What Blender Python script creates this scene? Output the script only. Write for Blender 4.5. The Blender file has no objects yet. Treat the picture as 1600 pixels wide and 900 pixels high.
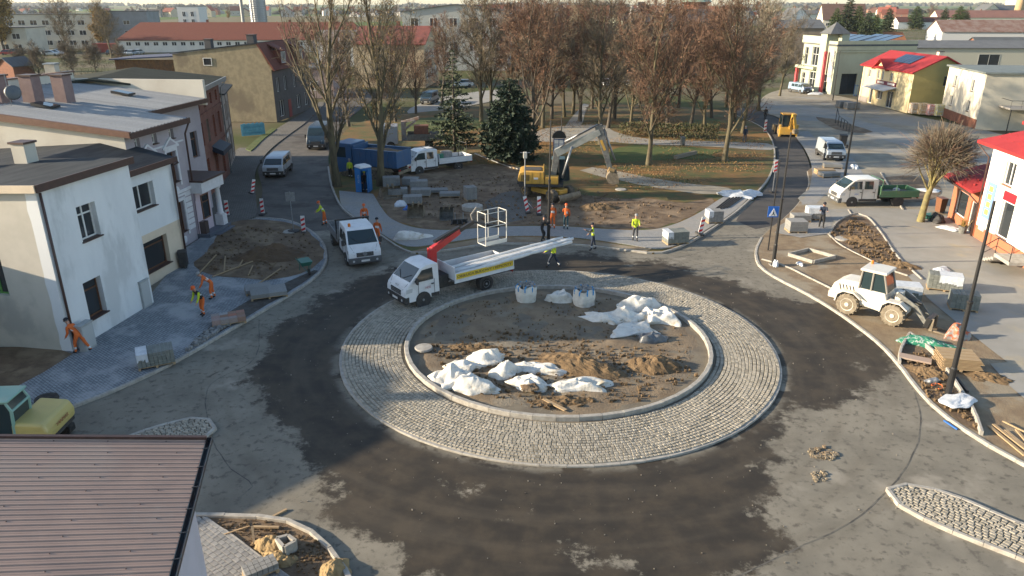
import bpy, bmesh, math, random
from mathutils import Vector, Matrix, noise
from mathutils.geometry import tessellate_polygon

R = math.radians
SC = bpy.context.scene
COL = SC.collection

# ---------------------------------------------------------------- camera, sky, sun, exposure
CAM_H, FOC = 15.0, 1146.0                      # metres above the road; focal length in photo pixels (1600 wide)
PITCH = math.atan(440 / FOC)
cam_d = bpy.data.cameras.new('camera')
cam_d.sensor_width = 36.0
cam_d.lens = 36.0 * FOC / 1600.0
cam_d.clip_start = 0.5
cam_d.clip_end = 30000
cam = bpy.data.objects.new('camera', cam_d)
COL.objects.link(cam)
cam.location = (0, 0, CAM_H)
cam.rotation_euler = (R(90) - PITCH, 0, 0)
SC.camera = cam

SUN_EL, SUN_AZ = 16.0, 87.0                    # light travels towards azimuth 87 deg (clockwise from +Y), so the sun stands at 267
w = bpy.data.worlds.new('World')
SC.world = w
w.use_nodes = True
nt = w.node_tree
sky = nt.nodes.new('ShaderNodeTexSky')
sky.sky_type = 'NISHITA'
sky.sun_disc = False
sky.sun_elevation = R(SUN_EL)
sky.sun_rotation = R(SUN_AZ + 180)
sky.altitude = 100
sky.air_density = 1.0
sky.dust_density = 0.8
sky.ozone_density = 1.0
bg = nt.nodes['Background']
bg.inputs['Strength'].default_value = 0.12
nt.links.new(sky.outputs[0], bg.inputs[0])

sun_d = bpy.data.lights.new('sun', 'SUN')
sun_d.energy = 5.0
sun_d.angle = R(0.6)
sun_d.color = (1.0, 0.84, 0.62)
sun = bpy.data.objects.new('sun', sun_d)
COL.objects.link(sun)
ldir = Vector((math.sin(R(SUN_AZ)) * math.cos(R(SUN_EL)), math.cos(R(SUN_AZ)) * math.cos(R(SUN_EL)), -math.sin(R(SUN_EL))))
sun.rotation_euler = ldir.to_track_quat('-Z', 'Y').to_euler()

SC.view_settings.view_transform = 'Standard'
SC.view_settings.look = 'None'
SC.view_settings.gamma = 1.0
SC.view_settings.use_curve_mapping = False
SC.view_settings.exposure = 1.36

# ---------------------------------------------------------------- layout and mesh helpers
CP, SP = math.cos(PITCH), math.sin(PITCH)
def G(px, py, z=0.0):
    """place on the level z that was measured at photo position px, py"""
    v, u = py - 450.0, px - 800.0
    t = (CAM_H - z) / (FOC * SP + v * CP)
    return Vector((u * t, (FOC * CP - v * SP) * t, z))

def H(px, py, ty):
    """height of something that stands at px, py and reaches up to ty"""
    v = ty - 450.0
    return CAM_H - G(px, py).y * (FOC * SP + v * CP) / (FOC * CP - v * SP)

def smooth_line(pts, step=0.6, closed=False):
    """Catmull-Rom through 2-D points, resampled"""
    P = [Vector((p[0], p[1])) for p in pts]
    n = len(P)
    out = []
    rng = range(n) if closed else range(n - 1)
    for i in rng:
        p1, p2 = P[i], P[(i + 1) % n]
        p0 = P[(i - 1) % n] if (closed or i > 0) else p1 * 2 - p2
        p3 = P[(i + 2) % n] if (closed or i + 2 < n) else p2 * 2 - p1
        k = max(1, int((p2 - p1).length / step))
        for j in range(k):
            t = j / k
            out.append(0.5 * ((2 * p1) + (p2 - p0) * t + (2 * p0 - 5 * p1 + 4 * p2 - p3) * t * t + (3 * p1 - p0 - 3 * p2 + p3) * t ** 3))
    if not closed:
        out.append(P[-1])
    return out

def gp(*px):
    return [G(*p).to_2d() for p in px]

class MB:
    """collects faces; build() links them as one mesh object"""
    def __init__(s):
        s.v, s.f, s.m, s.cur = [], [], [], 0
    def slot(s, i):
        s.cur = i
        return s
    def face(s, pts):
        b = len(s.v)
        s.v += [tuple(p) for p in pts]
        s.f.append(tuple(range(b, b + len(pts))))
        s.m.append(s.cur)
        return s
    def raw(s, vs, fs):
        b = len(s.v)
        s.v += [tuple(p) for p in vs]
        for f in fs:
            s.f.append(tuple(i + b for i in f))
            s.m.append(s.cur)
        return s
    def hexa(s, q):
        """8 corners: bottom ring of four, top ring of four"""
        return s.raw(q, [(3, 2, 1, 0), (4, 5, 6, 7), (0, 1, 5, 4), (1, 2, 6, 5), (2, 3, 7, 6), (3, 0, 4, 7)])
    def box(s, x0, y0, z0, x1, y1, z1):
        return s.hexa([(x0, y0, z0), (x1, y0, z0), (x1, y1, z0), (x0, y1, z0), (x0, y0, z1), (x1, y0, z1), (x1, y1, z1), (x0, y1, z1)])
    def obox(s, c, sx, sy, sz, rz=0, tilt=None):
        """box of a size about a centre, turned"""
        m = Matrix.Rotation(rz, 3, 'Z')
        if tilt:
            m = m @ Matrix.Rotation(tilt[0], 3, 'X') @ Matrix.Rotation(tilt[1], 3, 'Y')
        c = Vector(c)
        a, b, d = sx / 2, sy / 2, sz / 2
        return s.hexa([c + m @ Vector(p) for p in ((-a, -b, -d), (a, -b, -d), (a, b, -d), (-a, b, -d), (-a, -b, d), (a, -b, d), (a, b, d), (-a, b, d))])
    def prism(s, poly, z0, z1, caps=True):
        n = len(poly)
        vs = [(p[0], p[1], z0) for p in poly] + [(p[0], p[1], z1) for p in poly]
        fs = [(i, (i + 1) % n, n + (i + 1) % n, n + i) for i in range(n)]
        if caps:
            fs += [tuple(reversed(range(n))), tuple(range(n, 2 * n))]
        return s.raw(vs, fs)
    def slab_xz(s, poly, y0, y1, dy=None):
        """side outline (x,z) pushed from y0 to y1; dy(z) pulls both sides in"""
        n = len(poly)
        g = dy or (lambda z: 0.0)
        vs = [(x, y0 + g(z), z) for x, z in poly] + [(x, y1 - g(z), z) for x, z in poly]
        fs = [(i, (i + 1) % n, n + (i + 1) % n, n + i) for i in range(n)]
        fs += [tuple(reversed(range(n))), tuple(range(n, 2 * n))]
        return s.raw(vs, fs)
    def tube(s, pts, r, n=6, caps=True):
        """tube through points; r is a radius or one per point"""
        P = [Vector(p) for p in pts]
        k = len(P)
        rr = r if isinstance(r, (list, tuple)) else [r] * k
        b = len(s.v)
        up = None
        for i in range(k):
            d = (P[min(i + 1, k - 1)] - P[max(i - 1, 0)])
            d = d.normalized() if d.length > 1e-9 else Vector((0, 0, 1))
            if up is None:
                up = Vector((0, 0, 1)) if abs(d.z) < 0.9 else Vector((1, 0, 0))
            a = d.cross(up).normalized()
            c = a.cross(d).normalized()
            up = c
            for j in range(n):
                t = 2 * math.pi * j / n
                s.v.append(tuple(P[i] + (a * math.cos(t) + c * math.sin(t)) * rr[i]))
        for i in range(k - 1):
            for j in range(n):
                q = b + i * n
                s.f.append((q + j, q + (j + 1) % n, q + n + (j + 1) % n, q + n + j))
                s.m.append(s.cur)
        if caps:
            s.f.append(tuple(b + j for j in reversed(range(n))))
            s.f.append(tuple(b + (k - 1) * n + j for j in range(n)))
            s.m += [s.cur, s.cur]
        return s
    def lathe(s, prof, c=(0, 0, 0), n=16, axis='z'):
        """profile of (radius, height) turned about an axis through c"""
        b = len(s.v)
        c = Vector(c)
        for r, h in prof:
            for j in range(n):
                t = 2 * math.pi * j / n
                p = (r * math.cos(t), r * math.sin(t), h)
                if axis == 'y':
                    p = (p[0], p[2], p[1])
                elif axis == 'x':
                    p = (p[2], p[0], p[1])
                s.v.append(tuple(c + Vector(p)))
        for i in range(len(prof) - 1):
            for j in range(n):
                q = b + i * n
                s.f.append((q + j, q + (j + 1) % n, q + n + (j + 1) % n, q + n + j))
                s.m.append(s.cur)
        s.f.append(tuple(b + j for j in reversed(range(n))))
        s.f.append(tuple(b + (len(prof) - 1) * n + j for j in range(n)))
        s.m += [s.cur, s.cur]
        return s
    def mesh(s, name, mats, smooth=False, fix=True):
        me = bpy.data.meshes.new(name)
        me.from_pydata(s.v, [], s.f)
        for m in (mats if isinstance(mats, (list, tuple)) else [mats]):
            me.materials.append(m)
        if s.m and max(s.m) > 0:
            me.polygons.foreach_set('material_index', s.m)
        if fix:
            bm = bmesh.new()
            bm.from_mesh(me)
            bmesh.ops.recalc_face_normals(bm, faces=bm.faces)
            bm.to_mesh(me)
            bm.free()
        if smooth:
            me.polygons.foreach_set('use_smooth', [True] * len(me.polygons))
        me.update()
        return me
    def build(s, name, mats, parent=None, smooth=False, bevel=0, seg=2, fix=True):
        return link(name, s.mesh(name, mats, smooth or bevel > 0, fix), parent, bevel=bevel, seg=seg)

def link(name, me, parent=None, loc=None, rot=None, bevel=0, seg=2):
    o = bpy.data.objects.new(name, me)
    COL.objects.link(o)
    if parent:
        o.parent = parent
    if loc is not None:
        o.location = loc
    if rot is not None:
        o.rotation_euler = rot
    if bevel:
        md = o.modifiers.new('bevel', 'BEVEL')
        md.width = bevel
        md.segments = seg
        md.limit_method = 'ANGLE'
        md.angle_limit = R(28)
        md.harden_normals = True
    return o

def tag(o, label=None, cat=None, group=None, kind=None):
    if label: o['label'] = label
    if cat: o['category'] = cat
    if group: o['group'] = group
    if kind: o['kind'] = kind
    return o

def thing(name, label, cat, loc=(0, 0, 0), rz=0.0, group=None):
    o = bpy.data.objects.new(name, None)
    o.empty_display_size = 0.2
    COL.objects.link(o)
    o.location = loc
    o.rotation_euler = (0, 0, rz)
    return tag(o, label, cat, group)

def copy_tree(o, parent=None):
    c = o.copy()
    COL.objects.link(c)
    c.parent = parent
    for ch in o.children:
        copy_tree(ch, c)
    return c

def fbm(x, y, z=0.0, o=4):
    return noise.fractal(Vector((x, y, z)), 1.0, 2.0, o)

# ---------------------------------------------------------------- materials
MATS = {}
def M(name, c1, c2=None, scale=3.0, rough=0.85, bump=0.0, bscale=30.0, metal=0.0, spec=0.35, detail=6.0, lo=0.35, hi=0.65, stretch=None, c3=None, s3=0.6, lo3=0.5, hi3=0.62, coat=0.0):
    """two colours by noise, a third in larger patches, fine relief"""
    if name in MATS:
        return MATS[name]
    m = bpy.data.materials.new(name)
    m.use_nodes = True
    MATS[name] = m
    n, l = m.node_tree.nodes, m.node_tree.links
    b = n['Principled BSDF']
    b.inputs['Roughness'].default_value = rough
    b.inputs['Metallic'].default_value = metal
    b.inputs['Specular IOR Level'].default_value = spec
    b.inputs['Coat Weight'].default_value = coat
    b.inputs['Base Color'].default_value = (*c1, 1)
    if c2 is None and not bump:
        return m
    tc = n.new('ShaderNodeTexCoord')
    src = tc.outputs['Object']
    if stretch:
        mp = n.new('ShaderNodeMapping')
        mp.inputs['Scale'].default_value = stretch
        l.new(src, mp.inputs[0])
        src = mp.outputs[0]
    col = None
    def nz(sc, det=detail, out='Fac'):
        q = n.new('ShaderNodeTexNoise')
        q.inputs['Scale'].default_value = sc
        q.inputs['Detail'].default_value = det
        q.inputs['Roughness'].default_value = 0.62
        l.new(src, q.inputs['Vector'])
        return q.outputs[out]
    def step(fac, a, c):
        q = n.new('ShaderNodeMapRange')
        q.interpolation_type = 'SMOOTHSTEP'
        q.inputs['From Min'].default_value = a
        q.inputs['From Max'].default_value = c
        l.new(fac, q.inputs['Value'])
        return q.outputs['Result']
    def mix(fac, a, c):
        q = n.new('ShaderNodeMix')
        q.data_type = 'RGBA'
        l.new(fac, q.inputs[0])
        for v, i in ((a, 6), (c, 7)):
            if isinstance(v, tuple):
                q.inputs[i].default_value = (*v, 1)
            else:
                l.new(v, q.inputs[i])
        return q.outputs[2]
    if c2 is not None:
        col = mix(step(nz(scale), lo, hi), c1, c2)
    if c3 is not None:
        col = mix(step(nz(s3), lo3, hi3), col, c3)
    if col is not None:
        l.new(col, b.inputs['Base Color'])
    if bump:
        bp = n.new('ShaderNodeBump')
        bp.inputs['Strength'].default_value = min(1.0, bump)
        bp.inputs['Distance'].default_value = 0.02 * max(1.0, bump)
        l.new(nz(bscale, 4.0), bp.inputs['Height'])
        l.new(bp.outputs[0], b.inputs['Normal'])
    return m

def paint(name, c, rough=0.35, metal=0.0, dirt=0.25, coat=0.3):
    """vehicle paint with road dust"""
    d = tuple(x * (1 - dirt) + y * dirt for x, y in zip(c, (0.16, 0.13, 0.10)))
    return M(name, c, d, scale=2.2, rough=rough, metal=metal, spec=0.5, lo=0.42, hi=0.75, coat=coat)

def M_brick(name, c1, c2, mortar, bw, bh, gap=0.008, rough=0.9, rot=0.0, bump=0.6, offset=0.5, var=(0.1, 0.1, 0.1), vs=0.5, spec=0.3):
    """laid blocks too small to pick apart: colour and joints"""
    if name in MATS:
        return MATS[name]
    m = bpy.data.materials.new(name)
    m.use_nodes = True
    MATS[name] = m
    n, l = m.node_tree.nodes, m.node_tree.links
    b = n['Principled BSDF']
    b.inputs['Roughness'].default_value = rough
    b.inputs['Specular IOR Level'].default_value = spec
    tc = n.new('ShaderNodeTexCoord')
    mp = n.new('ShaderNodeMapping')
    mp.inputs['Rotation'].default_value = (0, 0, rot) if not isinstance(rot, tuple) else rot
    l.new(tc.outputs['Object'], mp.inputs[0])
    bt = n.new('ShaderNodeTexBrick')
    bt.offset = offset
    bt.inputs['Scale'].default_value = 1.0
    bt.inputs['Color1'].default_value = (*c1, 1)
    bt.inputs['Color2'].default_value = (*c2, 1)
    bt.inputs['Mortar'].default_value = (*mortar, 1)
    bt.inputs['Brick Width'].default_value = bw
    bt.inputs['Row Height'].default_value = bh
    bt.inputs['Mortar Size'].default_value = gap
    l.new(mp.outputs[0], bt.inputs['Vector'])
    nz = n.new('ShaderNodeTexNoise')
    nz.inputs['Scale'].default_value = vs
    nz.inputs['Detail'].default_value = 7
    nz.inputs['Roughness'].default_value = 0.65
    l.new(mp.outputs[0], nz.inputs['Vector'])
    mr = n.new('ShaderNodeMapRange')
    mr.interpolation_type = 'SMOOTHSTEP'
    mr.inputs['From Min'].default_value = 0.45
    mr.inputs['From Max'].default_value = 0.65
    l.new(nz.outputs['Fac'], mr.inputs['Value'])
    mx = n.new('ShaderNodeMix')
    mx.data_type = 'RGBA'
    l.new(mr.outputs[0], mx.inputs[0])
    l.new(bt.outputs['Color'], mx.inputs[6])
    mx.inputs[7].default_value = (*var, 1)
    l.new(mx.outputs[2], b.inputs['Base Color'])
    if bump:
        bp = n.new('ShaderNodeBump')
        bp.inputs['Strength'].default_value = bump
        bp.inputs['Distance'].default_value = 0.01
        bp.invert = True
        l.new(bt.outputs['Fac'], bp.inputs['Height'])
        l.new(bp.outputs[0], b.inputs['Normal'])
    return m

def M_stone(name, ca, cb, cc, rough=0.8):
    """one shade for each stone"""
    if name in MATS:
        return MATS[name]
    m = bpy.data.materials.new(name)
    m.use_nodes = True
    MATS[name] = m
    n, l = m.node_tree.nodes, m.node_tree.links
    b = n['Principled BSDF']
    b.inputs['Roughness'].default_value = rough
    ge = n.new('ShaderNodeNewGeometry')
    oi = n.new('ShaderNodeObjectInfo')
    ad = n.new('ShaderNodeMath')
    ad.operation = 'ADD'
    l.new(ge.outputs['Random Per Island'], ad.inputs[0])
    l.new(oi.outputs['Random'], ad.inputs[1])
    fr = n.new('ShaderNodeMath')
    fr.operation = 'FRACT'
    l.new(ad.outputs[0], fr.inputs[0])
    cr = n.new('ShaderNodeValToRGB')
    e = cr.color_ramp.elements
    e[0].color = (*ca, 1)
    e[1].color = (*cc, 1)
    q = e.new(0.5)
    q.color = (*cb, 1)
    l.new(fr.outputs[0], cr.inputs[0])
    tc = n.new('ShaderNodeTexCoord')
    nz = n.new('ShaderNodeTexNoise')
    nz.inputs['Scale'].default_value = 14
    nz.inputs['Detail'].default_value = 5
    l.new(tc.outputs['Object'], nz.inputs['Vector'])
    mx = n.new('ShaderNodeMix')
    mx.data_type = 'RGBA'
    mx.blend_type = 'MULTIPLY'
    mx.inputs[0].default_value = 0.5
    l.new(cr.outputs[0], mx.inputs[6])
    l.new(nz.outputs['Fac'], mx.inputs[7])
    l.new(mx.outputs[2], b.inputs['Base Color'])
    bp = n.new('ShaderNodeBump')
    bp.inputs['Strength'].default_value = 0.5
    bp.inputs['Distance'].default_value = 0.01
    l.new(nz.outputs['Fac'], bp.inputs['Height'])
    l.new(bp.outputs[0], b.inputs['Normal'])
    return m

GLASS = M('window_glass', (0.025, 0.03, 0.035), rough=0.06, spec=0.6)
CARGLASS = M('vehicle_glass', (0.02, 0.035, 0.04), rough=0.05, spec=0.6)
CONC = M('kerb_concrete', (0.36, 0.34, 0.30), (0.27, 0.25, 0.22), scale=4, bump=0.3, bscale=60)
SOIL = M('soil', (0.105, 0.070, 0.043), (0.165, 0.115, 0.070), scale=1.6, bump=2.0, bscale=9, c3=(0.215, 0.155, 0.098), s3=0.5)
SAND = M('sandy_soil', (0.235, 0.178, 0.11), (0.175, 0.125, 0.078), scale=1.1, bump=1.2, bscale=14, c3=(0.25, 0.21, 0.15), s3=0.35)
BLACKM = M('black_metal', (0.014, 0.014, 0.015), rough=0.45, spec=0.5)
STEEL = M('galvanised_steel', (0.30, 0.31, 0.32), (0.22, 0.23, 0.24), scale=8, rough=0.5, metal=0.6)
RUBBER = M('tyre_rubber', (0.018, 0.018, 0.018), (0.05, 0.045, 0.04), scale=5, rough=0.9)
# ================================================================ THE SETTING
CX, CY = 2.15, 31.75          # middle of the roundabout

def sheet(name, poly, z, mat, skirt=0.0, jit=0.0, kind='structure', seed=0):
    """flat ground layer; skirt lets its edge run down into the ground"""
    rnd = random.Random(seed)
    P = []
    for p in poly:
        q = Vector((p[0], p[1]))
        if jit:
            q += Vector((fbm(q.x * 0.9, q.y * 0.9, seed), fbm(q.x * 0.9, q.y * 0.9, seed + 9))) * jit
        P.append(q)
    mb = MB()
    tris = tessellate_polygon([[Vector((p.x, p.y, 0)) for p in P]])
    mb.raw([(p.x, p.y, z) for p in P], tris)
    if skirt:
        n = len(P)
        mb.raw([(p.x, p.y, z) for p in P] + [(p.x, p.y, z - skirt) for p in P], [(i, n + i, n + (i + 1) % n, (i + 1) % n) for i in range(n)])
    o = mb.build(name, mat, fix=False)
    me = o.data
    for pl in me.polygons:
        if abs(pl.normal.z) > 0.9 and pl.normal.z < 0:
            pl.flip()
    me.update()
    return tag(o, kind=kind)

def area(name, px, z, mat, skirt=0.0, jit=0.0, step=0.8, seed=0, curved=True, kind='structure'):
    pts = gp(*px)
    return sheet(name, smooth_line(pts, step, True) if curved else pts, z, mat, skirt, jit, kind, seed)

def kerb(pts, top=0.13, width=0.16, stone=1.0, mat=None, closed=False, name='kerb', z0=-0.12, line=None, wob=0.006):
    """a run of kerb stones, each its own piece"""
    root = tag(thing(name, None, None), kind='structure')
    L = line or smooth_line(pts, 0.12, closed)
    if closed:
        L = L + [L[0]]
    cum = [0.0]
    for a, b in zip(L, L[1:]):
        cum.append(cum[-1] + (b - a).length)
    n = max(1, round(cum[-1] / stone))
    def at(s):
        s = min(max(s, 0), cum[-1])
        import bisect
        i = min(max(bisect.bisect_right(cum, s) - 1, 0), len(L) - 2)
        d = L[i + 1] - L[i]
        t = (s - cum[i]) / max(1e-9, cum[i + 1] - cum[i])
        d = d.normalized() if d.length > 1e-9 else Vector((1, 0))
        return L[i] + (L[i + 1] - L[i]) * t, Vector((-d.y, d.x))
    rnd = random.Random(int(cum[-1] * 100))
    for i in range(n):
        s0, s1 = cum[-1] * i / n + 0.006, cum[-1] * (i + 1) / n - 0.006
        j = rnd.uniform(-wob, wob)
        off = rnd.uniform(-wob, wob)
        hw, c = width / 2, 0.018
        rings = []
        for s in (s0, s1):
            p, nn = at(s)
            p = p + nn * off
            prof = [(-hw, z0), (hw, z0), (hw, top - c + j), (hw - c, top + j), (-hw + c, top + j), (-hw, top - c + j)]
            rings.append([(p.x + nn.x * a, p.y + nn.y * a, b) for a, b in prof])
        mb = MB()
        mb.raw(rings[0] + rings[1], [(k, (k + 1) % 6, 6 + (k + 1) % 6, 6 + k) for k in range(6)] + [tuple(range(6)), tuple(range(11, 5, -1))])
        mb.build('kerb_stone', mat or CONC, root)
    return root

def ring(r, n=200, cx=CX, cy=CY, a0=0, a1=2 * math.pi):
    return [Vector((cx + r * math.cos(a0 + (a1 - a0) * i / n), cy + r * math.sin(a0 + (a1 - a0) * i / n))) for i in range(n)]

# ---- asphalt: dry grey where traffic dust lies, dark where washed wet round the roundabout
def asphalt_mat():
    m = bpy.data.materials.new('washed_asphalt')
    m.use_nodes = True
    n, l = m.node_tree.nodes, m.node_tree.links
    b = n['Principled BSDF']
    tc = n.new('ShaderNodeTexCoord')
    def math_(op, a, c=None):
        q = n.new('ShaderNodeMath')
        q.operation = op
        for i, v in enumerate((a, c)):
            if v is None: continue
            if isinstance(v, (int, float)): q.inputs[i].default_value = v
            else: l.new(v, q.inputs[i])
        return q.outputs[0]
    def nz(sc, det=6, rough=0.62, dist=0.0):
        q = n.new('ShaderNodeTexNoise')
        q.inputs['Scale'].default_value = sc
        q.inputs['Detail'].default_value = det
        q.inputs['Roughness'].default_value = rough
        q.inputs['Distortion'].default_value = dist
        l.new(tc.outputs['Object'], q.inputs['Vector'])
        return q.outputs['Fac']
    def mr(v, a, c, o0=0.0, o1=1.0):
        q = n.new('ShaderNodeMapRange')
        q.interpolation_type = 'SMOOTHSTEP'
        q.inputs['From Min'].default_value = a
        q.inputs['From Max'].default_value = c
        q.inputs['To Min'].default_value = o0
        q.inputs['To Max'].default_value = o1
        l.new(v, q.inputs['Value'])
        return q.outputs[0]
    def mix(f, a, c):
        q = n.new('ShaderNodeMix')
        q.data_type = 'RGBA'
        l.new(f, q.inputs[0])
        for v, i in ((a, 6), (c, 7)):
            if isinstance(v, tuple): q.inputs[i].default_value = (*v, 1)
            else: l.new(v, q.inputs[i])
        return q.outputs[2]
    sx = n.new('ShaderNodeSeparateXYZ')
    l.new(tc.outputs['Object'], sx.inputs[0])
    dx = math_('SUBTRACT', sx.outputs[0], CX)
    dy = math_('SUBTRACT', sx.outputs[1], CY)
    rad = math_('SQRT', math_('ADD', math_('MULTIPLY', dx, dx), math_('MULTIPLY', dy, dy)))
    # washed band follows the wheels round the island, ragged outer edge
    ux, uy = math_('DIVIDE', dx, math_('MAXIMUM', rad, 0.1)), math_('DIVIDE', dy, math_('MAXIMUM', rad, 0.1))
    south = math_('ADD', mr(math_('ADD', uy, math_('MULTIPLY', math_('ABSOLUTE', ux), .35)), -0.45, -0.92, 0.0, 2.8), mr(math_('ADD', math_('MULTIPLY', ux, .78), math_('MULTIPLY', uy, -.62)), .84, 1.0, 0.0, -1.9))
    south = math_('ADD', south, mr(ux, .86, 1.0, 0.0, 2.4))
    edge = math_('ADD', math_('SUBTRACT', rad, south), math_('MULTIPLY', math_('SUBTRACT', nz(0.16, 8, 0.66), 0.5), 9.0))
    edge = math_('ADD', edge, math_('MULTIPLY', math_('SUBTRACT', nz(1.1, 9, 0.75), 0.5), 4.2))
    wet = mr(edge, 13.9, 13.2)
    # dry islands inside it
    hole = mr(math_('ADD', nz(0.33, 10, 0.74), math_('MULTIPLY', math_('SUBTRACT', rad, 12.5), 0.014)), 0.60, 0.66)
    wet = math_('MULTIPLY', wet, math_('SUBTRACT', 1.0, hole))
    # dust line against the apron
    dust = math_('MULTIPLY', mr(math_('ADD', rad, math_('MULTIPLY', nz(1.8, 5), 0.7)), 11.05, 10.55), mr(nz(0.7, 4), 0.42, 0.5))
    wet = math_('MULTIPLY', wet, math_('SUBTRACT', 1.0, math_('MULTIPLY', dust, 0.8)))
    # wet spots out on the dry part
    spots = mr(nz(0.45, 6, 0.6, 0.6), 0.69, 0.71)
    wet = math_('MAXIMUM', wet, math_('MULTIPLY', spots, 0.8))
    dry = mix(mr(nz(0.5, 8), 0.3, 0.7), (0.155, 0.142, 0.115), (0.22, 0.20, 0.16))
    dry = mix(mr(nz(3.2, 6), 0.52, 0.66), dry, (0.115, 0.104, 0.086))
    dry = mix(mr(nz(0.23, 5), 0.56, 0.66), dry, (0.27, 0.245, 0.20))
    damp = mix(mr(nz(0.9, 7), 0.35, 0.7), (0.030, 0.0255, 0.020), (0.060, 0.0475, 0.033))
    col = mix(wet, dry, damp)
    # wheel tracks: streaks that run round with the traffic
    av = n.new('ShaderNodeCombineXYZ')
    l.new(math_('MULTIPLY', rad, 1.5), av.inputs[0])
    l.new(math_('MULTIPLY', math_('ARCTAN2', dy, dx), 2.2), av.inputs[1])
    tn = n.new('ShaderNodeTexNoise')
    tn.inputs['Scale'].default_value = 1.0
    tn.inputs['Detail'].default_value = 5
    l.new(av.outputs[0], tn.inputs['Vector'])
    tr = math_('MULTIPLY', mr(tn.outputs['Fac'], 0.42, 0.72), mr(rad, 19, 14, 0.0, 0.32))
    col = mix(tr, col, (0.095, 0.079, 0.058))
    grain = mr(nz(90, 2), 0.3, 0.7, 0.82, 1.12)
    hs = n.new('ShaderNodeMix')
    hs.data_type = 'RGBA'
    hs.blend_type = 'MULTIPLY'
    hs.inputs[0].default_value = 1.0
    l.new(col, hs.inputs[6])
    l.new(grain, hs.inputs[7])
    l.new(hs.outputs[2], b.inputs['Base Color'])
    l.new(mr(wet, 0, 1, 0.95, 0.72), b.inputs['Roughness'])
    b.inputs['Specular IOR Level'].default_value = 0.25
    bp = n.new('ShaderNodeBump')
    bp.inputs['Strength'].default_value = 0.35
    bp.inputs['Distance'].default_value = 0.01
    l.new(nz(45, 4), bp.inputs['Height'])
    l.new(bp.outputs[0], b.inputs['Normal'])
    return m
ASPHALT = asphalt_mat()
FRESH = M('fresh_asphalt', (0.045, 0.043, 0.042), (0.065, 0.06, 0.056), scale=0.8, bump=0.3, bscale=50, rough=0.85)
STREET = M('dirty_street', (0.075, 0.070, 0.064), (0.11, 0.10, 0.088), scale=0.7, bump=0.6, bscale=25, c3=(0.055, 0.048, 0.042), s3=0.3)
PAVER_DARK = M_brick('graphite_pavers', (0.185, 0.205, 0.225), (0.26, 0.28, 0.295), (0.09, 0.097, 0.10), 0.24, 0.12, 0.014, rot=R(38), var=(0.32, 0.33, 0.335), vs=0.55, bump=0.8)
PAVER_GREY = M_brick('grey_pavers', (0.24, 0.24, 0.235), (0.30, 0.295, 0.285), (0.16, 0.155, 0.145), 0.2, 0.1, 0.008, rot=R(12), var=(0.27, 0.25, 0.22), vs=0.3)
PAVER_OLD = M_brick('old_street_setts', (0.13, 0.125, 0.115), (0.17, 0.16, 0.145), (0.08, 0.075, 0.065), 0.22, 0.16, 0.02, rot=R(20), var=(0.10, 0.095, 0.085), vs=0.4, bump=1.0)
PLAZA = M('plaza_slabs', (0.27, 0.26, 0.235), (0.235, 0.225, 0.20), scale=0.5, bump=0.25, bscale=30, c3=(0.30, 0.265, 0.20), s3=0.33, lo3=0.56, hi3=0.68)
GRAVEL = M('pale_gravel', (0.30, 0.265, 0.20), (0.22, 0.19, 0.145), scale=0.5, bump=0.9, bscale=30, c3=(0.25, 0.24, 0.215), s3=0.12)
LAWN = M('leafy_lawn', (0.060, 0.075, 0.022), (0.15, 0.085, 0.030), scale=0.55, bump=1.2, bscale=18, c3=(0.20, 0.105, 0.032), s3=0.16, lo3=0.5, hi3=0.64, detail=9)
GRASS = M('grass', (0.055, 0.085, 0.020), (0.085, 0.095, 0.028), scale=0.9, bump=1.0, bscale=25)

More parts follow.
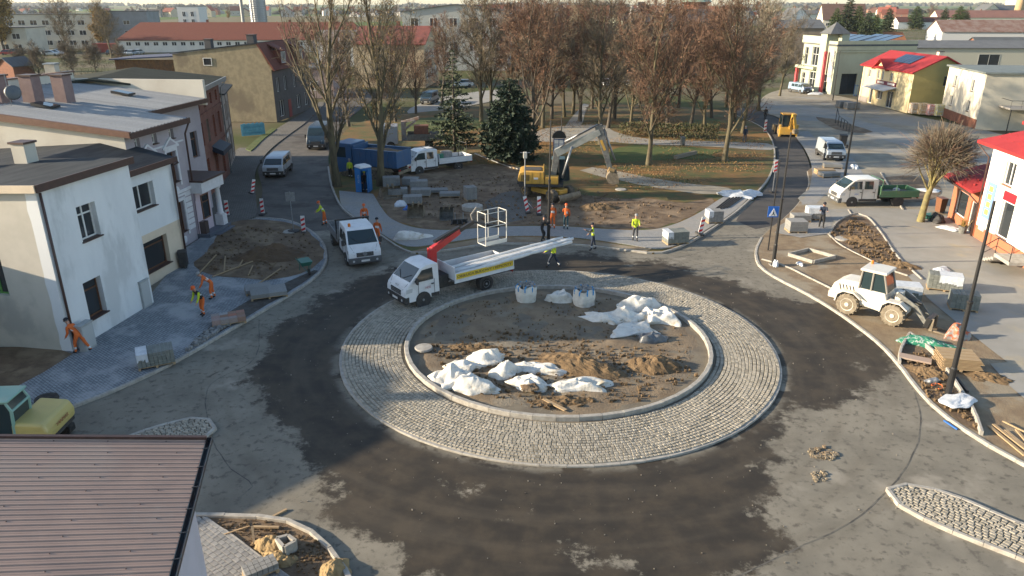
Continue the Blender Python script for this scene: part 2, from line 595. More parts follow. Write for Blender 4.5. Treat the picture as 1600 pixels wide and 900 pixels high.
# ---- land to the horizon
def land():
    ys = [-60, 0, 40, 90, 150, 220, 300, 420, 560, 750, 1000, 1350, 1800, 2300, 2900, 3600, 4500, 5600, 7000]
    xs = [i / 14 for i in range(-14, 15)]
    vs = []
    for y in ys:
        for a in xs:
            x = a * (400 + abs(y) * 1.15)
            h = 0.0
            if y > 900:
                h = (y - 900) * 0.0042 + fbm(x / 900, y / 1300, 3) * 7 * min(1, (y - 900) / 1500)
            vs.append((x, y, -0.06 + h))
    n = len(xs)
    fs = [(r * n + c, r * n + c + 1, (r + 1) * n + c + 1, (r + 1) * n + c) for r in range(len(ys) - 1) for c in range(n - 1)]
    m = bpy.data.materials.new('fields')
    m.use_nodes = True
    nn, l = m.node_tree.nodes, m.node_tree.links
    b = nn['Principled BSDF']
    b.inputs['Roughness'].default_value = 0.95
    b.inputs['Specular IOR Level'].default_value = 0.1
    tc = nn.new('ShaderNodeTexCoord')
    mp = nn.new('ShaderNodeMapping')
    mp.inputs['Scale'].default_value = (0.0035, 0.0016, 0)
    mp.inputs['Rotation'].default_value = (0, 0, 0.35)
    l.new(tc.outputs['Object'], mp.inputs[0])
    vo = nn.new('ShaderNodeTexVoronoi')
    vo.inputs['Scale'].default_value = 1.0
    l.new(mp.outputs[0], vo.inputs['Vector'])
    cr = nn.new('ShaderNodeValToRGB')
    cr.color_ramp.interpolation = 'CONSTANT'
    e = cr.color_ramp.elements
    e[0].color = (0.085, 0.125, 0.035, 1)
    e[1].position = 0.86
    e[1].color = (0.12, 0.10, 0.06, 1)
    for p, c in ((0.3, (0.10, 0.145, 0.04, 1)), (0.5, (0.14, 0.12, 0.07, 1)), (0.66, (0.075, 0.11, 0.03, 1))):
        q = e.new(p)
        q.color = c
    sp = nn.new('ShaderNodeSeparateColor')
    l.new(vo.outputs['Color'], sp.inputs[0])
    l.new(sp.outputs[0], cr.inputs[0])
    # near town: trodden ground
    nz = nn.new('ShaderNodeTexNoise')
    nz.inputs['Scale'].default_value = 0.06
    nz.inputs['Detail'].default_value = 8
    l.new(tc.outputs['Object'], nz.inputs['Vector'])
    c2 = nn.new('ShaderNodeValToRGB')
    e = c2.color_ramp.elements
    e[0].position, e[0].color = 0.4, (0.065, 0.075, 0.028, 1)
    e[1].position, e[1].color = 0.6, (0.13, 0.11, 0.075, 1)
    l.new(nz.outputs['Fac'], c2.inputs[0])
    sx = nn.new('ShaderNodeSeparateXYZ')
    l.new(tc.outputs['Object'], sx.inputs[0])
    mr = nn.new('ShaderNodeMapRange')
    mr.inputs['From Min'].default_value = 480
    mr.inputs['From Max'].default_value = 640
    l.new(sx.outputs[1], mr.inputs['Value'])
    mx = nn.new('ShaderNodeMix')
    mx.data_type = 'RGBA'
    l.new(mr.outputs[0], mx.inputs[0])
    l.new(c2.outputs[0], mx.inputs[6])
    l.new(cr.outputs[0], mx.inputs[7])
    l.new(mx.outputs[2], b.inputs['Base Color'])
    tag(MB().raw(vs, fs).build('ground', m, fix=False), kind='structure')
land()

# ---- roads
sheet('road', [(-60, 6), (60, 6), (60, 26), (34, 40), (26, 57), (17, 60), (-4, 54), (-10.5, 52), (-17, 57), (-24, 50), (-30, 36), (-60, 26)], 0.0, ASPHALT)
area('side_street', [(398, 350), (410, 300), (404, 262), (424, 235), (452, 212), (478, 192), (500, 165), (530, 150), (560, 140), (585, 150), (540, 190), (522, 215), (513, 250), (526, 290), (538, 328), (560, 352), (480, 362), (440, 350)], 0.008, STREET, step=1.5)
area('main_road', [(1150, 345), (1188, 304), (1204, 280), (1213, 255), (1211, 228), (1200, 206), (1182, 193), (1150, 178), (1140, 168), (1185, 172), (1212, 182), (1238, 206), (1256, 235), (1266, 262), (1264, 288), (1250, 314), (1232, 338), (1212, 352), (1180, 358)], 0.009, FRESH, step=1.5)
area('distant_street', [(640, 170), (690, 152), (780, 140), (800, 150), (720, 168), (650, 180)], 0.010, PLAZA, step=2)

# ---- roundabout: apron of setts, kerb rings, island
sheet('apron_bed', ring(10.0, 160), 0.055, M('sett_joint', (0.17, 0.145, 0.105), (0.12, 0.10, 0.075), scale=1.0, bump=0.5), skirt=0.2)
kerb(None, top=0.075, width=0.17, stone=0.95, closed=False, name='apron_kerb', line=ring(10.08, 300) + [ring(10.08, 300)[0]])
kerb(None, top=0.26, width=0.20, stone=0.9, closed=False, name='island_kerb', line=ring(7.12, 300) + [ring(7.12, 300)[0]])

SETT = M_stone('granite_sett', (0.34, 0.305, 0.24), (0.45, 0.405, 0.325), (0.255, 0.23, 0.18))
def sett_faces(rnd, a, b, h):
    """a worn stone: chamfered, uneven top"""
    j = lambda s: rnd.uniform(-s, s)
    bot = [(-a, -b, -0.05), (a, -b, -0.05), (a, b, -0.05), (-a, b, -0.05)]
    mid = [(x + j(0.006), y + j(0.006), h * 0.55 + j(0.004)) for x, y, _ in bot]
    k = 0.78
    top = [(x * k + j(0.008), y * k + j(0.008), h + j(0.007)) for x, y, _ in bot]
    vs = bot + mid + top
    fs = [(8, 9, 10, 11)] + [(i, (i + 1) % 4, 4 + (i + 1) % 4, 4 + i) for i in range(4)] + [(4 + i, 4 + (i + 1) % 4, 8 + (i + 1) % 4, 8 + i) for i in range(4)]
    return vs, fs

def lay_setts(cells, parent_name, z, parent=None, singles=300, camdist=True):
    """cells: (x, y, angle, half length, half width); nearest ones single, the rest one mass"""
    rnd = random.Random(5)
    root = parent or tag(thing(parent_name, None, None), kind='structure')
    cells = sorted(cells, key=lambda c: c[0] ** 2 + c[1] ** 2)
    var = []
    for k in range(8):
        vs, fs = sett_faces(rnd, 0.5, 0.5, 0.045)
        vs = [(x, y, zz) for x, y, zz in vs]
        mb = MB()
        # unit stones are scaled, so shrink the jitter accordingly
        mb.raw(vs, fs)
        var.append(mb.mesh('sett', SETT, fix=False))
    mass = MB()
    for i, (x, y, a, hx, hy) in enumerate(cells):
        if i < singles:
            o = link('sett', var[rnd.randrange(8)], root, (x, y, z + rnd.uniform(-0.004, 0.006)), (rnd.uniform(-.03, .03), rnd.uniform(-.03, .03), a))
            o.scale = (hx * 2, hy * 2, 1)
        else:
            vs, fs = sett_faces(rnd, hx, hy, 0.045)
            ca, sa = math.cos(a), math.sin(a)
            dz = z + rnd.uniform(-0.005, 0.006)
            mass.raw([(x + p * ca - q * sa, y + p * sa + q * ca, r + dz) for p, q, r in vs], fs)
    if mass.v:
        tag(mass.build('setts', SETT, root, fix=False), kind='stuff')
    return root

cells = []
rnd = random.Random(2)
r = 7.33
while r < 9.93:
    w_ = rnd.uniform(0.145, 0.17)
    a = rnd.uniform(0, 1)
    end = a + 2 * math.pi
    while a < end - 0.012:
        ln = rnd.uniform(0.125, 0.19)
        rr = r + w_ / 2 + 0.025 * math.sin(a * 9 + r * 3)
        da = ln / rr
        cells.append((CX + rr * math.cos(a + da / 2), CY + rr * math.sin(a + da / 2), a + da / 2 + math.pi / 2 + rnd.uniform(-.06, .06), ln / 2 - 0.009, w_ / 2 - 0.009 + rnd.uniform(-.006, .003)))
        a += da
    r += w_
lay_setts(cells, 'apron_paving', 0.062)

# island soil
ISL = M('island_soil', (0.205, 0.155, 0.10), (0.15, 0.11, 0.07), scale=0.9, bump=1.5, bscale=11, c3=(0.20, 0.17, 0.125), s3=0.3)
def island():
    vs, fs = [], []
    nr, na = 26, 96
    for i in range(nr + 1):
        rr = 7.03 * i / nr
        for j in range(na):
            t = 2 * math.pi * j / na
            x, y = CX + rr * math.cos(t), CY + rr * math.sin(t)
            e = min(1, (7.03 - rr) / 0.8)
            vs.append((x, y, 0.03 + e * (0.05 + 0.09 * fbm(x * 0.5, y * 0.5, 2) + 0.05 * fbm(x * 2.2, y * 2.2, 7))))
    for i in range(nr):
        for j in range(na):
            fs.append((i * na + j, i * na + (j + 1) % na, (i + 1) * na + (j + 1) % na, (i + 1) * na + j))
    tag(MB().raw(vs, fs).build('island_ground', ISL, smooth=True), kind='structure')
island()

# ---- splitter islands
def splitter(name, px, z=0.055):
    pts = smooth_line(gp(*px), 0.3, True)
    sheet(name + '_bed', pts, z, MATS['sett_joint'], skirt=0.2)
    kerb(None, top=0.13, width=0.15, stone=0.8, line=pts + [pts[0]], name=name + '_kerb')
    return pts
def inside(p, poly):
    c = False
    n = len(poly)
    for i in range(n):
        a, b = poly[i], poly[(i + 1) % n]
        if (a.y > p[1]) != (b.y > p[1]) and p[0] < (b.x - a.x) * (p[1] - a.y) / (b.y - a.y) + a.x:
            c = not c
    return c
def inset(poly, d):
    c = sum(poly, Vector((0, 0))) / len(poly)
    out = []
    n = len(poly)
    for i in range(n):
        t = (poly[(i + 1) % n] - poly[i - 1])
        if t.length < 1e-6:
            out.append(poly[i]); continue
        t.normalize()
        nn = Vector((-t.y, t.x))
        if nn.dot(c - poly[i]) < 0:
            nn = -nn
        out.append(poly[i] + nn * d)
    return out
def fill_setts(poly, ang, sx, sy, seed=1):
    rnd = random.Random(seed)
    ca, sa = math.cos(ang), math.sin(ang)
    c = sum(poly, Vector((0, 0))) / len(poly)
    out = []
    v = -12.0
    while v < 12:
        h = sy * rnd.uniform(0.9, 1.08)
        u = -12.0 + rnd.uniform(0, sx)
        while u < 12:
            l_ = sx * rnd.uniform(0.8, 1.2)
            p = (c.x + (u + l_ / 2) * ca - (v + h / 2) * sa, c.y + (u + l_ / 2) * sa + (v + h / 2) * ca)
            if inside(p, poly):
                out.append((p[0], p[1], ang + rnd.uniform(-.05, .05), l_ / 2 - 0.012, h / 2 - 0.012))
            u += l_
        v += h
    return out
sp1 = splitter('east_splitter', [(1387, 768), (1392, 781), (1425, 804), (1500, 838), (1600, 877), (1720, 925), (1780, 910), (1660, 850), (1560, 808), (1490, 778), (1440, 764), (1405, 760)])
lay_setts(fill_setts(inset(sp1, 0.1), R(-52), 0.205, 0.135), 'east_splitter_paving', 0.075)
sp2 = splitter('west_splitter', [(336, 672), (333, 661), (318, 656), (295, 657), (250, 669), (190, 690), (190, 712), (260, 706), (312, 692), (330, 683)])
lay_setts(fill_setts(inset(sp2, 0.1), R(20), 0.2, 0.13, 3), 'west_splitter_paving', 0.075, singles=0)

def ribbon(name, px, w_, z, mat):
    L = smooth_line(gp(*px), .5)
    mb = MB()
    for i in range(len(L) - 1):
        d = (L[i + 1] - L[i]).normalized()
        nn = Vector((-d.y, d.x)) * w_ * .5
        e = Vector((-d.y, d.x)) * .05 * fbm(L[i].x * 2, L[i].y * 2, 4)
        e2 = Vector((-d.y, d.x)) * .05 * fbm(L[i + 1].x * 2, L[i + 1].y * 2, 4)
        mb.face([(*(L[i] - nn + e), z), (*(L[i + 1] - nn + e2), z), (*(L[i + 1] + nn + e2), z), (*(L[i] + nn + e), z)])
    tag(mb.build(name, mat), kind='structure')
SEAM = M('tar_seam', (0.06, 0.056, 0.05), (0.13, 0.12, 0.10), scale=2, lo=.4, hi=.6)
ribbon('road_seam', [(1428, 612), (1438, 650), (1434, 690), (1416, 730), (1392, 760), (1330, 815), (1200, 878), (1120, 915)], .05, .004, SEAM)
ribbon('road_seam', [(405, 500), (398, 560), (330, 600), (325, 660), (350, 720), (395, 760), (372, 780)], .04, .004, SEAM)
ribbon('road_seam', [(596, 412), (660, 404), (760, 398), (900, 398), (1010, 404), (1080, 398), (1150, 372)], .06, .004, SEAM)

# ---- left side: pavement, soil bay, kerb
LK = [(-160, 742), (-40, 700), (60, 657), (150, 624), (230, 589), (292, 557), (350, 523), (420, 482), (472, 450), (500, 427), (510, 407), (507, 387), (497, 372), (482, 360), (460, 349), (430, 343), (400, 343)]
kerb(gp(*LK), name='west_kerb')
lkw = smooth_line(gp(*LK), 0.5)
left_back = gp((352, 352), (330, 362), (290, 390), (270, 420), (230, 470), (110, 548), (60, 560)) + [Vector((-26, 31)), Vector((-27, 21))]
sheet('west_pavement', [p for p in lkw] + left_back, 0.105, PAVER_DARK, skirt=0.2)
area('yard_soil', [(-250, 660), (-60, 648), (20, 612), (70, 584), (112, 556), (90, 548), (40, 545), (-200, 560)], 0.112, SOIL, step=1, jit=0.15)
area('bay_soil', [(302, 418), (330, 388), (356, 352), (400, 345), (440, 348), (478, 361), (503, 386), (504, 407), (488, 422), (452, 436), (415, 441), (370, 436), (330, 432)], 0.118, SOIL, jit=0.2)
area('rubble_strip', [(291, 552), (322, 518), (360, 490), (405, 464), (450, 443), (490, 425), (498, 426), (470, 447), (420, 478), (350, 519)], 0.114, M('rubble_soil', (0.08, 0.075, 0.068), (0.05, 0.042, 0.035), scale=2.5, bump=2, bscale=14), jit=0.1)
area('street_pavement', [(345, 356), (330, 340), (328, 305), (340, 276), (356, 250), (374, 232), (388, 232), (410, 218), (436, 200), (462, 184), (482, 172), (500, 160), (506, 164), (480, 190), (452, 211), (424, 233), (404, 258), (398, 280), (400, 310), (398, 340)], 0.09, PAVER_OLD, skirt=0.15, step=1.5)
area('verge', [(384, 235), (405, 216), (425, 202), (432, 203), (412, 219), (392, 238)], 0.16, GRASS, skirt=0.2, step=1.5)

# ---- north side: pavement, park
NK = [(513, 262), (518, 290), (532, 322), (553, 341), (577, 357), (602, 374), (625, 389), (650, 397), (700, 392), (760, 384), (830, 382), (900, 384), (970, 391), (1020, 397), (1046, 393), (1075, 381), (1104, 364), (1150, 332), (1186, 298), (1203, 275), (1210, 250), (1208, 226), (1198, 207), (1182, 195), (1150, 181)]
nkw = smooth_line(gp(*NK), 0.5)
kerb(gp(*NK), name='north_kerb')
PARK = [(1150, 181), (1120, 172), (1000, 165), (860, 163), (760, 168), (640, 178), (570, 190), (540, 205), (525, 235)]
sheet('park_lawn', nkw + [p for p in smooth_line(gp(*PARK), 4)], 0.10, LAWN, skirt=0.2)
inner = [(583, 305), (597, 328), (613, 345), (648, 358), (700, 362), (760, 358), (800, 356), (875, 356), (940, 360), (1007, 362), (1050, 354), (1090, 336), (1120, 316), (1148, 300)]
sheet('north_pavement', nkw[[i for i, p in enumerate(nkw) if p.y < G(0, 262).y + 1e9][0]:0] + smooth_line(gp((530, 300), (534, 322), (553, 339), (577, 355), (602, 371), (625, 384), (650, 388), (700, 381), (760, 373), (830, 371), (900, 374), (970, 383), (1020, 391), (1046, 389), (1075, 378), (1104, 361), (1150, 330), (1178, 302)), 0.5) + list(reversed(smooth_line(gp(*inner), 0.5))), 0.13, PAVER_GREY, skirt=0.05)
area('bare_soil', [(590, 312), (596, 290), (640, 272), (700, 264), (760, 258), (815, 268), (840, 292), (900, 304), (960, 312), (1010, 312), (1070, 318), (1110, 312), (1118, 316), (1090, 334), (1050, 352), (1007, 360), (940, 358), (875, 354), (800, 354), (700, 360), (648, 356), (613, 343), (599, 328)], 0.112, SOIL, jit=0.35)
area('soil_verge', [(640, 396), (700, 384), (760, 375), (830, 373), (900, 376), (970, 385), (1018, 392), (1010, 395), (970, 390), (900, 383), (830, 381), (760, 383), (700, 391)], 0.118, SAND, jit=0.05)
area('sand_track', [(905, 268), (960, 282), (1030, 296), (1100, 305), (1148, 303), (1140, 296), (1090, 290), (1030, 282), (970, 271), (925, 263)], 0.118, GRAVEL, jit=0.3, step=1.2)
area('park_path', [(838, 222), (845, 204), (900, 197), (945, 197), (960, 207), (1010, 218), (1100, 222), (1200, 226), (1204, 236), (1100, 230), (1000, 227), (940, 222), (890, 222)], 0.120, PLAZA, step=1.5)
area('park_walk', [(884, 200), (893, 185), (905, 172), (912, 163), (920, 164), (914, 178), (908, 196)], 0.122, PLAZA, step=1.5)
area('yard_pavers', [(760, 318), (800, 300), (830, 318), (815, 345), (775, 346)], 0.121, PAVER_OLD, jit=0.3)
area('sunny_grass', [(620, 196), (660, 186), (720, 184), (770, 190), (740, 204), (680, 208), (630, 208)], 0.124, GRASS, jit=0.5, step=1.5)
area('shaded_grass', [(1060, 196), (1090, 189), (1122, 188), (1124, 198), (1090, 203), (1064, 203)], 0.125, GRASS, jit=0.3, step=1.5)
area('lawn_grass', [(945, 242), (1000, 228), (1080, 232), (1128, 236), (1110, 248), (1040, 252), (960, 256)], 0.126, GRASS, jit=1.0, step=1.5)

# ---- east side
EK = [(1262, 268), (1264, 290), (1250, 316), (1228, 340), (1206, 357), (1190, 373), (1182, 390), (1182, 407), (1190, 420), (1215, 437), (1256, 458), (1300, 484), (1340, 512), (1375, 540), (1405, 572), (1430, 605), (1458, 636), (1492, 663), (1540, 695), (1600, 728), (1690, 775), (1800, 830)]
ekw = smooth_line(gp(*EK), 0.5)
kerb(gp(*EK[5:]), name='east_kerb')
kerb(gp(*EK[:6]), top=0.05, name='flush_kerb')
sheet('sand_bed', ekw + [Vector((60, 16)), Vector((60, 70))] + gp((1400, 250), (1300, 240)), 0.10, SAND, skirt=0.2)
area('gravel_square', [(1250, 318), (1266, 290), (1268, 262), (1258, 236), (1238, 206), (1214, 184), (1190, 174), (1195, 150), (1240, 140), (1330, 155), (1420, 180), (1540, 205), (1600, 230), (1600, 330), (1480, 334), (1400, 330), (1330, 334)], 0.108, GRAVEL, jit=0.2, step=1.5)
area('concrete_walk', [(1196, 168), (1240, 165), (1280, 170), (1330, 186), (1385, 200), (1440, 214), (1560, 236), (1560, 262), (1470, 246), (1400, 226), (1330, 204), (1280, 186), (1230, 181), (1200, 178)], 0.116, PLAZA, step=1.5)
area('parking_strip', [(1240, 208), (1262, 206), (1290, 235), (1330, 248), (1350, 275), (1372, 300), (1362, 310), (1300, 300), (1275, 320), (1252, 322), (1266, 292), (1268, 262), (1258, 236)], 0.114, PAVER_GREY, step=1.5)
area('plaza', [(1212, 358), (1240, 342), (1290, 330), (1360, 326), (1440, 330), (1500, 345), (1540, 372), (1600, 410), (1700, 470), (1800, 560), (1800, 700), (1690, 640), (1600, 590), (1545, 548), (1500, 512), (1450, 470), (1414, 430), (1384, 385), (1352, 342), (1332, 339), (1310, 350), (1296, 366), (1240, 372), (1216, 366)], 0.122, PLAZA, curved=False)
area('planting_bed', [(1298, 366), (1312, 348), (1334, 338), (1352, 342), (1374, 366), (1400, 404), (1432, 428), (1420, 433), (1390, 424), (1345, 404), (1305, 384)], 0.124, SOIL, jit=0.05)
kerb(gp((1296, 368), (1308, 350), (1332, 337), (1354, 341), (1376, 366), (1402, 404), (1440, 440)), top=0.20, width=0.10, name='bed_edging')
kerb(gp((1294, 368), (1312, 385), (1350, 405), (1394, 426), (1418, 434)), top=0.18, width=0.10, name='bed_border')
kerb(gp((1190, 408), (1225, 418), (1262, 436), (1300, 455), (1345, 480)), top=0.18, width=0.10, name='path_edging')
kerb(gp((1404, 573), (1405, 556), (1412, 540), (1420, 528)), top=0.30, width=0.12, name='cross_edging')
kerb(gp((1420, 527), (1445, 545), (1466, 566), (1486, 596), (1504, 624), (1520, 650), (1532, 684)), top=0.30, width=0.12, name='garden_edging')
area('garden_soil', [(1408, 570), (1412, 545), (1422, 532), (1445, 550), (1465, 570), (1484, 598), (1502, 626), (1517, 652), (1528, 680), (1500, 664), (1462, 634), (1434, 603)], 0.128, SOIL, jit=0.05)
kerb(gp((1376, 272), (1392, 300), (1410, 330)), top=0.2, width=0.12, name='tree_edging')
kerb(gp((1325, 330), (1330, 338)), top=0.18, width=0.1, name='short_edging')
area('tree_bed', [(1368, 284), (1420, 276), (1462, 290), (1470, 305), (1440, 318), (1400, 316), (1378, 306)], 0.126, SOIL, jit=0.2)
area('walk_bed', [(1275, 184), (1300, 187), (1340, 199), (1366, 208), (1350, 210), (1312, 205), (1290, 196)], 0.13, SOIL, jit=0.2, step=1.5)
area('bay_slabs', [(1546, 572), (1600, 568), (1700, 600), (1700, 680), (1605, 632), (1575, 606)], 0.130, PLAZA, curved=False)
area('saw_edge_walk', [(1210, 366), (1240, 342), (1296, 330), (1300, 350), (1292, 368), (1250, 374)], 0.127, PAVER_GREY, curved=False)

# ---- south-west corner: kerb, pavers, rubble bed
SK = [(150, 806), (240, 808), (300, 809), (380, 810), (430, 814), (468, 824), (495, 842), (520, 866), (540, 896), (556, 930)]
kerb(gp(*SK), top=0.16, name='south_kerb')
skw = smooth_line(gp(*SK), 0.4)
sheet('corner_soil', skw + gp((560, 1100), (200, 1100)), 0.06, SOIL, skirt=0.2)
PAV = M_stone('paver_block', (0.28, 0.275, 0.26), (0.335, 0.325, 0.305), (0.23, 0.225, 0.215))
pvp = gp((180, 812), (318, 812), (360, 838), (404, 872), (452, 906), (470, 960), (300, 1000), (200, 960))
sheet('corner_bed', pvp, 0.085, MATS['sett_joint'], skirt=0.1)
pv_root = tag(thing('corner_paving', None, None), kind='structure')
def pavers():
    rnd = random.Random(8)
    meshes = []
    for s in ((0.24, 0.155), (0.155, 0.155)):
        a, b = s[0] / 2 - 0.005, s[1] / 2 - 0.005
        mb = MB()
        k = 0.008
        bot = [(-a, -b), (a, -b), (a, b), (-a, b)]
        vs = [(x, y, -0.03) for x, y in bot] + [(x, y, 0.022) for x, y in bot] + [(x * (a - k) / a, y * (b - k) / b, 0.03) for x, y in bot]
        mb.raw(vs, [(8, 9, 10, 11)] + [(i, (i + 1) % 4, 4 + (i + 1) % 4, 4 + i) for i in range(4)] + [(4 + i, 4 + (i + 1) % 4, 8 + (i + 1) % 4, 8 + i) for i in range(4)])
        meshes.append(mb.mesh('paver', PAV, fix=False))
    ang = R(-38)
    ca, sa = math.cos(ang), math.sin(ang)
    c = Vector((-9, 17.5))
    v = -4.0
    k = 0
    while v < 4:
        u = -5 + (k % 2) * 0.12
        while u < 5:
            i = rnd.random() < 0.3
            l_ = 0.155 if i else 0.24
            p = (c.x + (u + l_ / 2) * ca - v * sa, c.y + (u + l_ / 2) * sa + v * ca)
            if inside(p, pvp) and p[1] > 16.1:
                link('paver', meshes[1 if i else 0], pv_root, (p[0], p[1], 0.098 + rnd.uniform(-.003, .003)), (rnd.uniform(-.01, .01), rnd.uniform(-.01, .01), ang))
            u += l_
        v += 0.155
        k += 1
pavers()
kerb(gp((318, 812), (360, 838), (404, 872), (452, 906)), top=0.13, width=0.08, name='paver_edging')
# ================================================================ BUILDINGS
WHITEF = M('white_window_frame', (0.62, 0.62, 0.60), rough=0.5)
BROWNF = M('brown_window_frame', (0.13, 0.055, 0.025), (0.09, 0.04, 0.02), scale=9, rough=0.6)
BROWNT = M('brown_sheet_trim', (0.075, 0.042, 0.034), (0.06, 0.035, 0.03), scale=4, rough=0.5)
CURTAIN = M('net_curtain', (0.42, 0.43, 0.42), (0.30, 0.31, 0.31), scale=6, stretch=(9, 9, 0.6), rough=0.9)
_wc = {}
def window_mesh(w, h, nx=2, transom=0.0, frame=None, bar=0.07):
    k = (round(w, 2), round(h, 2), nx, transom, frame.name, bar)
    if k not in _wc:
        mb = MB()
        for a in ((0, 0, w, bar), (0, h - bar, w, h), (0, bar, bar, h - bar), (w - bar, bar, w, h - bar)):
            mb.box(a[0], 0, a[1], a[2], 0.07, a[3])
        for i in range(1, nx):
            x = w * i / nx
            mb.box(x - bar * .6, 0.005, bar, x + bar * .6, 0.065, h - bar)
        if transom:
            mb.box(bar, 0.008, h * transom - bar * .5, w - bar, 0.062, h * transom + bar * .5)
        pane = MB().face([(bar * .5, 0.045, bar * .5), (w - bar * .5, 0.045, bar * .5), (w - bar * .5, 0.045, h - bar * .5), (bar * .5, 0.045, h - bar * .5)])
        _wc[k] = (mb.mesh('window', frame), pane.mesh('pane', GLASS))
    return _wc[k]

class House:
    """walls with real openings; local x to the right along the front, y inwards, z up"""
    def __init__(s, name, label, cat, p, ang, group=None):
        s.root = thing(name, label, cat, (p[0], p[1], p[2] if len(p) > 2 else 0.0), ang, group)
        s.mb = MB()
    def side(s, a, b, z0, z1, holes=(), slot=0, depth=0.16, frame=None, nx=2, transom=0.0, sill=None, z1b=None, curtain=None, name='window'):
        """wall from a to b (outside on the right hand); holes: (u, v, width, height[, nx, frame])"""
        a, b = Vector(a), Vector(b)
        d = b - a
        L = d.length
        d.normalize()
        o = Vector((d.y, -d.x))
        ang = math.atan2(d.y, d.x)
        us = sorted({0.0, L} | {x for h in holes for x in (h[0], h[0] + h[2])})
        vs = sorted({z0, z1} | {x for h in holes for x in (h[1], h[1] + h[3])})
        s.mb.slot(slot)
        P = lambda u, v, k=0.0: (a.x + d.x * u - o.x * k, a.y + d.y * u - o.y * k, v)
        for i in range(len(us) - 1):
            for j in range(len(vs) - 1):
                cu, cv = (us[i] + us[i + 1]) / 2, (vs[j] + vs[j + 1]) / 2
                if any(h[0] < cu < h[0] + h[2] and h[1] < cv < h[1] + h[3] for h in holes):
                    continue
                s.mb.face([P(us[i], vs[j]), P(us[i + 1], vs[j]), P(us[i + 1], vs[j + 1]), P(us[i], vs[j + 1])])
        if z1b is not None:                     # sloping top above z1
            s.mb.face([P(0, z1), P(L, z1), P(L, max(z1, z1b[1])), P(0, max(z1, z1b[0]))] if min(z1b) > z1 + .01 else ([P(0, z1), P(L, z1), P(L, z1b[1])] if z1b[1] > z1b[0] else [P(0, z1), P(L, z1), P(0, z1b[0])]))
        for h in holes:
            u, v, w_, hh = h[:4]
            x1, y1 = u + w_, v + hh
            for q in ([P(u, v), P(u, v, depth), P(u, y1, depth), P(u, y1)], [P(x1, v), P(x1, y1), P(x1, y1, depth), P(x1, v, depth)],
                      [P(u, v), P(x1, v), P(x1, v, depth), P(u, v, depth)], [P(u, y1), P(u, y1, depth), P(x1, y1, depth), P(x1, y1)]):
                s.mb.face(q)
            s.mb.face([P(u, v, depth + .6), P(x1, v, depth + .6), P(x1, y1, depth + .6), P(u, y1, depth + .6)])
            n_ = h[4] if len(h) > 4 else nx
            fr = h[5] if len(h) > 5 else (frame or WHITEF)
            wm, pm = window_mesh(w_, hh, n_, transom, fr)
            wo = link(name, wm, s.root, P(u, v, depth), (0, 0, ang))
            po = link('pane', pm, wo)
            if curtain:
                m = MB()
                m.box(0.1, 0.14, hh * .05, w_ * curtain, 0.16, hh * .97)
                m.build('curtain', CURTAIN, wo)
            if sill:
                m = MB()
                m.box(-.06, -depth - .1, -.05, w_ + .06, 0.02, 0.004)
                m.build('window_sill', sill, wo)
        return s
    def part(s, name, mb, mat, smooth=False, bevel=0, parent=None):
        return mb.build(name, mat, parent or s.root, smooth=smooth, bevel=bevel)
    def done(s, mats):
        s.mb.build('wall', mats, s.root, fix=False)
        return s.root
    def pipe(s, pts, mat=None, r=0.05, name='downpipe'):
        return MB().tube(pts, r, 6).build(name, mat or BROWNT, s.root, smooth=True)
    def chimney(s, x, y, z, w_=0.6, d=0.6, h=1.2, mat=None, cap=None, parent=None):
        o = MB().box(x, y, z - .5, x + w_, y + d, z + h).build('chimney', mat or MATS['brick_red'], parent or s.root, bevel=0.01, seg=1)
        MB().box(x - .07, y - .07, z + h, x + w_ + .07, y + d + .07, z + h + .1).build('chimney_cap', cap or BROWNT, o)
        return o

BRICK = M_brick('brick_red', (0.22, 0.075, 0.05), (0.17, 0.06, 0.042), (0.16, 0.13, 0.11), 0.26, 0.085, 0.01, rot=(R(90), 0, R(90)), var=(0.13, 0.055, 0.042), vs=0.6, bump=0.4)
BRICKF = M('brick_far', (0.24, 0.10, 0.06), (0.17, 0.075, 0.05), scale=3, bump=0.5, bscale=20)
TAR = M('tar_roof', (0.026, 0.031, 0.037), (0.044, 0.050, 0.056), scale=0.9, bump=0.3, bscale=30, stretch=(0.4, 2.5, 1), rough=0.95, spec=.15)
TILE = M('red_roof_tile', (0.165, 0.052, 0.033), (0.12, 0.04, 0.028), scale=1.5, stretch=(3, 1, 3), bump=0.5, bscale=12)
TILED = M('dark_roof_tile', (0.10, 0.04, 0.03), (0.075, 0.03, 0.025), scale=1.5, bump=0.4, bscale=12)
REDSHEET = M('red_sheet_roof', (0.30, 0.03, 0.032), (0.25, 0.027, 0.028), scale=1.0, rough=0.65, spec=0.2)
GREYROOF = M('grey_roof', (0.11, 0.115, 0.12), (0.085, 0.09, 0.095), scale=0.8, stretch=(0.5, 3, 1))
SOLAR = M('solar_cells', (0.012, 0.02, 0.045), (0.02, 0.03, 0.06), scale=4, rough=0.12, spec=0.6)
PALE = M('pale_plaster', (0.62, 0.57, 0.46), (0.56, 0.51, 0.41), scale=0.8, bump=0.15)
WHITEP = M('white_plaster', (0.66, 0.67, 0.67), (0.60, 0.61, 0.615), scale=0.7, bump=0.2, bscale=50, c3=(0.50, 0.51, 0.51), s3=0.5, stretch=(1, 1, .35))

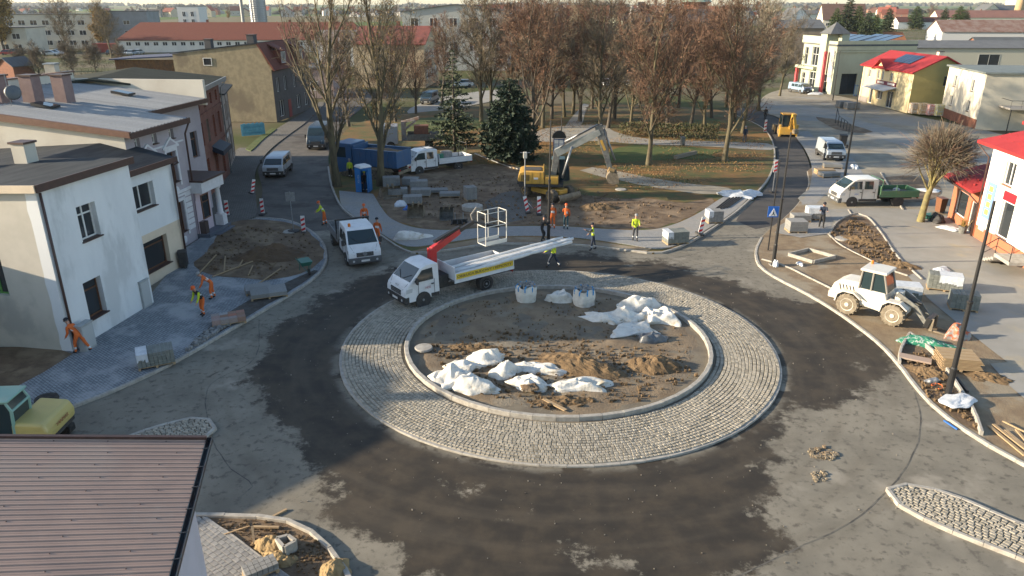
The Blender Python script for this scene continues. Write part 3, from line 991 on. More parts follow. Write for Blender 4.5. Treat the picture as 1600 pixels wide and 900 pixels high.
# ---------------- white corner house
a0, a1 = G(115, 552), G(241, 475)
ang = math.atan2((a1 - a0).y, (a1 - a0).x)
hs = House('corner_house', 'white rendered corner house with flat black tar roof and brown trim', 'house', a0, ang)
LA = (a1 - a0).length
hz = 7.75
CREAM = M('cream_plaster', (0.60, 0.50, 0.38), (0.54, 0.45, 0.34), scale=0.9, bump=0.15)
OLDW = M('weathered_plaster', (0.50, 0.465, 0.40), (0.44, 0.41, 0.35), scale=0.6, bump=0.2, c3=(0.37, 0.35, 0.31), s3=0.3)
hs.side((0, 0), (LA, 0), 0, hz, [(2.05, 4.75, 1.25, 1.65, 2, WHITEF), (1.45, 1.05, 1.2, 1.85, 1, BROWNF)], transom=0.72, sill=BROWNT, depth=0.26, curtain=0.5)
hs.side((LA, 0), (LA, 1.9), 0, hz)
L2 = LA + 6.2
hs.side((LA, 1.9), (L2, 1.9), 2.95, 6.55, [(2.3, 4.35, 2.0, 1.4, 2, WHITEF)], sill=BROWNT, depth=0.26, curtain=0.45)
hs.side((LA, 1.9), (L2, 1.9), 0, 2.95, [(2.5, 0.75, 2.2, 1.75, 1, BROWNF)], slot=1, sill=BROWNT, depth=0.26, transom=0.78, curtain=0.9)
hs.side((L2, 1.9), (L2, 12), 0, 6.3)
hs.side((0, 10.5), (0, 0), 0, hz, [(6.7, 2.7, 1.2, 2.4, 2, M('green_frame', (0.10, 0.26, 0.06), rough=0.5))], slot=2, depth=0.22)
hs.done([WHITEP, CREAM, OLDW])
# the white render wraps the corner in a ragged strip
st = MB()
for i in range(16):
    z0, z1 = hz * i / 16, hz * (i + 1) / 16
    w0, w1 = 0.55 + 0.12 * fbm(i * .9, 1), 0.55 + 0.12 * fbm((i + 1) * .9, 1)
    st.face([(-.012, 0, z0), (-.012, w0, z0), (-.012, w1, z1), (-.012, 0, z1)])
hs.part('render_strip', st, WHITEP)
rf = MB().hexa([(-.18, -.22, hz), (LA + .12, -.22, hz), (LA + .12, 11, hz - .45), (-.18, 11, hz - .45), (-.18, -.22, hz + .16), (LA + .12, -.22, hz + .16), (LA + .12, 11, hz - .3), (-.18, 11, hz - .3)])
roof = hs.part('roof', rf, TAR)
MB().box(-.2, -.27, hz - .13, LA + .16, -.2, hz + .21).build('fascia', BROWNT, roof)
MB().hexa([(-.26, -.2, hz - .13), (-.19, -.2, hz - .13), (-.19, 11, hz - .58), (-.26, 11, hz - .58), (-.26, -.2, hz + .2), (-.19, -.2, hz + .2), (-.19, 11, hz - .25), (-.26, 11, hz - .25)]).build('edge_trim', CREAM, roof)
rf2 = MB().hexa([(LA + .13, 1.6, 6.55), (L2 + .15, 1.6, 6.55), (L2 + .15, 5.5, 7.45), (LA + .13, 5.5, 7.45), (LA + .13, 1.6, 6.7), (L2 + .15, 1.6, 6.7), (L2 + .15, 5.5, 7.6), (LA + .13, 5.5, 7.6)])
rf2.hexa([(LA + .13, 5.5, 7.45), (L2 + .15, 5.5, 7.45), (L2 + .15, 12, 7.0), (LA + .13, 12, 7.0), (LA + .13, 5.5, 7.6), (L2 + .15, 5.5, 7.6), (L2 + .15, 12, 7.15), (LA + .13, 12, 7.15)])
r2 = hs.part('rear_roof', rf2, TAR)
MB().box(LA + .13, 1.52, 6.42, L2 + .2, 1.6, 6.74).build('fascia', BROWNT, r2)
hs.pipe([(.12, -.1, hz - .2), (.12, -.1, .1)], r=0.06)
hs.pipe([(L2 - .1, 1.3, 6.45), (L2 - .1, 1.75, 6.2), (L2 - .1, 1.8, .1)], r=0.06)
hs.chimney(4.9, 4.6, 7.5, .75, .75, 1.15, OLDW)
hs.chimney(2.0, 9.3, 7.2, .7, .8, 1.5, OLDW)
MB().tube([(7.6, 6.6, 7.3), (7.6, 6.6, 8.1)], .06).build('vent_pipe', STEEL, hs.root)
for k in range(3):
    sp = MB()
    sp.hexa([(1.0 + k * 1.1, 6.2, 7.55), (2.05 + k * 1.1, 6.2, 7.55), (2.05 + k * 1.1, 7.6, 8.35), (1.0 + k * 1.1, 7.6, 8.35), (1.0 + k * 1.1, 6.17, 7.6), (2.05 + k * 1.1, 6.17, 7.6), (2.05 + k * 1.1, 7.57, 8.4), (1.0 + k * 1.1, 7.57, 8.4)])
    pnl = sp.build('solar_panel', SOLAR, hs.root)
    MB().tube([(1.5 + k * 1.1, 7.4, 7.3), (1.5 + k * 1.1, 7.45, 8.25)], .025, 5).build('support', STEEL, pnl)

# meter cabinets by the wall
for (px, py, h_, lb, w_) in ((143, 545, 1.25, 'low grey meter cabinet beside bending worker at the house corner', .75), (232, 479, 1.45, 'tall grey meter cabinet standing against white house wall', .7)):
    p = G(px, py, .1)
    o = thing('meter_cabinet', lb, 'cabinet', p, ang, 'meter cabinets on the west pavement')
    MB().box(-w_ / 2, -.02, 0, w_ / 2, .3, h_).build('body', M('cabinet_grey', (0.33, 0.345, 0.34), (0.28, 0.29, 0.285), scale=3, rough=.6), o, bevel=.015)
    MB().box(-w_ / 2 - .03, -.05, h_, w_ / 2 + .03, .33, h_ + .06).build('lid', MATS['cabinet_grey'], o, bevel=.01)
    MB().box(-w_ / 2 + .04, -.032, .12, w_ / 2 - .04, -.02, h_ - .06).build('door', M('cabinet_door', (0.38, 0.39, 0.385), rough=.6), o)

# ---------------- lilac tenement with ornate windows and porch
LIL = M('lilac_plaster', (0.35, 0.315, 0.335), (0.31, 0.28, 0.30), scale=0.8, bump=0.15)
TRIM = M('white_trim', (0.58, 0.57, 0.58), (0.52, 0.51, 0.52), scale=3, bump=0.1)
PALEW = M('pale_side_wall', (0.58, 0.54, 0.46), (0.52, 0.475, 0.40), scale=0.4, bump=0.15, c3=(0.47, 0.42, 0.35), s3=0.2)
b0 = Vector((-22.35, 42.55, 0))
bang = math.atan2(6.9, .78)
hs = House('lilac_tenement', 'lilac grey tenement with white ornate window surrounds and corrugated grey roof', 'house', b0, bang)
LB = 6.0
ez = 8.1
hs.side((0, 0), (LB, 0), 0, ez, [(1.4, 1.0, 1.0, 2.0, 1, BROWNF), (3.9, 1.0, 1.0, 2.0, 1, BROWNF), (1.4, 4.35, 1.0, 1.95, 1, BROWNF), (3.9, 4.35, 1.0, 1.95, 1, BROWNF), (.9, 7.1, .5, .6, 1), (2.7, 7.1, .5, .6, 1), (4.6, 7.1, .5, .6, 1)], transom=.7, depth=.2, sill=BROWNT)
hs.side((LB, 0), (LB, 3.0), 0, ez)
hs.side((LB, 3.0), (LB + 8, 3.0), 0, ez, [(3.6, 4.3, 1.0, 1.95, 1, BROWNF), (6.2, 4.3, 1.0, 1.95, 1, BROWNF)], transom=.7, depth=.2)
hs.side((LB + 8, 3.0), (LB + 8, 16), 0, ez)
hs.side((0, 17), (0, 0), 0, ez, slot=1, z1b=(ez + 1.9, ez + .01))
hs.done([LIL, PALEW])
for u, v in ((1.4, 1.0), (3.9, 1.0), (1.4, 4.35), (3.9, 4.35)):
    m = MB()
    hh = 2.0 if v < 2 else 1.95
    m.box(u - .22, -.06, v - .3, u - .04, .0, v + hh + .25).box(u + 1.04, -.06, v - .3, u + 1.22, .0, v + hh + .25)
    m.box(u - .04, -.055, v + hh + .04, u + 1.04, .0, v + hh + .25)
    if v > 2:
        m.slab_xz([(u - .42, v + hh + .26), (u + 1.42, v + hh + .26), (u + 1.42, v + hh + .36), (u + .5, v + hh + .95), (u - .42, v + hh + .36)], -.12, 0)
        m.slot(1).slab_xz([(u - .1, v + hh + .42), (u + 1.1, v + hh + .42), (u + .5, v + hh + .8)], -.126, -.1).slot(0)
        m.box(u - .3, -.07, v - 1.0, u + 1.3, -.0, v - .85)
        m.lathe([(.26, -.03), (.3, 0), (.2, .03)], (u + .5, -.03, v - .58), 12, 'y')
    else:
        m.lathe([(.2, -.03), (.26, 0), (.15, .03)], (u + .5, -.03, v - .55), 12, 'y')
    hs.part('window_surround', m, [TRIM, LIL])
m = MB()
m.box(-.02, -.08, 3.55, LB + .02, 0, 3.75).box(-.02, -.05, 6.75, LB + .02, 0, 6.85)
for k in range(7):
    m.box(.05, -.025, .9 + k * .38, 1.1, 0, .9 + k * .38 + .3).box(5.2, -.025, .9 + k * .38, 5.95, 0, .9 + k * .38 + .3)
hs.part('stucco_band', m, [TRIM])
# corrugated roof, pieces are ridged sheets
def corrugated(x0, x1, y0, y1, z0, z1, pitch=.37, amp=.05):
    vs, fs = [], []
    n = int((x1 - x0) / pitch * 4)
    for i in range(n + 1):
        x = x0 + (x1 - x0) * i / n
        h = amp * (1 if (i % 4) in (1, 2) else -1)
        vs += [(x, y0, z0 + h), (x, y1, z1 + h)]
    for i in range(n):
        fs.append((2 * i, 2 * i + 2, 2 * i + 3, 2 * i + 1))
    mb = MB().raw(vs, fs)
    mb.box(x0, y0 + .02, z0 - .16, x1, y0 + .1, z0 - .05)
    return mb
CORR = M_stone('fibre_cement_sheet', (0.24, 0.25, 0.26), (0.33, 0.34, 0.345), (0.27, 0.28, 0.29), rough=.6)
for k in range(17):
    a = -.1 + k * (LB + .25) / 17
    hs.part('roof_sheet', corrugated(a, a + (LB + .25) / 17 - .012, -.55, 13, ez + .12, ez + 1.6), CORR)
for k in range(21):
    a = LB + .16 + k * .383
    hs.part('roof_sheet', corrugated(a, a + .371, 2.4, 13, ez + .40, ez + 1.6), CORR)
MB().box(-.28, -.65, ez - .2, LB + .2, -.57, ez + .14).build('fascia', BROWNT, hs.root)
MB().box(LB + .25, 2.28, ez + .1, LB + 8.3, 2.36, ez + .42).build('fascia', BROWNT, hs.root)
MB().hexa([(-.3, -.56, ez - .15), (-.11, -.56, ez - .15), (-.11, 13, ez + 1.3), (-.3, 13, ez + 1.3), (-.3, -.56, ez + .2), (-.11, -.56, ez + .2), (-.11, 13, ez + 1.75), (-.3, 13, ez + 1.75)]).build('verge_trim', M('copper_brown_trim', (0.16, 0.085, 0.06), (0.13, 0.07, 0.05), scale=3, rough=.5), hs.root)
MB().box(LB + 8.21, 2.5, ez - .1, LB + 8.5, 13, ez + 1.75).build('fire_wall', PALEW, hs.root)
MB().box(-.3, 13.02, ez - 1, LB + 8.5, 13.35, ez + 2.2).build('ridge_wall', PALEW, hs.root)
MB().box(-.35, 12.95, ez + 2.2, LB + 8.6, 13.42, ez + 2.3).build('ridge_coping', MATS['copper_brown_trim'], hs.root)
MAUV = M('mauve_plaster', (0.24, 0.17, 0.16), (0.20, 0.14, 0.135), scale=2, bump=.2)
for x, y in ((2.9, 9.6), (4.2, 8.4), (5.6, 7.3)):
    hs.chimney(x, y, ez + .7 + y * .07, .85, .85, 1.5, MAUV)
for x, y in ((3.1, 6.6), (10.5, 6.2)):
    z = ez + .3 + y * .105
    m = MB().hexa([(x, y, z), (x + .9, y, z), (x + .9, y + 1.3, z + .16), (x, y + 1.3, z + .16), (x, y, z + .12), (x + .9, y, z + .12), (x + .9, y + 1.3, z + .34), (x, y + 1.3, z + .34)])
    q = hs.part('skylight', m, BLACKM)
    MB().face([(x + .08, y + .08, z + .14), (x + .82, y + .08, z + .14), (x + .82, y + 1.22, z + .347), (x + .08, y + 1.22, z + .347)]).build('pane', GLASS, q)
m = MB()
prof = [(.0, 0.0), (.2, .02), (.38, .08), (.46, .13)]
m.lathe(prof, (0, 0, 0), 16, 'y')
dish = m.build('satellite_dish', M('dish_grey', (0.10, 0.11, 0.12), rough=.5), hs.root, smooth=True)
dish.location = (2.75, 8.6, ez + 2.0)
dish.rotation_euler = (R(-15), 0, R(-50))
MB().tube([(2.75, 8.9, ez + 1.0), (2.75, 8.9, ez + 3.1)], .025, 5).build('mast', STEEL, hs.root)
hs.pipe([(LB + .1, -.6, ez - .1), (LB + .1, -.2, ez - .9), (LB + .1, -.12, .2)], r=.06)
# porch in the nook
po = MB()
po.box(LB + .02, -.9, 0, LB + 3.1, 2.95, .35)
porch = hs.part('porch', po, M('porch_tiles', (0.10, 0.115, 0.14), (0.085, 0.095, 0.115), scale=5, rough=.5))
MB().box(LB + .6, -1.3, 0, LB + 2.9, -.91, .18).build('step', MATS['porch_tiles'], porch)
MB().box(LB + .05, -.2, .36, LB + 2.0, 2.95, 3.2).build('porch_wall', M('pink_plaster', (0.46, 0.38, 0.42), (0.41, 0.34, 0.37), scale=1, bump=.15), porch)
MB().box(LB + .02, -.8, 3.2, LB + 3.05, 2.97, 3.95).build('entablature', TRIM, porch)
MB().box(LB + .0, -.95, 3.95, LB + 3.2, 2.98, 4.08).build('porch_roof', BROWNT, porch)
for x in (LB + 2.65,):
    MB().box(x - .3, -.75, .35, x + .3, -.15, 1.1).build('pedestal', TRIM, porch)
    MB().lathe([(.27, 1.1), (.27, 1.2), (.2, 1.25), (.19, 2.0), (.165, 2.95), (.25, 3.05), (.27, 3.2)], (x, -.45, 0), 14).build('column', TRIM, porch, smooth=True)
wm, pm = window_mesh(1.0, 1.7, 1, .7, BROWNF)
wo = link('window', wm, porch, (LB + .7, -.26, 1.2))
link('pane', pm, wo)
MB().box(LB + .1, -.62, 0, LB + .55, -.1, 1.2).build('pier', M('polished_stone', (0.07, 0.05, 0.045), rough=.25, spec=.5), hs.root)

# ---------------- brick tenement, dark roof
c0, c1 = Vector((-25.3, 60.2, 0)), Vector((-27.0, 69.6, 0))
cang = math.atan2((c1 - c0).y, (c1 - c0).x)
hs = House('brick_tenement', 'red brick tenement with wide black tar roof beside lilac house', 'house', c0, cang)
LC = (c1 - c0).length
hs.side((-1.5, 0), (LC, 0), 0, 8.8, [(1.6, 4.2, .9, 1.9, 2), (4.0, 4.2, .9, 1.9, 2), (6.6, 4.2, .9, 1.9, 2), (9.0, 4.2, .9, 1.9, 2), (2.0, .9, 1.1, 2.2, 1, BROWNF), (5.4, .3, 1.1, 2.6, 1, BROWNF), (8.4, .6, 1.2, 2.3, 1, BROWNF), (1.6, 7.1, .8, .9, 1), (4.0, 7.1, .8, .9, 1), (6.6, 7.1, .8, .9, 1), (9.0, 7.1, .8, .9, 1)], depth=.2)
hs.side((LC, 0), (LC, 14), 0, 8.8)
hs.side((-1.5, 14), (-1.5, 0), 0, 8.8)
hs.done([BRICK])
m = MB()
m.hexa([(-1.9, -.6, 8.8), (LC + .4, -.6, 8.8), (LC + .4, 7, 9.75), (-1.9, 7, 9.75), (-1.9, -.6, 8.95), (LC + .4, -.6, 8.95), (LC + .4, 7, 9.9), (-1.9, 7, 9.9)])
m.hexa([(-1.9, 7, 9.75), (LC + .4, 7, 9.75), (LC + .4, 14.5, 8.8), (-1.9, 14.5, 8.8), (-1.9, 7, 9.9), (LC + .4, 7, 9.9), (LC + .4, 14.5, 8.95), (-1.9, 14.5, 8.95)])
rf = hs.part('roof', m, M('mossy_tar_roof', (0.026, 0.03, 0.024), (0.045, 0.048, 0.04), scale=1.2, spec=.1, rough=1, bump=.4, bscale=20, stretch=(2.5, .4, 1)))
MB().box(-1.95, -.7, 8.62, LC + .45, -.61, 8.98).build('gutter', STEEL, rf)
m = MB().box(-1.5, -.08, 6.5, LC, 0, 6.75)
m.box(-1.5, -.05, 3.5, LC, 0, 3.7)
hs.part('brick_course', m, BRICK)
m = MB().hexa([(3.2, -.9, 2.9), (7.0, -.9, 2.9), (7.0, 0, 3.3), (3.2, 0, 3.3), (3.2, -.9, 3.3), (7.0, -.9, 3.3), (7.0, 0, 3.75), (3.2, 0, 3.75)])
hs.part('awning', m, M('dark_awning', (0.02, 0.025, 0.04), rough=.6))
hs.chimney(-1.0, 9.5, 9.3, .9, .7, 1.6, OLDW, STEEL)
hs.pipe([(LC - .05, -.65, 8.6), (LC - .05, -.15, 8.0), (LC - .05, -.1, .1)], STEEL)

# ---------------- narrow timbered annexe
d0 = c1 + Vector((-.3, .4, 0))
hs = House('timbered_house', 'narrow beige house with brown framing at end of the brick row', 'house', d0, cang + R(5))
BEI = M('beige_plaster', (0.34, 0.28, 0.24), (0.28, 0.235, 0.205), scale=1.2, bump=.2)
hs.side((0, 0), (8.5, 0), 0, 7.3, [(1.2, 4.3, .9, 1.7, 2), (4.2, 4.3, .9, 1.7, 2), (6.6, 4.3, .9, 1.7, 2), (1.0, .7, 1.2, 2.0, 2), (3.6, .2, 1.0, 2.4, 1, BROWNF), (6.2, .7, 1.2, 2.0, 2)])
hs.side((8.5, 0), (8.5, 10), 0, 7.3)
hs.side((0, 10), (0, 0), 0, 7.3)
hs.done([BEI])
m = MB().hexa([(-.3, -.6, 7.3), (9, -.6, 7.3), (9, 10, 8.9), (-.3, 10, 8.9), (-.3, -.6, 7.42), (9, -.6, 7.42), (9, 10, 9.05), (-.3, 10, 9.05)])
hs.part('roof', m, TAR)
m = MB()
for x in (.05, 2.6, 5.6, 8.3):
    m.box(x, -.04, .3, x + .16, 0, 7.2)
m.box(0, -.045, 3.4, 8.5, 0, 3.6).box(0, -.045, 6.9, 8.5, 0, 7.05)
hs.part('timber_frame', m, BROWNT)
MB().box(2.0, -.09, 3.0, 3.6, -.05, 3.35).build('house_sign', M('pale_sign', (0.5, 0.5, 0.5), rough=.5), hs.root)

# ---------------- stucco gable house with red mansard
e0 = G(433, 191)
eang = R(86)
hs = House('mansard_house', 'grey brown stucco house with blank gable wall and red tiled mansard dormer', 'house', e0, eang)
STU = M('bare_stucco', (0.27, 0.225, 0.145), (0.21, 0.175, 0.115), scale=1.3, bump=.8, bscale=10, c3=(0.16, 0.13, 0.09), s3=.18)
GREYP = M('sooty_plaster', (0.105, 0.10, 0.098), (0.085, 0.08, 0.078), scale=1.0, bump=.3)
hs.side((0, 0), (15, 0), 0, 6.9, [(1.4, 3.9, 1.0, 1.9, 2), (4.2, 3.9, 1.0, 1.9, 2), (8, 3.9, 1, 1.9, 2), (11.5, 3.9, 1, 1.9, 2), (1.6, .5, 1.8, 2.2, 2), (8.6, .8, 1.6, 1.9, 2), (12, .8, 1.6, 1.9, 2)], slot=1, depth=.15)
m = MB().box(5.0, -.05, 0, 6.1, -.0, 2.5)
hs.part('door', m, M('red_door', (0.22, 0.03, 0.03), rough=.5))
# gable outline
ga = [(0, 0), (0, 6.9), (1.6, 10.3), (13.5, 9.0), (13.5, 0)]
hs.mb.slot(0)
hs.mb.face([(0, p[0], p[1]) for p in ga])
hs.mb.face([(15, p[0], p[1]) for p in ga])
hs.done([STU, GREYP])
m = MB().hexa([(-.12, -.35, 6.8), (15.1, -.35, 6.8), (15.1, 1.7, 10.35), (-.12, 1.7, 10.35), (-.12, -.5, 6.9), (15.1, -.5, 6.9), (15.1, 1.55, 10.5), (-.12, 1.55, 10.5)])
rf = hs.part('mansard', m, TILE)
m = MB().hexa([(-.15, 1.5, 10.3), (15.1, 1.5, 10.3), (15.1, 13.8, 9.0), (-.15, 13.8, 9.0), (-.15, 1.5, 10.5), (15.1, 1.5, 10.5), (15.1, 13.8, 9.15), (-.15, 13.8, 9.15)])
hs.part('roof', m, TAR)
for x in (3.0, 10.0):
    m = MB().box(x, -.35, 7.5, x + 1.9, 1.6, 9.35)
    dm = m.build('dormer', TILE, hs.root)
    MB().hexa([(x - .15, -.55, 9.2), (x + 2.05, -.55, 9.2), (x + 2.05, 1.6, 10.2), (x - .15, 1.6, 10.2), (x - .15, -.55, 9.35), (x + 2.05, -.55, 9.35), (x + 2.05, 1.6, 10.35), (x - .15, 1.6, 10.35)]).build('dormer_roof', TILE, dm)
    wm, pm = window_mesh(1.5, 1.5, 3, 0, WHITEF)
    wo = link('window', wm, dm, (x + .2, -.43, 7.65))
    link('pane', pm, wo)
wm, pm = window_mesh(1.2, 1.0, 1, 0, WHITEF)
wo = link('window', wm, hs.root, (-.08, 9.3, 7.5), (0, 0, R(-90)))
link('pane', pm, wo)
hs.chimney(3.5, 3.4, 10.2, 1.2, 1.0, 1.1, M('dark_render', (0.06, 0.06, 0.065), rough=.8))
hs.chimney(1.0, 8.4, 9.6, .9, .9, 1.2, MATS['dark_render'])

# generic small house ---------------------------------------------------------
def plain_house(name, label, p, ang, w_, d, h, rh, wall, roof, axis='x', wins=(), group=None, over=.4, cat='house', chim=0, wframe=None, hip=0.0, flat=False, cmat=None, sidewins=()):
    """front runs along local x, gable (axis x) or ridge across (axis y), or flat"""
    o = thing(name, label, cat, (p[0], p[1], p[2] if len(p) > 2 else 0), ang, group)
    mb = MB()
    if flat:
        mb.box(0, 0, 0, w_, d, h)
    elif axis == 'x':
        mb.raw([(0, 0, 0), (w_, 0, 0), (w_, d, 0), (0, d, 0), (0, 0, h), (w_, 0, h), (w_, d, h), (0, d, h), (hip, d / 2, h + rh), (w_ - hip, d / 2, h + rh)],
               [(0, 1, 5, 4), (1, 2, 6, 5), (2, 3, 7, 6), (3, 0, 4, 7), (4, 7, 8), (5, 9, 6)])
    else:
        mb.raw([(0, 0, 0), (w_, 0, 0), (w_, d, 0), (0, d, 0), (0, 0, h), (w_, 0, h), (w_, d, h), (0, d, h), (w_ / 2, hip, h + rh), (w_ / 2, d - hip, h + rh)],
               [(0, 1, 5, 4), (1, 2, 6, 5), (2, 3, 7, 6), (3, 0, 4, 7), (4, 5, 8), (7, 9, 6)])
    mb.build('wall', wall, o, fix=False)
    m = MB()
    t = .16
    if flat:
        m.box(-over, -over, h, w_ + over, d + over, h + .25)
    elif axis == 'x':
        k = over * rh / (d / 2)
        x0, x1 = -over, w_ + over
        for y, yr in ((-over, 1), (d + over, -1)):
            m.hexa([(x0, y, h - k), (x1, y, h - k), (x1 - hip, d / 2, h + rh), (x0 + hip, d / 2, h + rh), (x0, y, h - k + t), (x1, y, h - k + t), (x1 - hip, d / 2, h + rh + t), (x0 + hip, d / 2, h + rh + t)])
        if hip:
            for x, s in ((x0, 1), (x1, -1)):
                m.raw([(x, -over, h - k + t), (x, d + over, h - k + t), (x + s * hip, d / 2, h + rh + t)], [(0, 1, 2)])
    else:
        k = over * rh / (w_ / 2)
        y0, y1 = -over, d + over
        for x in (-over, w_ + over):
            m.hexa([(x, y0, h - k), (x, y1, h - k), (w_ / 2, y1 - hip, h + rh), (w_ / 2, y0 + hip, h + rh), (x, y0, h - k + t), (x, y1, h - k + t), (w_ / 2, y1 - hip, h + rh + t), (w_ / 2, y0 + hip, h + rh + t)])
        if hip:
            for y, s in ((y0, 1), (y1, -1)):
                m.raw([(-over, y, h - k + t), (w_ + over, y, h - k + t), (w_ / 2, y + s * hip, h + rh + t)], [(0, 1, 2)])
    rf = m.build('roof', roof, o, fix=True)
    for (x, z, ww, hh) in wins:
        wm, pm = window_mesh(ww, hh, 2 if ww > .8 else 1, 0, wframe or WHITEF, .09)
        wo = link('window', wm, o, (x, -.05, z))
        link('pane', pm, wo)
    for (sd, y, z, ww, hh) in sidewins:
        wm, pm = window_mesh(ww, hh, 2 if ww > .8 else 1, 0, wframe or WHITEF, .09)
        if sd == 'l':
            wo = link('window', wm, o, (-.05, y, z), (0, 0, R(-90)))
        else:
            wo = link('window', wm, o, (w_ + .05, y, z), (0, 0, R(90)))
        link('pane', pm, wo)
    rnd = random.Random(int(w_ * 100 + d * 7))
    for i in range(chim):
        x = w_ * (i + 1) / (chim + 1) + rnd.uniform(-.5, .5)
        y = d / 2 + .5
        c = MB().box(x, y, h, x + .7, y + .6, h + (rh if not flat else .2) + 1.0).build('chimney', cmat or BRICKF, rf)
    return o

def at_px(px, py, ang=0.0):
    return G(px, py)

# house out of the picture to the left; its roof shades the street
plain_house('hipped_house', 'hipped roof house just outside the left edge, shading the street', (-26.0, 17.5), R(90), 14.0, 9.0, 4.7, 2.6, OLDW, TILED, 'x', [(2, 1, 1.2, 1.4), (5, 1, 1.2, 1.4), (9, 1, 1.2, 1.4)], chim=1, hip=5.0)

# ---------------- long white hall with red tiled roof
hp = G(205, 82)
wins = [(3 + i * 3.1, 2.2, 1.7, 1.3) for i in range(26)]
plain_house('long_hall', 'long white hall with red tiled roof stretching behind the brick row', (-137, 268), R(3), 86, 17, 4.2, 5.4, M('hall_white', (0.60, 0.57, 0.52), (0.54, 0.51, 0.47), scale=.4), TILE, 'x', wins, cat='hall', hip=6, chim=2)
# ---------------- shed with blue roof and boarded wall
o = thing('boarded_shed', 'low shed with blue flat roof and brown boarded wall', 'shed', (-70, 135, 0), R(4))
MB().box(0, 0, 0, 18, 9, 4.6).build('wall', M('yellow_brick', (0.27, 0.20, 0.11), (0.21, 0.16, 0.09), scale=2, bump=.4, bscale=8), o)
MB().hexa([(-.6, -.8, 6.2), (26, -.8, 7.4), (26, 10, 7.4), (-.6, 10, 6.2), (-.6, -.8, 6.4), (26, -.8, 7.6), (26, 10, 7.6), (-.6, 10, 6.4)]).build('roof', M('blue_roof', (0.045, 0.055, 0.10), (0.06, 0.07, 0.115), scale=1), o)
for i in range(22):
    z = random.Random(i).uniform(-.1, .1)
    MB().box(i * .5, -.12, 2.2 + z, i * .5 + .46, -.02, 6.2).build('board', M('weathered_boards', (0.16, 0.08, 0.035), (0.10, 0.055, 0.03), scale=2), o)

# ---------------- far school blocks
SCH = M('school_plaster', (0.50, 0.47, 0.39), (0.44, 0.41, 0.34), scale=.3)
rows = [(2 + i * 4.4, z, 2.6, 1.8) for i in range(16) for z in (1.2, 4.8, 8.4)]
plain_house('school_block', 'long three storey cream school block near the horizon at left', (-232, 292), R(2), 74, 14, 12.2, 0, SCH, GREYROOF, wins=rows, flat=True, cat='school', over=.3)
rows = [(2 + i * 4.4, z, 2.6, 1.8) for i in range(9) for z in (1.2, 4.6)]
plain_house('school_wing', 'lower two storey school wing in front of the long cream block', (-207, 262), R(2), 42, 12, 8.2, 0, SCH, GREYROOF, wins=rows, flat=True, cat='school', over=.3)
plain_house('grey_block', 'blank grey concrete end block at right of the cream school', (-157, 296), R(6), 18, 14, 13.2, 0, M('grey_render', (0.24, 0.25, 0.255), (0.20, 0.21, 0.215), scale=.4), GREYROOF, wins=[(9, 8.5, 2.4, 1.6), (9, 4.8, 2.4, 1.6)], flat=True, cat='building', over=.2)
plain_house('white_tower_block', 'slim white block with tall windows beyond the grey school end', (-141, 330), 0, 9, 9, 15, 0, M('tower_white', (0.56, 0.55, 0.52), rough=.8), GREYROOF, wins=[(2, 2 + i * 3, 1.4, 2) for i in range(4)] + [(5.5, 2 + i * 3, 1.4, 2) for i in range(4)], flat=True, cat='building', over=.1)
plain_house('garden_shed', 'small brick garden shed with pale gable in the left allotments', (-116, 172), R(-20), 5, 5, 2.6, 1.6, BRICKF, GREYROOF, 'y', cat='shed')
plain_house('low_annexe', 'low white flat roofed annexe behind the brick tenement chimneys', (-62, 106), R(4), 22, 10, 3.6, 0, M('annexe_white', (0.55, 0.54, 0.52), rough=.8), M('pale_roof', (0.45, 0.45, 0.44), rough=.7), flat=True, cat='building')
for k, (x, y, w_, h_) in enumerate(((-62, 68, 6, 6.5), (-52, 66, 4, 6.9))):
    o = MB().box(0, 0, 0, w_ * .35, 1.2, h_).build('brick_stack', BRICKF)
    o.location = (x, y, 0)
    tag(o, ['broad brick chimney stack at far left behind the lilac roof', 'brick chimney stack with aerial behind the mauve chimneys'][k], 'chimney')

# ---------------- behind the park
plain_house('beige_gable_house', 'beige gabled house with red tiled roof behind two bare street trees', (-31, 150), R(-4), 14, 16, 8.2, 3.0, M('beige_gable', (0.46, 0.37, 0.24), (0.40, 0.32, 0.21), scale=.5), M('rust_roof', (0.20, 0.06, 0.045), (0.15, 0.05, 0.04), scale=1), 'x', [], chim=1,
            sidewins=[('r', 2 + i * 2.5, z, 1.0, 1.7) for i in range(5) for z in (1.6, 5.2)])
plain_house('pink_shop', 'low pink grey building with tin canopy left of the beige gable', (-46, 132), R(-2), 15, 9, 5.0, 0, M('pinkish_plaster', (0.34, 0.27, 0.26), (0.29, 0.235, 0.23), scale=.6), GREYROOF, flat=True, wins=[(2 + i * 3, 1.3, 1.4, 1.6) for i in range(4)], cat='building')
GRW = M('grey_cladding', (0.36, 0.37, 0.35), (0.32, 0.33, 0.31), scale=2, stretch=(.2, .2, 8))
plain_house('cladded_workshop', 'tall grey clad building with row of square windows behind the spruce', (-27, 192), R(-3), 26, 20, 13.8, 1.6, GRW, GREYROOF, 'y', [(2 + i * 4.8, 10.2, 2.0, 2.2) for i in range(5)] + [(2 + i * 4.8, 4.6, 2.0, 2.2) for i in range(5)], cat='building')
plain_house('white_workshop', 'low white workshop with rusty corrugated roof left of grey clad building', (-52, 204), R(-2), 30, 14, 6.5, 2.4, M('workshop_white', (0.52, 0.52, 0.50), rough=.8), M('rusty_corrugated', (0.13, 0.09, 0.075), (0.22, 0.22, 0.22), scale=.9, stretch=(6, .5, 1)), 'x', cat='building')
plain_house('green_hall', 'pale green hall with low gable glimpsed above the park trees', (46, 320), R(10), 40, 24, 9, 3.0, M('pale_green_wall', (0.36, 0.40, 0.31), (0.32, 0.36, 0.28), scale=.4), GREYROOF, 'x', cat='hall')
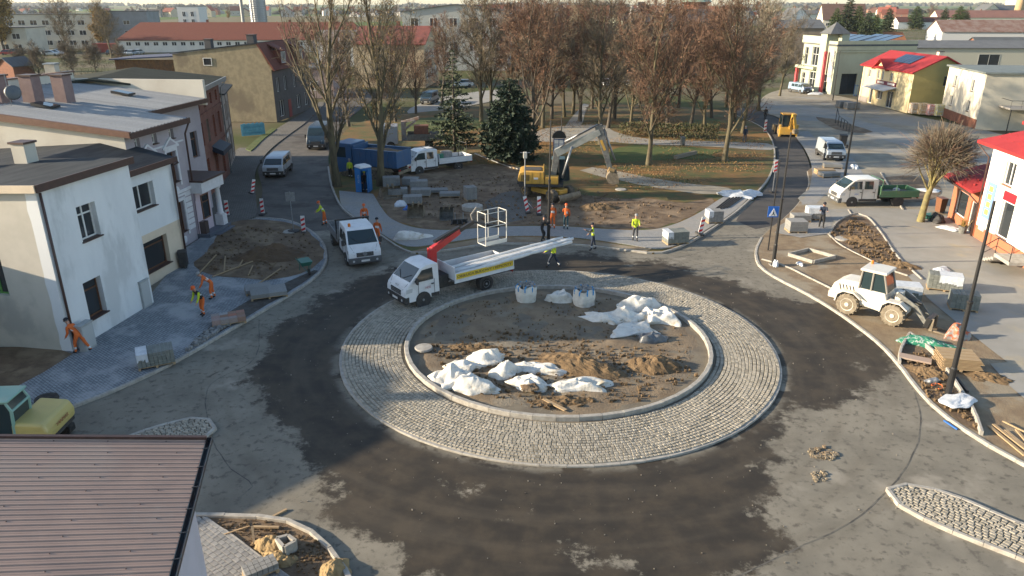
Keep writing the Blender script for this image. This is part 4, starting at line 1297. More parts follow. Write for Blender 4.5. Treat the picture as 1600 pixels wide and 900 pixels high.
plain_house('yellow_gable_house', 'small house with yellow gable beside the twin concrete flues', (26, 300), R(20), 10, 12, 7.5, 3.6, M('ochre_wall', (0.50, 0.30, 0.09), (0.44, 0.27, 0.09), scale=.6), TILE, 'y', [(2, 2, 1.2, 1.5), (6, 2, 1.2, 1.5)], chim=1)
plain_house('brick_villa', 'dark red roofed villa with white bands hidden among park trees', (8, 176), R(4), 22, 12, 5.5, 3.5, BRICKF, TILED, 'x', [(2 + i * 3.3, 2, 1.4, 1.6) for i in range(6)], chim=2)
# silo
sx_, sy_ = G(440, 62).x, G(440, 62).y
for k, (dx, hh, rr) in enumerate(((0, 29, 3.9), (-11.5, 29, .8))):
    o = thing('silo' if k == 0 else 'silo_mast', ['shiny ribbed metal silo standing above the long red roof', 'thin pale lattice mast beside the metal silo'][k], ['silo', 'mast'][k], (-128 + dx * .7, 395, 0))
    m = MB()
    prof = [(rr, 0)]
    for i in range(24):
        z = (hh - 4) * i / 24
        prof += [(rr, z + .2), (rr * 1.02, z + .6)]
    prof += [(rr, hh - 4), (rr * .35, hh - .6), (rr * .3, hh)]
    m.lathe(prof, n=18).build('shell', STEEL, o)
    if k == 0:
        for i in range(6):
            t = i * math.pi / 3
            MB().tube([(rr * 1.05 * math.cos(t), rr * 1.05 * math.sin(t), 0), (rr * 1.05 * math.cos(t), rr * 1.05 * math.sin(t), hh - 4)], .14, 5).build('stiffener', STEEL, o)
# twin flues
o = thing('flue_pair', 'pair of tall pale concrete flues rising out of the park trees', 'chimney', (40, 262, 0))
for dx in (0, 2.3):
    MB().lathe([(.75, 0), (.7, 8), (.62, 15.2)], (dx, 0, 0), 12).build('flue', M('pale_concrete', (0.42, 0.40, 0.36), (0.35, 0.33, 0.30), scale=1), o, smooth=True)
MB().box(2.0, -.5, 12.2, 4.2, .6, 16.4).build('hood', M('dark_sheet', (0.05, 0.055, 0.06), rough=.6), o)
# brick water tower
o = thing('water_tower', 'round red brick water tower with green domed roof on the skyline', 'tower', (118, 505, 0))
MB().lathe([(8.5, 0), (7.5, 15), (7.3, 16), (9.3, 17), (9.6, 17.4), (9.6, 17.6)], n=20).build('shaft', BRICKF, o)
MB().lathe([(10.4, 17.6), (8.8, 19.0), (6.2, 20.4), (6.1, 20.6)], n=20).build('skirt_roof', M('verdigris', (0.25, 0.32, 0.25), (0.21, 0.27, 0.21), scale=.5), o)
MB().lathe([(6.0, 20.6), (6.0, 24.5), (6.6, 24.6), (3, 27), (.3, 29)], n=20).build('lantern', BRICKF, o)
o = MB().lathe([(1.2, 0), (1.0, 20.5), (1.3, 21), (1.3, 21.6)], n=12).build('metal_stack', M('sooty_steel', (0.06, 0.06, 0.06), rough=.7))
o.location = (94, 515, 0)
tag(o, 'thin dark metal stack left of the brick water tower', 'chimney')

# ---------------- right: pale green shop building
gp0, gp1 = G(1246, 138), G(1368, 150)
g0 = G(1370, 151)
hs = House('green_shop_building', 'pale green and cream commercial building with pyramid corner and pink columns', 'building', (56.2, 148.5, 0), R(-83))
PGR = M('pale_green_render', (0.39, 0.41, 0.31), (0.34, 0.36, 0.28), scale=.5)
hs.side((0, 0), (12, 0), 0, 9.2, [(.8, 4.6, 1.2, 3.2, 1), (3.6, 4.6, 3.2, 3.4, 3), (3.6, .3, 3.4, 3.2, 3), (.8, .4, 1.2, 2.8, 1), (8.6, .2, 1.6, 3.2, 1)], slot=1, transom=.6)
hs.side((12, 0), (12, 15), 0, 8.4, [(1.6, .1, 3.0, 3.6, 2)], frame=BLACKM)
hs.side((12, 15), (0, 15), 0, 8.4)
hs.side((0, 15), (0, 0), 0, 8.4)
hs.done([M('cream_render', (0.52, 0.48, 0.33), (0.46, 0.42, 0.29), scale=.4), PGR])
m = MB().box(-.2, -.2, 8.4, 12.2, 15.2, 8.7)
hs.part('roof', m, GREYROOF)
m = MB().box(12.0, -.1, 7.7, 12.15, 15.1, 9.3)
m.box(12.0, -.05, 7.35, 12.2, 15.05, 7.62)
hs.part('parapet', m, MATS['cream_render'])
MB().box(6.8, -.5, 0, 9.0, 1.6, 10.4).build('corner_turret', PGR, hs.root)
MB().raw([(6.5, -.8, 10.4), (10.5, -.8, 10.4), (10.5, 3.2, 10.4), (6.5, 3.2, 10.4), (8.5, 1.2, 12.4)], [(0, 1, 4), (1, 2, 4), (2, 3, 4), (3, 0, 4), (3, 2, 1, 0)]).build('pyramid_roof', GREYROOF, hs.root)
MB().box(9.0, 1.6, 8.7, 10.3, 3.0, 10.39).build('turret_base', PGR, hs.root)
for x in (-.4, 9.3):
    MB().box(x, -.9, 0, x + .5, -.4, 7.4 if x > 0 else 4.4).build('column', M('coral_paint', (0.50, 0.08, 0.09), rough=.6), hs.root)
MB().box(10.2, -.12, 2.2, 11.6, -.05, 7.6).build('sign_panel', M('pale_sign_board', (0.55, 0.53, 0.48), (0.30, 0.28, 0.27), scale=5), hs.root)
MB().box(-.2, -1.2, 4.0, 6.8, -.02, 4.5).build('balcony', PGR, hs.root)
MB().box(-.1, -.4, 8.6, 6.7, -.02, 9.9).build('upper_parapet', PGR, hs.root)
for i in range(6):
    x = 1.5 + (i % 3) * 3
    y = 4 + (i // 3) * 5.3
    MB().hexa([(x, y, 8.9), (x + 2.6, y, 8.9), (x + 2.6, y + 4.2, 10.0), (x, y + 4.2, 10.0), (x, y, 9.0), (x + 2.6, y, 9.0), (x + 2.6, y + 4.2, 10.1), (x, y + 4.2, 10.1)]).build('solar_panel', SOLAR, hs.root)

# ---------------- yellow shop house with red roof
y0, y1 = G(1341, 157), G(1417, 177)
yang = math.atan2((y1 - y0).y, (y1 - y0).x)
LY = (y1 - y0).length * 1.0
hs = House('yellow_shop', 'yellow two storey shop with bright red sheet roof and pale awning', 'shop', y0, yang)
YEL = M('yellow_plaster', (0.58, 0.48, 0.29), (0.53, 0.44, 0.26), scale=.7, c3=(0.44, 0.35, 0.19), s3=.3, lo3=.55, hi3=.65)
YELSH = M('olive_plaster', (0.38, 0.31, 0.12), (0.34, 0.28, 0.11), scale=.5)  # yellow walls turned away from the sun: shade mixed into the colour
hs.side((0, 0), (LY, 0), 0, 5.9, [(2.0, 4.1, .9, 1.2, 2), (5.0, 4.0, .8, 1.5, 2), (6.4, 4.0, .8, 1.5, 2), (9.2, 4.1, .9, 1.2, 2), (3.4, .1, 1.1, 2.5, 1), (6.0, 1.0, 1.8, 1.3, 2), (9.2, .1, 1.9, 2.5, 2)], depth=.12)
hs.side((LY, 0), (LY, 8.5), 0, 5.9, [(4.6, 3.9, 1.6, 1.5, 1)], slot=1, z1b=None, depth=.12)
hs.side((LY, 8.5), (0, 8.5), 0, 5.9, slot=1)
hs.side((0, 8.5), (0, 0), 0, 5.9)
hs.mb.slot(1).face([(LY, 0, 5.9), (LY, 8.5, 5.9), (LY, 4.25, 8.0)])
hs.mb.slot(0).face([(0, 8.5, 5.9), (0, 0, 5.9), (0, 4.25, 8.0)])
hs.done([YEL, YELSH])
m = MB()
m.hexa([(-.4, -.5, 5.72), (LY + .4, -.5, 5.72), (LY + .4, 4.25, 8.0), (-.4, 4.25, 8.0), (-.4, -.5, 5.9), (LY + .4, -.5, 5.9), (LY + .4, 4.25, 8.2), (-.4, 4.25, 8.2)])
m.hexa([(-.4, 9.0, 5.72), (LY + .4, 9.0, 5.72), (LY + .4, 4.25, 8.0), (-.4, 4.25, 8.0), (-.4, 9.0, 5.9), (LY + .4, 9.0, 5.9), (LY + .4, 4.25, 8.2), (-.4, 4.25, 8.2)])
rf = hs.part('roof', m, REDSHEET)
m = MB()
m.slot(1).raw([(4.3, -.06, 5.5), (8.2, -.06, 5.5), (6.25, -.06, 7.0)], [(0, 1, 2)])
m.slot(0).hexa([(3.9, -.6, 5.5), (6.25, -.6, 7.1), (6.25, 3.0, 7.1), (3.9, 3.0, 5.5), (3.9, -.6, 5.62), (6.25, -.6, 7.25), (6.25, 3.0, 7.25), (3.9, 3.0, 5.62)])
m.hexa([(8.6, -.6, 5.5), (6.25, -.6, 7.1), (6.25, 3.0, 7.1), (8.6, 3.0, 5.5), (8.6, -.6, 5.62), (6.25, -.6, 7.25), (6.25, 3.0, 7.25), (8.6, 3.0, 5.62)])
hs.part('front_gable', m, [REDSHEET, YEL])
m = MB().hexa([(4.6, -1.9, 2.75), (11.8, -1.9, 2.75), (11.8, -.02, 3.2), (4.6, -.02, 3.2), (4.6, -1.9, 2.87), (11.8, -1.9, 2.87), (11.8, -.02, 3.32), (4.6, -.02, 3.32)])
hs.part('awning', m, M('pale_awning', (0.55, 0.55, 0.54), (0.48, 0.48, 0.47), scale=3))
MB().box(5.2, -.1, 3.36, 11.6, -.03, 3.95).build('shop_sign', M('maroon_sign', (0.16, 0.03, 0.05), rough=.5), hs.root)
MB().box(5.6, -.13, 3.5, 7.8, -.105, 3.82).build('sign_lettering', M('sign_cream', (0.6, 0.56, 0.5), rough=.6), hs.root)
MB().box(9.0, -.13, 3.5, 11.2, -.105, 3.82).build('sign_lettering', MATS['sign_cream'], hs.root)
MB().box(-.02, -.06, 0, 3.2, -.005, .9).build('plinth', M('grey_plinth', (0.25, 0.22, 0.2), rough=.9), hs.root)
for i in range(5):
    x = 6.2 + i * 1.15
    MB().hexa([(x, 1.3, 6.80), (x + 1.08, 1.3, 6.80), (x + 1.08, 3.5, 7.86), (x, 3.5, 7.86), (x, 1.3, 6.87), (x + 1.08, 1.3, 6.87), (x + 1.08, 3.5, 7.93), (x, 3.5, 7.93)]).build('solar_panel', SOLAR, rf)
hs.chimney(LY - 4, 5, 7.4, .7, .7, 1.2, PALE)

# ---------------- pale flat-roofed house
w0, w1 = G(1468, 181), G(1523, 203)
wang = math.atan2((w1 - w0).y, (w1 - w0).x)
hs = House('flat_roof_house', 'cream flat roofed house with brick plinth and four white windows', 'house', w0, wang)
LW = (w1 - w0).length
hz = 7.0
hs.side((0, 0), (LW, 0), 1.3, hz, [(LW * .2, 4.5, 1.15, 1.5, 2), (LW * .68, 4.5, 1.15, 1.5, 2), (LW * .2, 1.9, 1.15, 1.4, 2), (LW * .68, 1.9, 1.15, 1.4, 2)], depth=.14, sill=BROWNT)
hs.side((0, 0), (LW, 0), 0, 1.3, slot=1)
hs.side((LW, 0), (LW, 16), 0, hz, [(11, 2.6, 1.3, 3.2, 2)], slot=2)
hs.side((LW, 16), (0, 16), 0, hz)
hs.side((0, 16), (0, 0), 0, hz)
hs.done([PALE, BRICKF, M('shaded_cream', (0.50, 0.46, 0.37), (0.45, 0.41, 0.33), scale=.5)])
MB().box(-.3, -.3, hz, LW + .3, 16.3, hz + .22).build('roof', M('green_grey_roof', (0.16, 0.18, 0.17), (0.13, 0.15, 0.145), scale=.6), hs.root)
hs.chimney(LW - 2, 9, hz, 1.0, .8, 1.0, BRICKF)
bal = MB().box(LW + .01, 2.2, 3.0, LW + 3.2, 16, 3.2).build('terrace', M('terrace_slab', (0.30, 0.28, 0.25), rough=.9), hs.root)
m = MB()
m.tube([(LW + 3.1, 2.3, 4.1), (LW + 3.1, 15.9, 4.1)], .03, 5).tube([(LW + .1, 2.3, 4.1), (LW + 3.1, 2.3, 4.1)], .03, 5)
for i in range(12):
    m.tube([(LW + 3.1, 2.3 + i * 1.2, 3.2), (LW + 3.1, 2.3 + i * 1.2, 4.1)], .02, 4)
m.build('railing', BLACKM, bal)
for y in (2.5, 9, 15):
    MB().tube([(LW + 3.0, y, 0), (LW + 3.0, y, 3.0)], .07, 6).build('post', BLACKM, bal)

# ---------------- tall white house with red roof, and the low brick annexe
r0, r1 = G(1520, 372), G(1690, 480)
rang = math.atan2((r1 - r0).y, (r1 - r0).x)
hs = House('white_red_house', 'white two storey house with red sheet roof and brick plinth at right edge', 'house', r0, rang)
LR = 11.0
WR = M('bright_white_plaster', (0.70, 0.68, 0.64), (0.66, 0.64, 0.60), scale=.5, bump=.1)
ORB = M_brick('orange_brick', (0.42, 0.13, 0.06), (0.36, 0.11, 0.055), (0.30, 0.16, 0.10), 0.25, 0.08, 0.012, rot=(R(90), 0, 0), var=(0.40, 0.135, 0.07), vs=.8, bump=.3)
hs.side((0, 0), (LR, 0), 1.0, 6.6, [(2.0, 4.3, 1.2, 1.5, 2), (2.6, 1.05, 1.5, 2.3, 1), (6.6, 4.3, 1.2, 1.5, 2), (6.6, 1.05, 1.3, 2.4, 1)], depth=.12, sill=M('terracotta_sill', (0.30, 0.15, 0.10), rough=.7))
hs.side((0, 0), (LR, 0), 0, 1.0, slot=1)
hs.side((LR, 0), (LR, 10), 0, 6.6)
hs.side((0, 10), (0, 0), 0, 6.6)
hs.done([WR, ORB])
m = MB()
m.raw([(-.7, -.8, 6.45), (LR + .7, -.8, 6.45), (LR + .7, 10.8, 6.45), (-.7, 10.8, 6.45), (3.6, 5, 9.2), (LR - 3.6, 5, 9.2), (-.7, -.8, 6.65), (LR + .7, -.8, 6.65), (LR + .7, 10.8, 6.65), (-.7, 10.8, 6.65)],
      [(3, 2, 1, 0), (0, 1, 7, 6), (1, 2, 8, 7), (2, 3, 9, 8), (3, 0, 6, 9), (6, 7, 5, 4), (7, 8, 5), (8, 9, 4, 5), (9, 6, 4)])
rf = hs.part('roof', m, REDSHEET)
for i in range(9):
    u, v = .4 + (i % 5) * .8, .6 + (i // 5) * .55
    MB().obox((u, -.55 + v, 6.72 + v * .44), .28, .05, .1).build('snow_guard', REDSHEET, rf)
dm = MB().box(3.2, .4, 6.4, 5.6, 4, 8.4).build('dormer', WR, hs.root)
MB().hexa([(2.8, -.1, 8.2), (6.0, -.1, 8.2), (6.0, 4.4, 8.6), (2.8, 4.4, 8.6), (2.8, -.1, 8.4), (6.0, -.1, 8.4), (6.0, 4.4, 8.8), (2.8, 4.4, 8.8)]).build('dormer_roof', REDSHEET, dm)
hs.pipe([(-.6, -.75, 6.4), (-.1, -.12, 5.6), (-.05, -.1, .1)])
bn = MB().box(.45, -.05, 1.7, 1.55, -.01, 4.1).build('banner', M('blue_banner', (0.16, 0.26, 0.48), rough=.6), hs.root)
for i in range(4):
    MB().box(.75, -.06, 1.95 + i * .52, 1.25, -.052, 2.3 + i * .52).build('banner_print', M('yellow_print', (0.62, 0.47, 0.10), (0.5, 0.36, 0.1), scale=7), bn)
MB().box(2.62, -.06, 3.42, 4.1, -.01, 4.0).build('red_sign', M('shop_red', (0.5, 0.02, 0.03), rough=.5), hs.root)
MB().box(.6, -.12, .85, 1.3, -.01, 1.65).build('gas_box', M('box_white', (0.55, 0.55, 0.54), rough=.6), hs.root)
stp = thing('entrance_steps', 'white concrete steps with metal handrail at right edge house', 'steps', (0, 0, 0))
stp.location = hs.root.matrix_basis @ Vector((5.4, -.05, .12))
stp.rotation_euler = (0, 0, rang)
MB().box(1.4, -1.9, .75, 3.2, -.02, .95).build('landing', CONC, stp)
for i in range(5):
    MB().box(0 + i * .28, -1.9, .12 * i + .02, .30 + i * .28, -.3, .12 * i + .16).build('step', CONC, stp)
m = MB()
for x, z in ((.1, 0), (1.4, .9), (3.1, .9)):
    m.tube([(x, -1.85, z + .05), (x, -1.85, z + 1.0)], .025, 5)
m.tube([(.1, -1.85, 1.0), (1.4, -1.85, 1.9), (3.1, -1.85, 1.9)], .03, 5).tube([(.1, -1.85, .55), (1.4, -1.85, 1.4), (3.1, -1.85, 1.4)], .02, 5)
m.build('handrail', BLACKM, stp)

q0, q1 = G(1480, 342), G(1519, 371)
hs = House('brick_annexe', 'low orange brick shop annexe with red roof and blinded window', 'shop', q0, math.atan2((q1 - q0).y, (q1 - q0).x))
LQ = (q1 - q0).length
hs.side((0, 0), (LQ, 0), 0, 3.3, [(LQ * .18, .75, 2.0, 1.75, 1), (LQ * .72, .1, .9, 2.2, 1)], depth=.1, name='window')
hs.side((0, 7), (0, 0), 0, 3.3)
hs.side((LQ, 0), (LQ, 7), 0, 3.3)
hs.done([ORB])
MB().box(LQ * .18 + .08, .16, .85, LQ * .18 + 1.92, .2, 2.42).build('blind', M('pale_blind', (0.48, 0.50, 0.44), rough=.8), hs.root)
m = MB().hexa([(-.6, -.7, 3.1), (LQ + .1, -.7, 3.1), (LQ + .1, 7, 5.6), (-.6, 7, 5.6), (-.6, -.7, 3.26), (LQ + .1, -.7, 3.26), (LQ + .1, 7, 5.8), (-.6, 7, 5.8)])
rf = hs.part('roof', m, REDSHEET)
for i in range(6):
    MB().obox((.6 + i * .8, -.2 + (i % 2) * .5, 3.5 + (i % 2) * .17), .28, .05, .1).build('snow_guard', REDSHEET, rf)
m = MB().tube([(-.62, -.78, 3.1), (LQ + .1, -.78, 3.05)], .07, 6)
m.build('gutter', BROWNT, rf)
hs.pipe([(LQ - .1, -.75, 3.0), (LQ - .1, -.12, 2.4), (LQ - .1, -.1, .1)])

# ---------------- metal roof close to the camera
n0, n1 = G(312, 684, 5.5), G(250, 900, 5.5)
gd = (n1 - n0).to_2d().normalized()               # along the gutter, towards the camera
up = Vector((gd.y, -gd.x))                        # up the slope
if up.x > 0: up = -up
o = thing('sheet_roof_house', 'house with ribbed brown sheet roof and dark gutter below the camera', 'house', (n0.x, n0.y, -3.2), math.atan2(-up.y, -up.x))
# local x: down the slope (to the gutter), y: away from the camera
BRS = M('brown_ribbed_sheet', (0.35, 0.24, 0.185), (0.29, 0.20, 0.157), scale=.7, rough=.5, spec=.4, c3=(0.33, 0.24, 0.19), s3=.35)
SL = math.tan(R(9))
pit = .158
LEN = 10.0
for k in range(46):
    y = -k * pit
    vs, fs = [], []
    prof = [(0, .02), (-.012, .02), (-.022, 0), (-.07, 0), (-.076, .004), (-.086, .004), (-.092, 0), (-.138, 0), (-.15, .02), (-.1578, .02)]
    for x in (.12, -LEN):
        vs += [(x, y + a, 8.62 - x * SL + b) for a, b in prof]
    n = len(prof)
    for i in range(n - 1):
        fs.append((i, i + 1, n + i + 1, n + i))
    pn = MB().raw(vs, fs).build('roof_panel', BRS, o)
    rv = random.Random(k)
    for j in range(0 if k % 3 else 5):
        sc = MB()
        x = -.3 - j * 1.25 - rv.uniform(0, .5)
        sc.lathe([(.014, 0), (.014, .01), (.008, .014)], (x, y - .05, 8.62 - x * SL), 6)
        sc.build('screw', M('roof_screw', (0.07, 0.045, 0.04), rough=.5, metal=.4), pn)
MB().hexa([(.1, -7.2, 8.42), (-LEN, -7.2, 8.42 + LEN * SL), (-LEN, 0.0, 8.42 + LEN * SL), (.1, 0.0, 8.42), (.1, -7.2, 8.56), (-LEN, -7.2, 8.56 + LEN * SL), (-LEN, 0.0, 8.56 + LEN * SL), (.1, 0.0, 8.56)]).build('roof_deck', BROWNT, o)
MB().hexa([(.14, .0, 8.5), (-LEN, .0, 8.5 + LEN * SL), (-LEN, .09, 8.5 + LEN * SL), (.14, .09, 8.5), (.14, .0, 8.69), (-LEN, .0, 8.69 + LEN * SL), (-LEN, .09, 8.69 + LEN * SL), (.14, .09, 8.69)]).build('verge_trim', BROWNT, o)
m = MB()
gut = [(.12, .06), (.12, -.03), (.16, -.08), (.22, -.08), (.26, -.03), (.26, .07), (.245, .07), (.245, -.02), (.21, -.065), (.17, -.065), (.135, -.02), (.135, .06)]
vs = [(x, .1, 8.56 + z) for x, z in gut] + [(x, -7.2, 8.56 + z) for x, z in gut]
n = len(gut)
m.raw(vs, [(i, (i + 1) % n, n + (i + 1) % n, n + i) for i in range(n)])
m.box(.12, .085, 8.49, .26, .1, 8.63)
m.build('gutter', M('gutter_brown', (0.05, 0.04, 0.04), (0.035, 0.05, 0.06), scale=3, rough=.4), o)
for k in range(9):
    MB().box(.1, -.4 - k * .75, 8.625, .27, -.375 - k * .75, 8.633).build('gutter_bracket', BLACKM, o)
MB().box(-LEN, -7.2, 3.1, -.28, -.45, 8.42).build('wall', M('lavender_plaster', (0.52, 0.47, 0.50), (0.48, 0.435, 0.46), scale=.8, bump=.15), o)

# ---------------- far right buildings
def fh(name, label, px, py, w_, d, h, rh, wall, roof, axis='x', ang=0.0, wins=(), **k):
    p = G(px, py)
    return plain_house(name, label, p, R(ang), w_, d, h, rh, wall, roof, axis, wins, **k)
BROWNW = M('brown_tall_roof', (0.115, 0.07, 0.055), (0.10, 0.06, 0.048), scale=.6)
fh('white_gable_house', 'white gabled house with dark roof left of the brown mansion', 1231, 50, 15, 14, 8, 6, WR, GREYROOF, 'y', 14, [(3, 3, 1.5, 1.6), (8, 3, 1.5, 1.6)], chim=1)
fh('brown_mansion', 'large house under a steep dark brown roof on the right skyline', 1284, 48, 27, 16, 7, 9.5, PALE, BROWNW, 'x', -6, [(2 + i * 5, 3, 2, 2) for i in range(5)], chim=2)
fh('brick_outhouse', 'orange brick outhouse in front of the white gabled house', 1217, 52, 12, 9, 7, .5, BRICKF, GREYROOF, flat=True)
fh('grey_terrace', 'pale grey house row between white gable and brown mansion', 1253, 40, 24, 12, 9, 3, M('pale_grey_wall', (0.45, 0.45, 0.43), rough=.85), GREYROOF, wins=[(2 + i * 4, 4, 1.6, 1.8) for i in range(5)])
fh('rusty_barn', 'long low barn with rusty brown roof right of the conifers', 1468, 75, 55, 16, 6, 4, M('barn_white', (0.46, 0.46, 0.45), rough=.85), M('rust_sheet', (0.14, 0.075, 0.055), (0.2, 0.15, 0.13), scale=.4), ang=-8)
fh('grey_barn', 'long shed with dark grey pitched roof above the thuja hedge', 1530, 98, 60, 12, 3.6, 3, BRICKF, M('slate_grey', (0.09, 0.10, 0.105), (0.075, 0.08, 0.085), scale=.4), ang=-4)
fh('garage_row', 'flat grey garage row behind the yellow shop', 1392, 112, 36, 11, 5.6, 1.4, M('garage_cream', (0.40, 0.38, 0.31), rough=.85), M('garage_roof', (0.12, 0.125, 0.13), (0.10, 0.105, 0.11), scale=.5), ang=-4, wins=[(20, .2, 5, 4)], wframe=M('garage_door', (0.3, 0.31, 0.3), rough=.6))
fh('long_cottage', 'long cream cottage with red brown roof near the factory chimney', 1463, 42, 70, 14, 7, 5, PALE, M('brick_brown_roof', (0.20, 0.10, 0.08), (0.17, 0.085, 0.07), scale=.2), ang=-3, wins=[(5 + i * 8, 3, 2, 2) for i in range(7)], chim=1)
fh('factory_block', 'long two storey brick factory below the tall yellow chimney', 1545, 38, 120, 18, 12, 4, M('factory_brick', (0.34, 0.26, 0.17), (0.28, 0.22, 0.15), scale=.3), GREYROOF, ang=8, wins=[(4 + i * 6, z, 2.4, 3) for i in range(18) for z in (2, 7.5)], cat='factory')
fh('factory_gable', 'cream gable end of the factory left of the brick range', 1535, 38, 14, 14, 12, 5, PALE, GREYROOF, 'y', ang=8, cat='building')
fh('corner_factory', 'pale flat factory block at top right corner', 1590, 32, 60, 30, 22, 0, M('pale_factory', (0.48, 0.42, 0.33), rough=.9), GREYROOF, flat=True, cat='factory')
fh('orange_shed', 'low shed with orange tiled roof behind the pyramid turret', 1308, 75, 26, 9, 2.6, 3, BRICKF, M('orange_tile', (0.30, 0.12, 0.05), (0.25, 0.10, 0.045), scale=.6))
fh('white_bungalow', 'small white bungalow in scrub right of the conifers', 1402, 46, 34, 10, 5, 3, WR, TILED)
fh('yard_wall', 'bare brown rendered gable wall beyond the park at upper right', 1205, 100, 13, 12, 9.5, 2, M('brown_render', (0.20, 0.165, 0.13), (0.17, 0.14, 0.11), scale=.5), GREYROOF, ang=-5, cat='building')
o = MB().lathe([(3.8, 0), (3.0, 20), (2.5, 36), (2.8, 36.5), (2.8, 38)], n=14).build('factory_chimney', M('yellow_brick_stack', (0.44, 0.30, 0.17), (0.38, 0.26, 0.15), scale=.3), smooth=True)
o.location = (420, 650, 0)
tag(o, 'tall yellow brick factory chimney on the right skyline', 'chimney')
o = thing('brick_wall', 'low red brick yard wall behind the cream flat roofed house', 'wall', (83, 150, 0), R(-4))
MB().box(0, 0, 0, 30, .4, 3.0).build('wall', BRICKF, o)
MB().box(-.1, -.1, 3.0, 30.1, .5, 3.15).build('coping', CONC, o)

# ---------------- the far town
def zone(px, py):
    k = ['at the far left edge', 'above the school', 'above the long hall', 'right of the silo', 'behind the grey clad building', 'behind the park walk', 'left of the water tower', 'right of the water tower', 'by the brown mansion', 'by the right fields', 'by the factory'][min(10, max(0, int(px / 146)))]
    return k + (' on the skyline' if py < 24 else ' nearer the town')
rnd = random.Random(21)
walls = [M('far_wall_%s' % n, c, rough=.9) for n, c in (('white', (0.55, 0.53, 0.49)), ('cream', (0.48, 0.41, 0.30)), ('grey', (0.34, 0.33, 0.31)), ('brick', (0.26, 0.13, 0.09)))]
roofs = [TILE, TILED, GREYROOF, M('far_red_roof', (0.30, 0.09, 0.06), rough=.85), M('far_dark_roof', (0.07, 0.065, 0.065), rough=.85)]
n_h = 0
for i in range(470):
    px, py = rnd.uniform(-40, 1640), rnd.choice((rnd.uniform(15, 30), rnd.uniform(17, 60)))
    if 660 > px > 190 and py > 28 or (px < 210 and py > 24) or px > 1210 and (py > 30 or px > 1400): continue
    p = G(px, py)
    s = rnd.uniform(.8, 1.5)
    w_, d, h = rnd.uniform(9, 18) * s, rnd.uniform(8, 12) * s, rnd.uniform(3.5, 7.5) * s
    wm_, rm_ = rnd.choice(walls), rnd.choice(roofs)
    lab = 'distant %s house with %s roof %s' % (wm_.name[9:], {'red_roof_tile': 'red tiled', 'dark_roof_tile': 'dark tiled', 'grey_roof': 'grey', 'far_red_roof': 'bright red', 'far_dark_roof': 'black'}[rm_.name], zone(px, py))
    plain_house('distant_house', lab, p, rnd.uniform(-.5, .5), w_, d, h, rnd.uniform(3, 5.5) * s, wm_, rm_, rnd.choice('xy'), [(w_ * .2, h * .4, 1.6, 1.7), (w_ * .6, h * .4, 1.6, 1.7)], group='distant houses of the town')
    n_h += 1
# ================================================================ TREES
BARK = M('mossy_bark', (0.07, 0.058, 0.038), (0.115, 0.098, 0.056), scale=2.0, bump=1.0, bscale=14, stretch=(2, 2, .5))
BARKD = M('dark_bark', (0.065, 0.055, 0.045), (0.10, 0.085, 0.065), scale=2.0, bump=1.0, bscale=14, stretch=(2, 2, .5))
def M_leaf(name, ca, cb, cc):
    m = M_stone(name, ca, cb, cc, rough=.8)
    return m
TWIG = M('twig_brown', (0.105, 0.064, 0.045), (0.155, 0.088, 0.058), scale=.8, rough=.9)
TWIGG = M('twig_grey', (0.13, 0.11, 0.08), (0.17, 0.14, 0.10), scale=.8, rough=.9)
LEAF = M_leaf('brown_leaves', (0.17, 0.08, 0.046), (0.215, 0.112, 0.057), (0.12, 0.066, 0.044))
LEAFO = M_leaf('ochre_leaves', (0.34, 0.21, 0.06), (0.42, 0.27, 0.07), (0.24, 0.18, 0.06))
NEEDLE = M_leaf('spruce_needles', (0.030, 0.050, 0.022), (0.055, 0.080, 0.030), (0.020, 0.036, 0.020))
NEEDLB = M_leaf('pine_needles', (0.022, 0.045, 0.028), (0.04, 0.07, 0.035), (0.016, 0.032, 0.022))
LEAFL = M_leaf('litter_leaves', (0.26, 0.13, 0.045), (0.33, 0.18, 0.055), (0.17, 0.09, 0.045))
GREENL = M_leaf('evergreen_leaves', (0.05, 0.085, 0.022), (0.08, 0.12, 0.03), (0.035, 0.06, 0.02))

def rdir(rnd, d, ang):
    """direction tilted from d by about ang"""
    a = Vector((rnd.gauss(0, 1), rnd.gauss(0, 1), rnd.gauss(0, 1)))
    a = (a - d * a.dot(d))
    if a.length < 1e-6:
        a = Vector((1, 0, 0))
    a.normalize()
    return (d * math.cos(ang) + a * math.sin(ang)).normalized()

def flake(mb, p, d, l_, w_, rnd):
    a = d.cross(Vector((rnd.gauss(0, 1), rnd.gauss(0, 1), rnd.gauss(0, 1))))
    if a.length < 1e-6:
        return
    a = a.normalized() * (w_ / 2)
    e = p + d * l_
    mb.face([p - a, p + a, e + a * .6, e - a * .6])

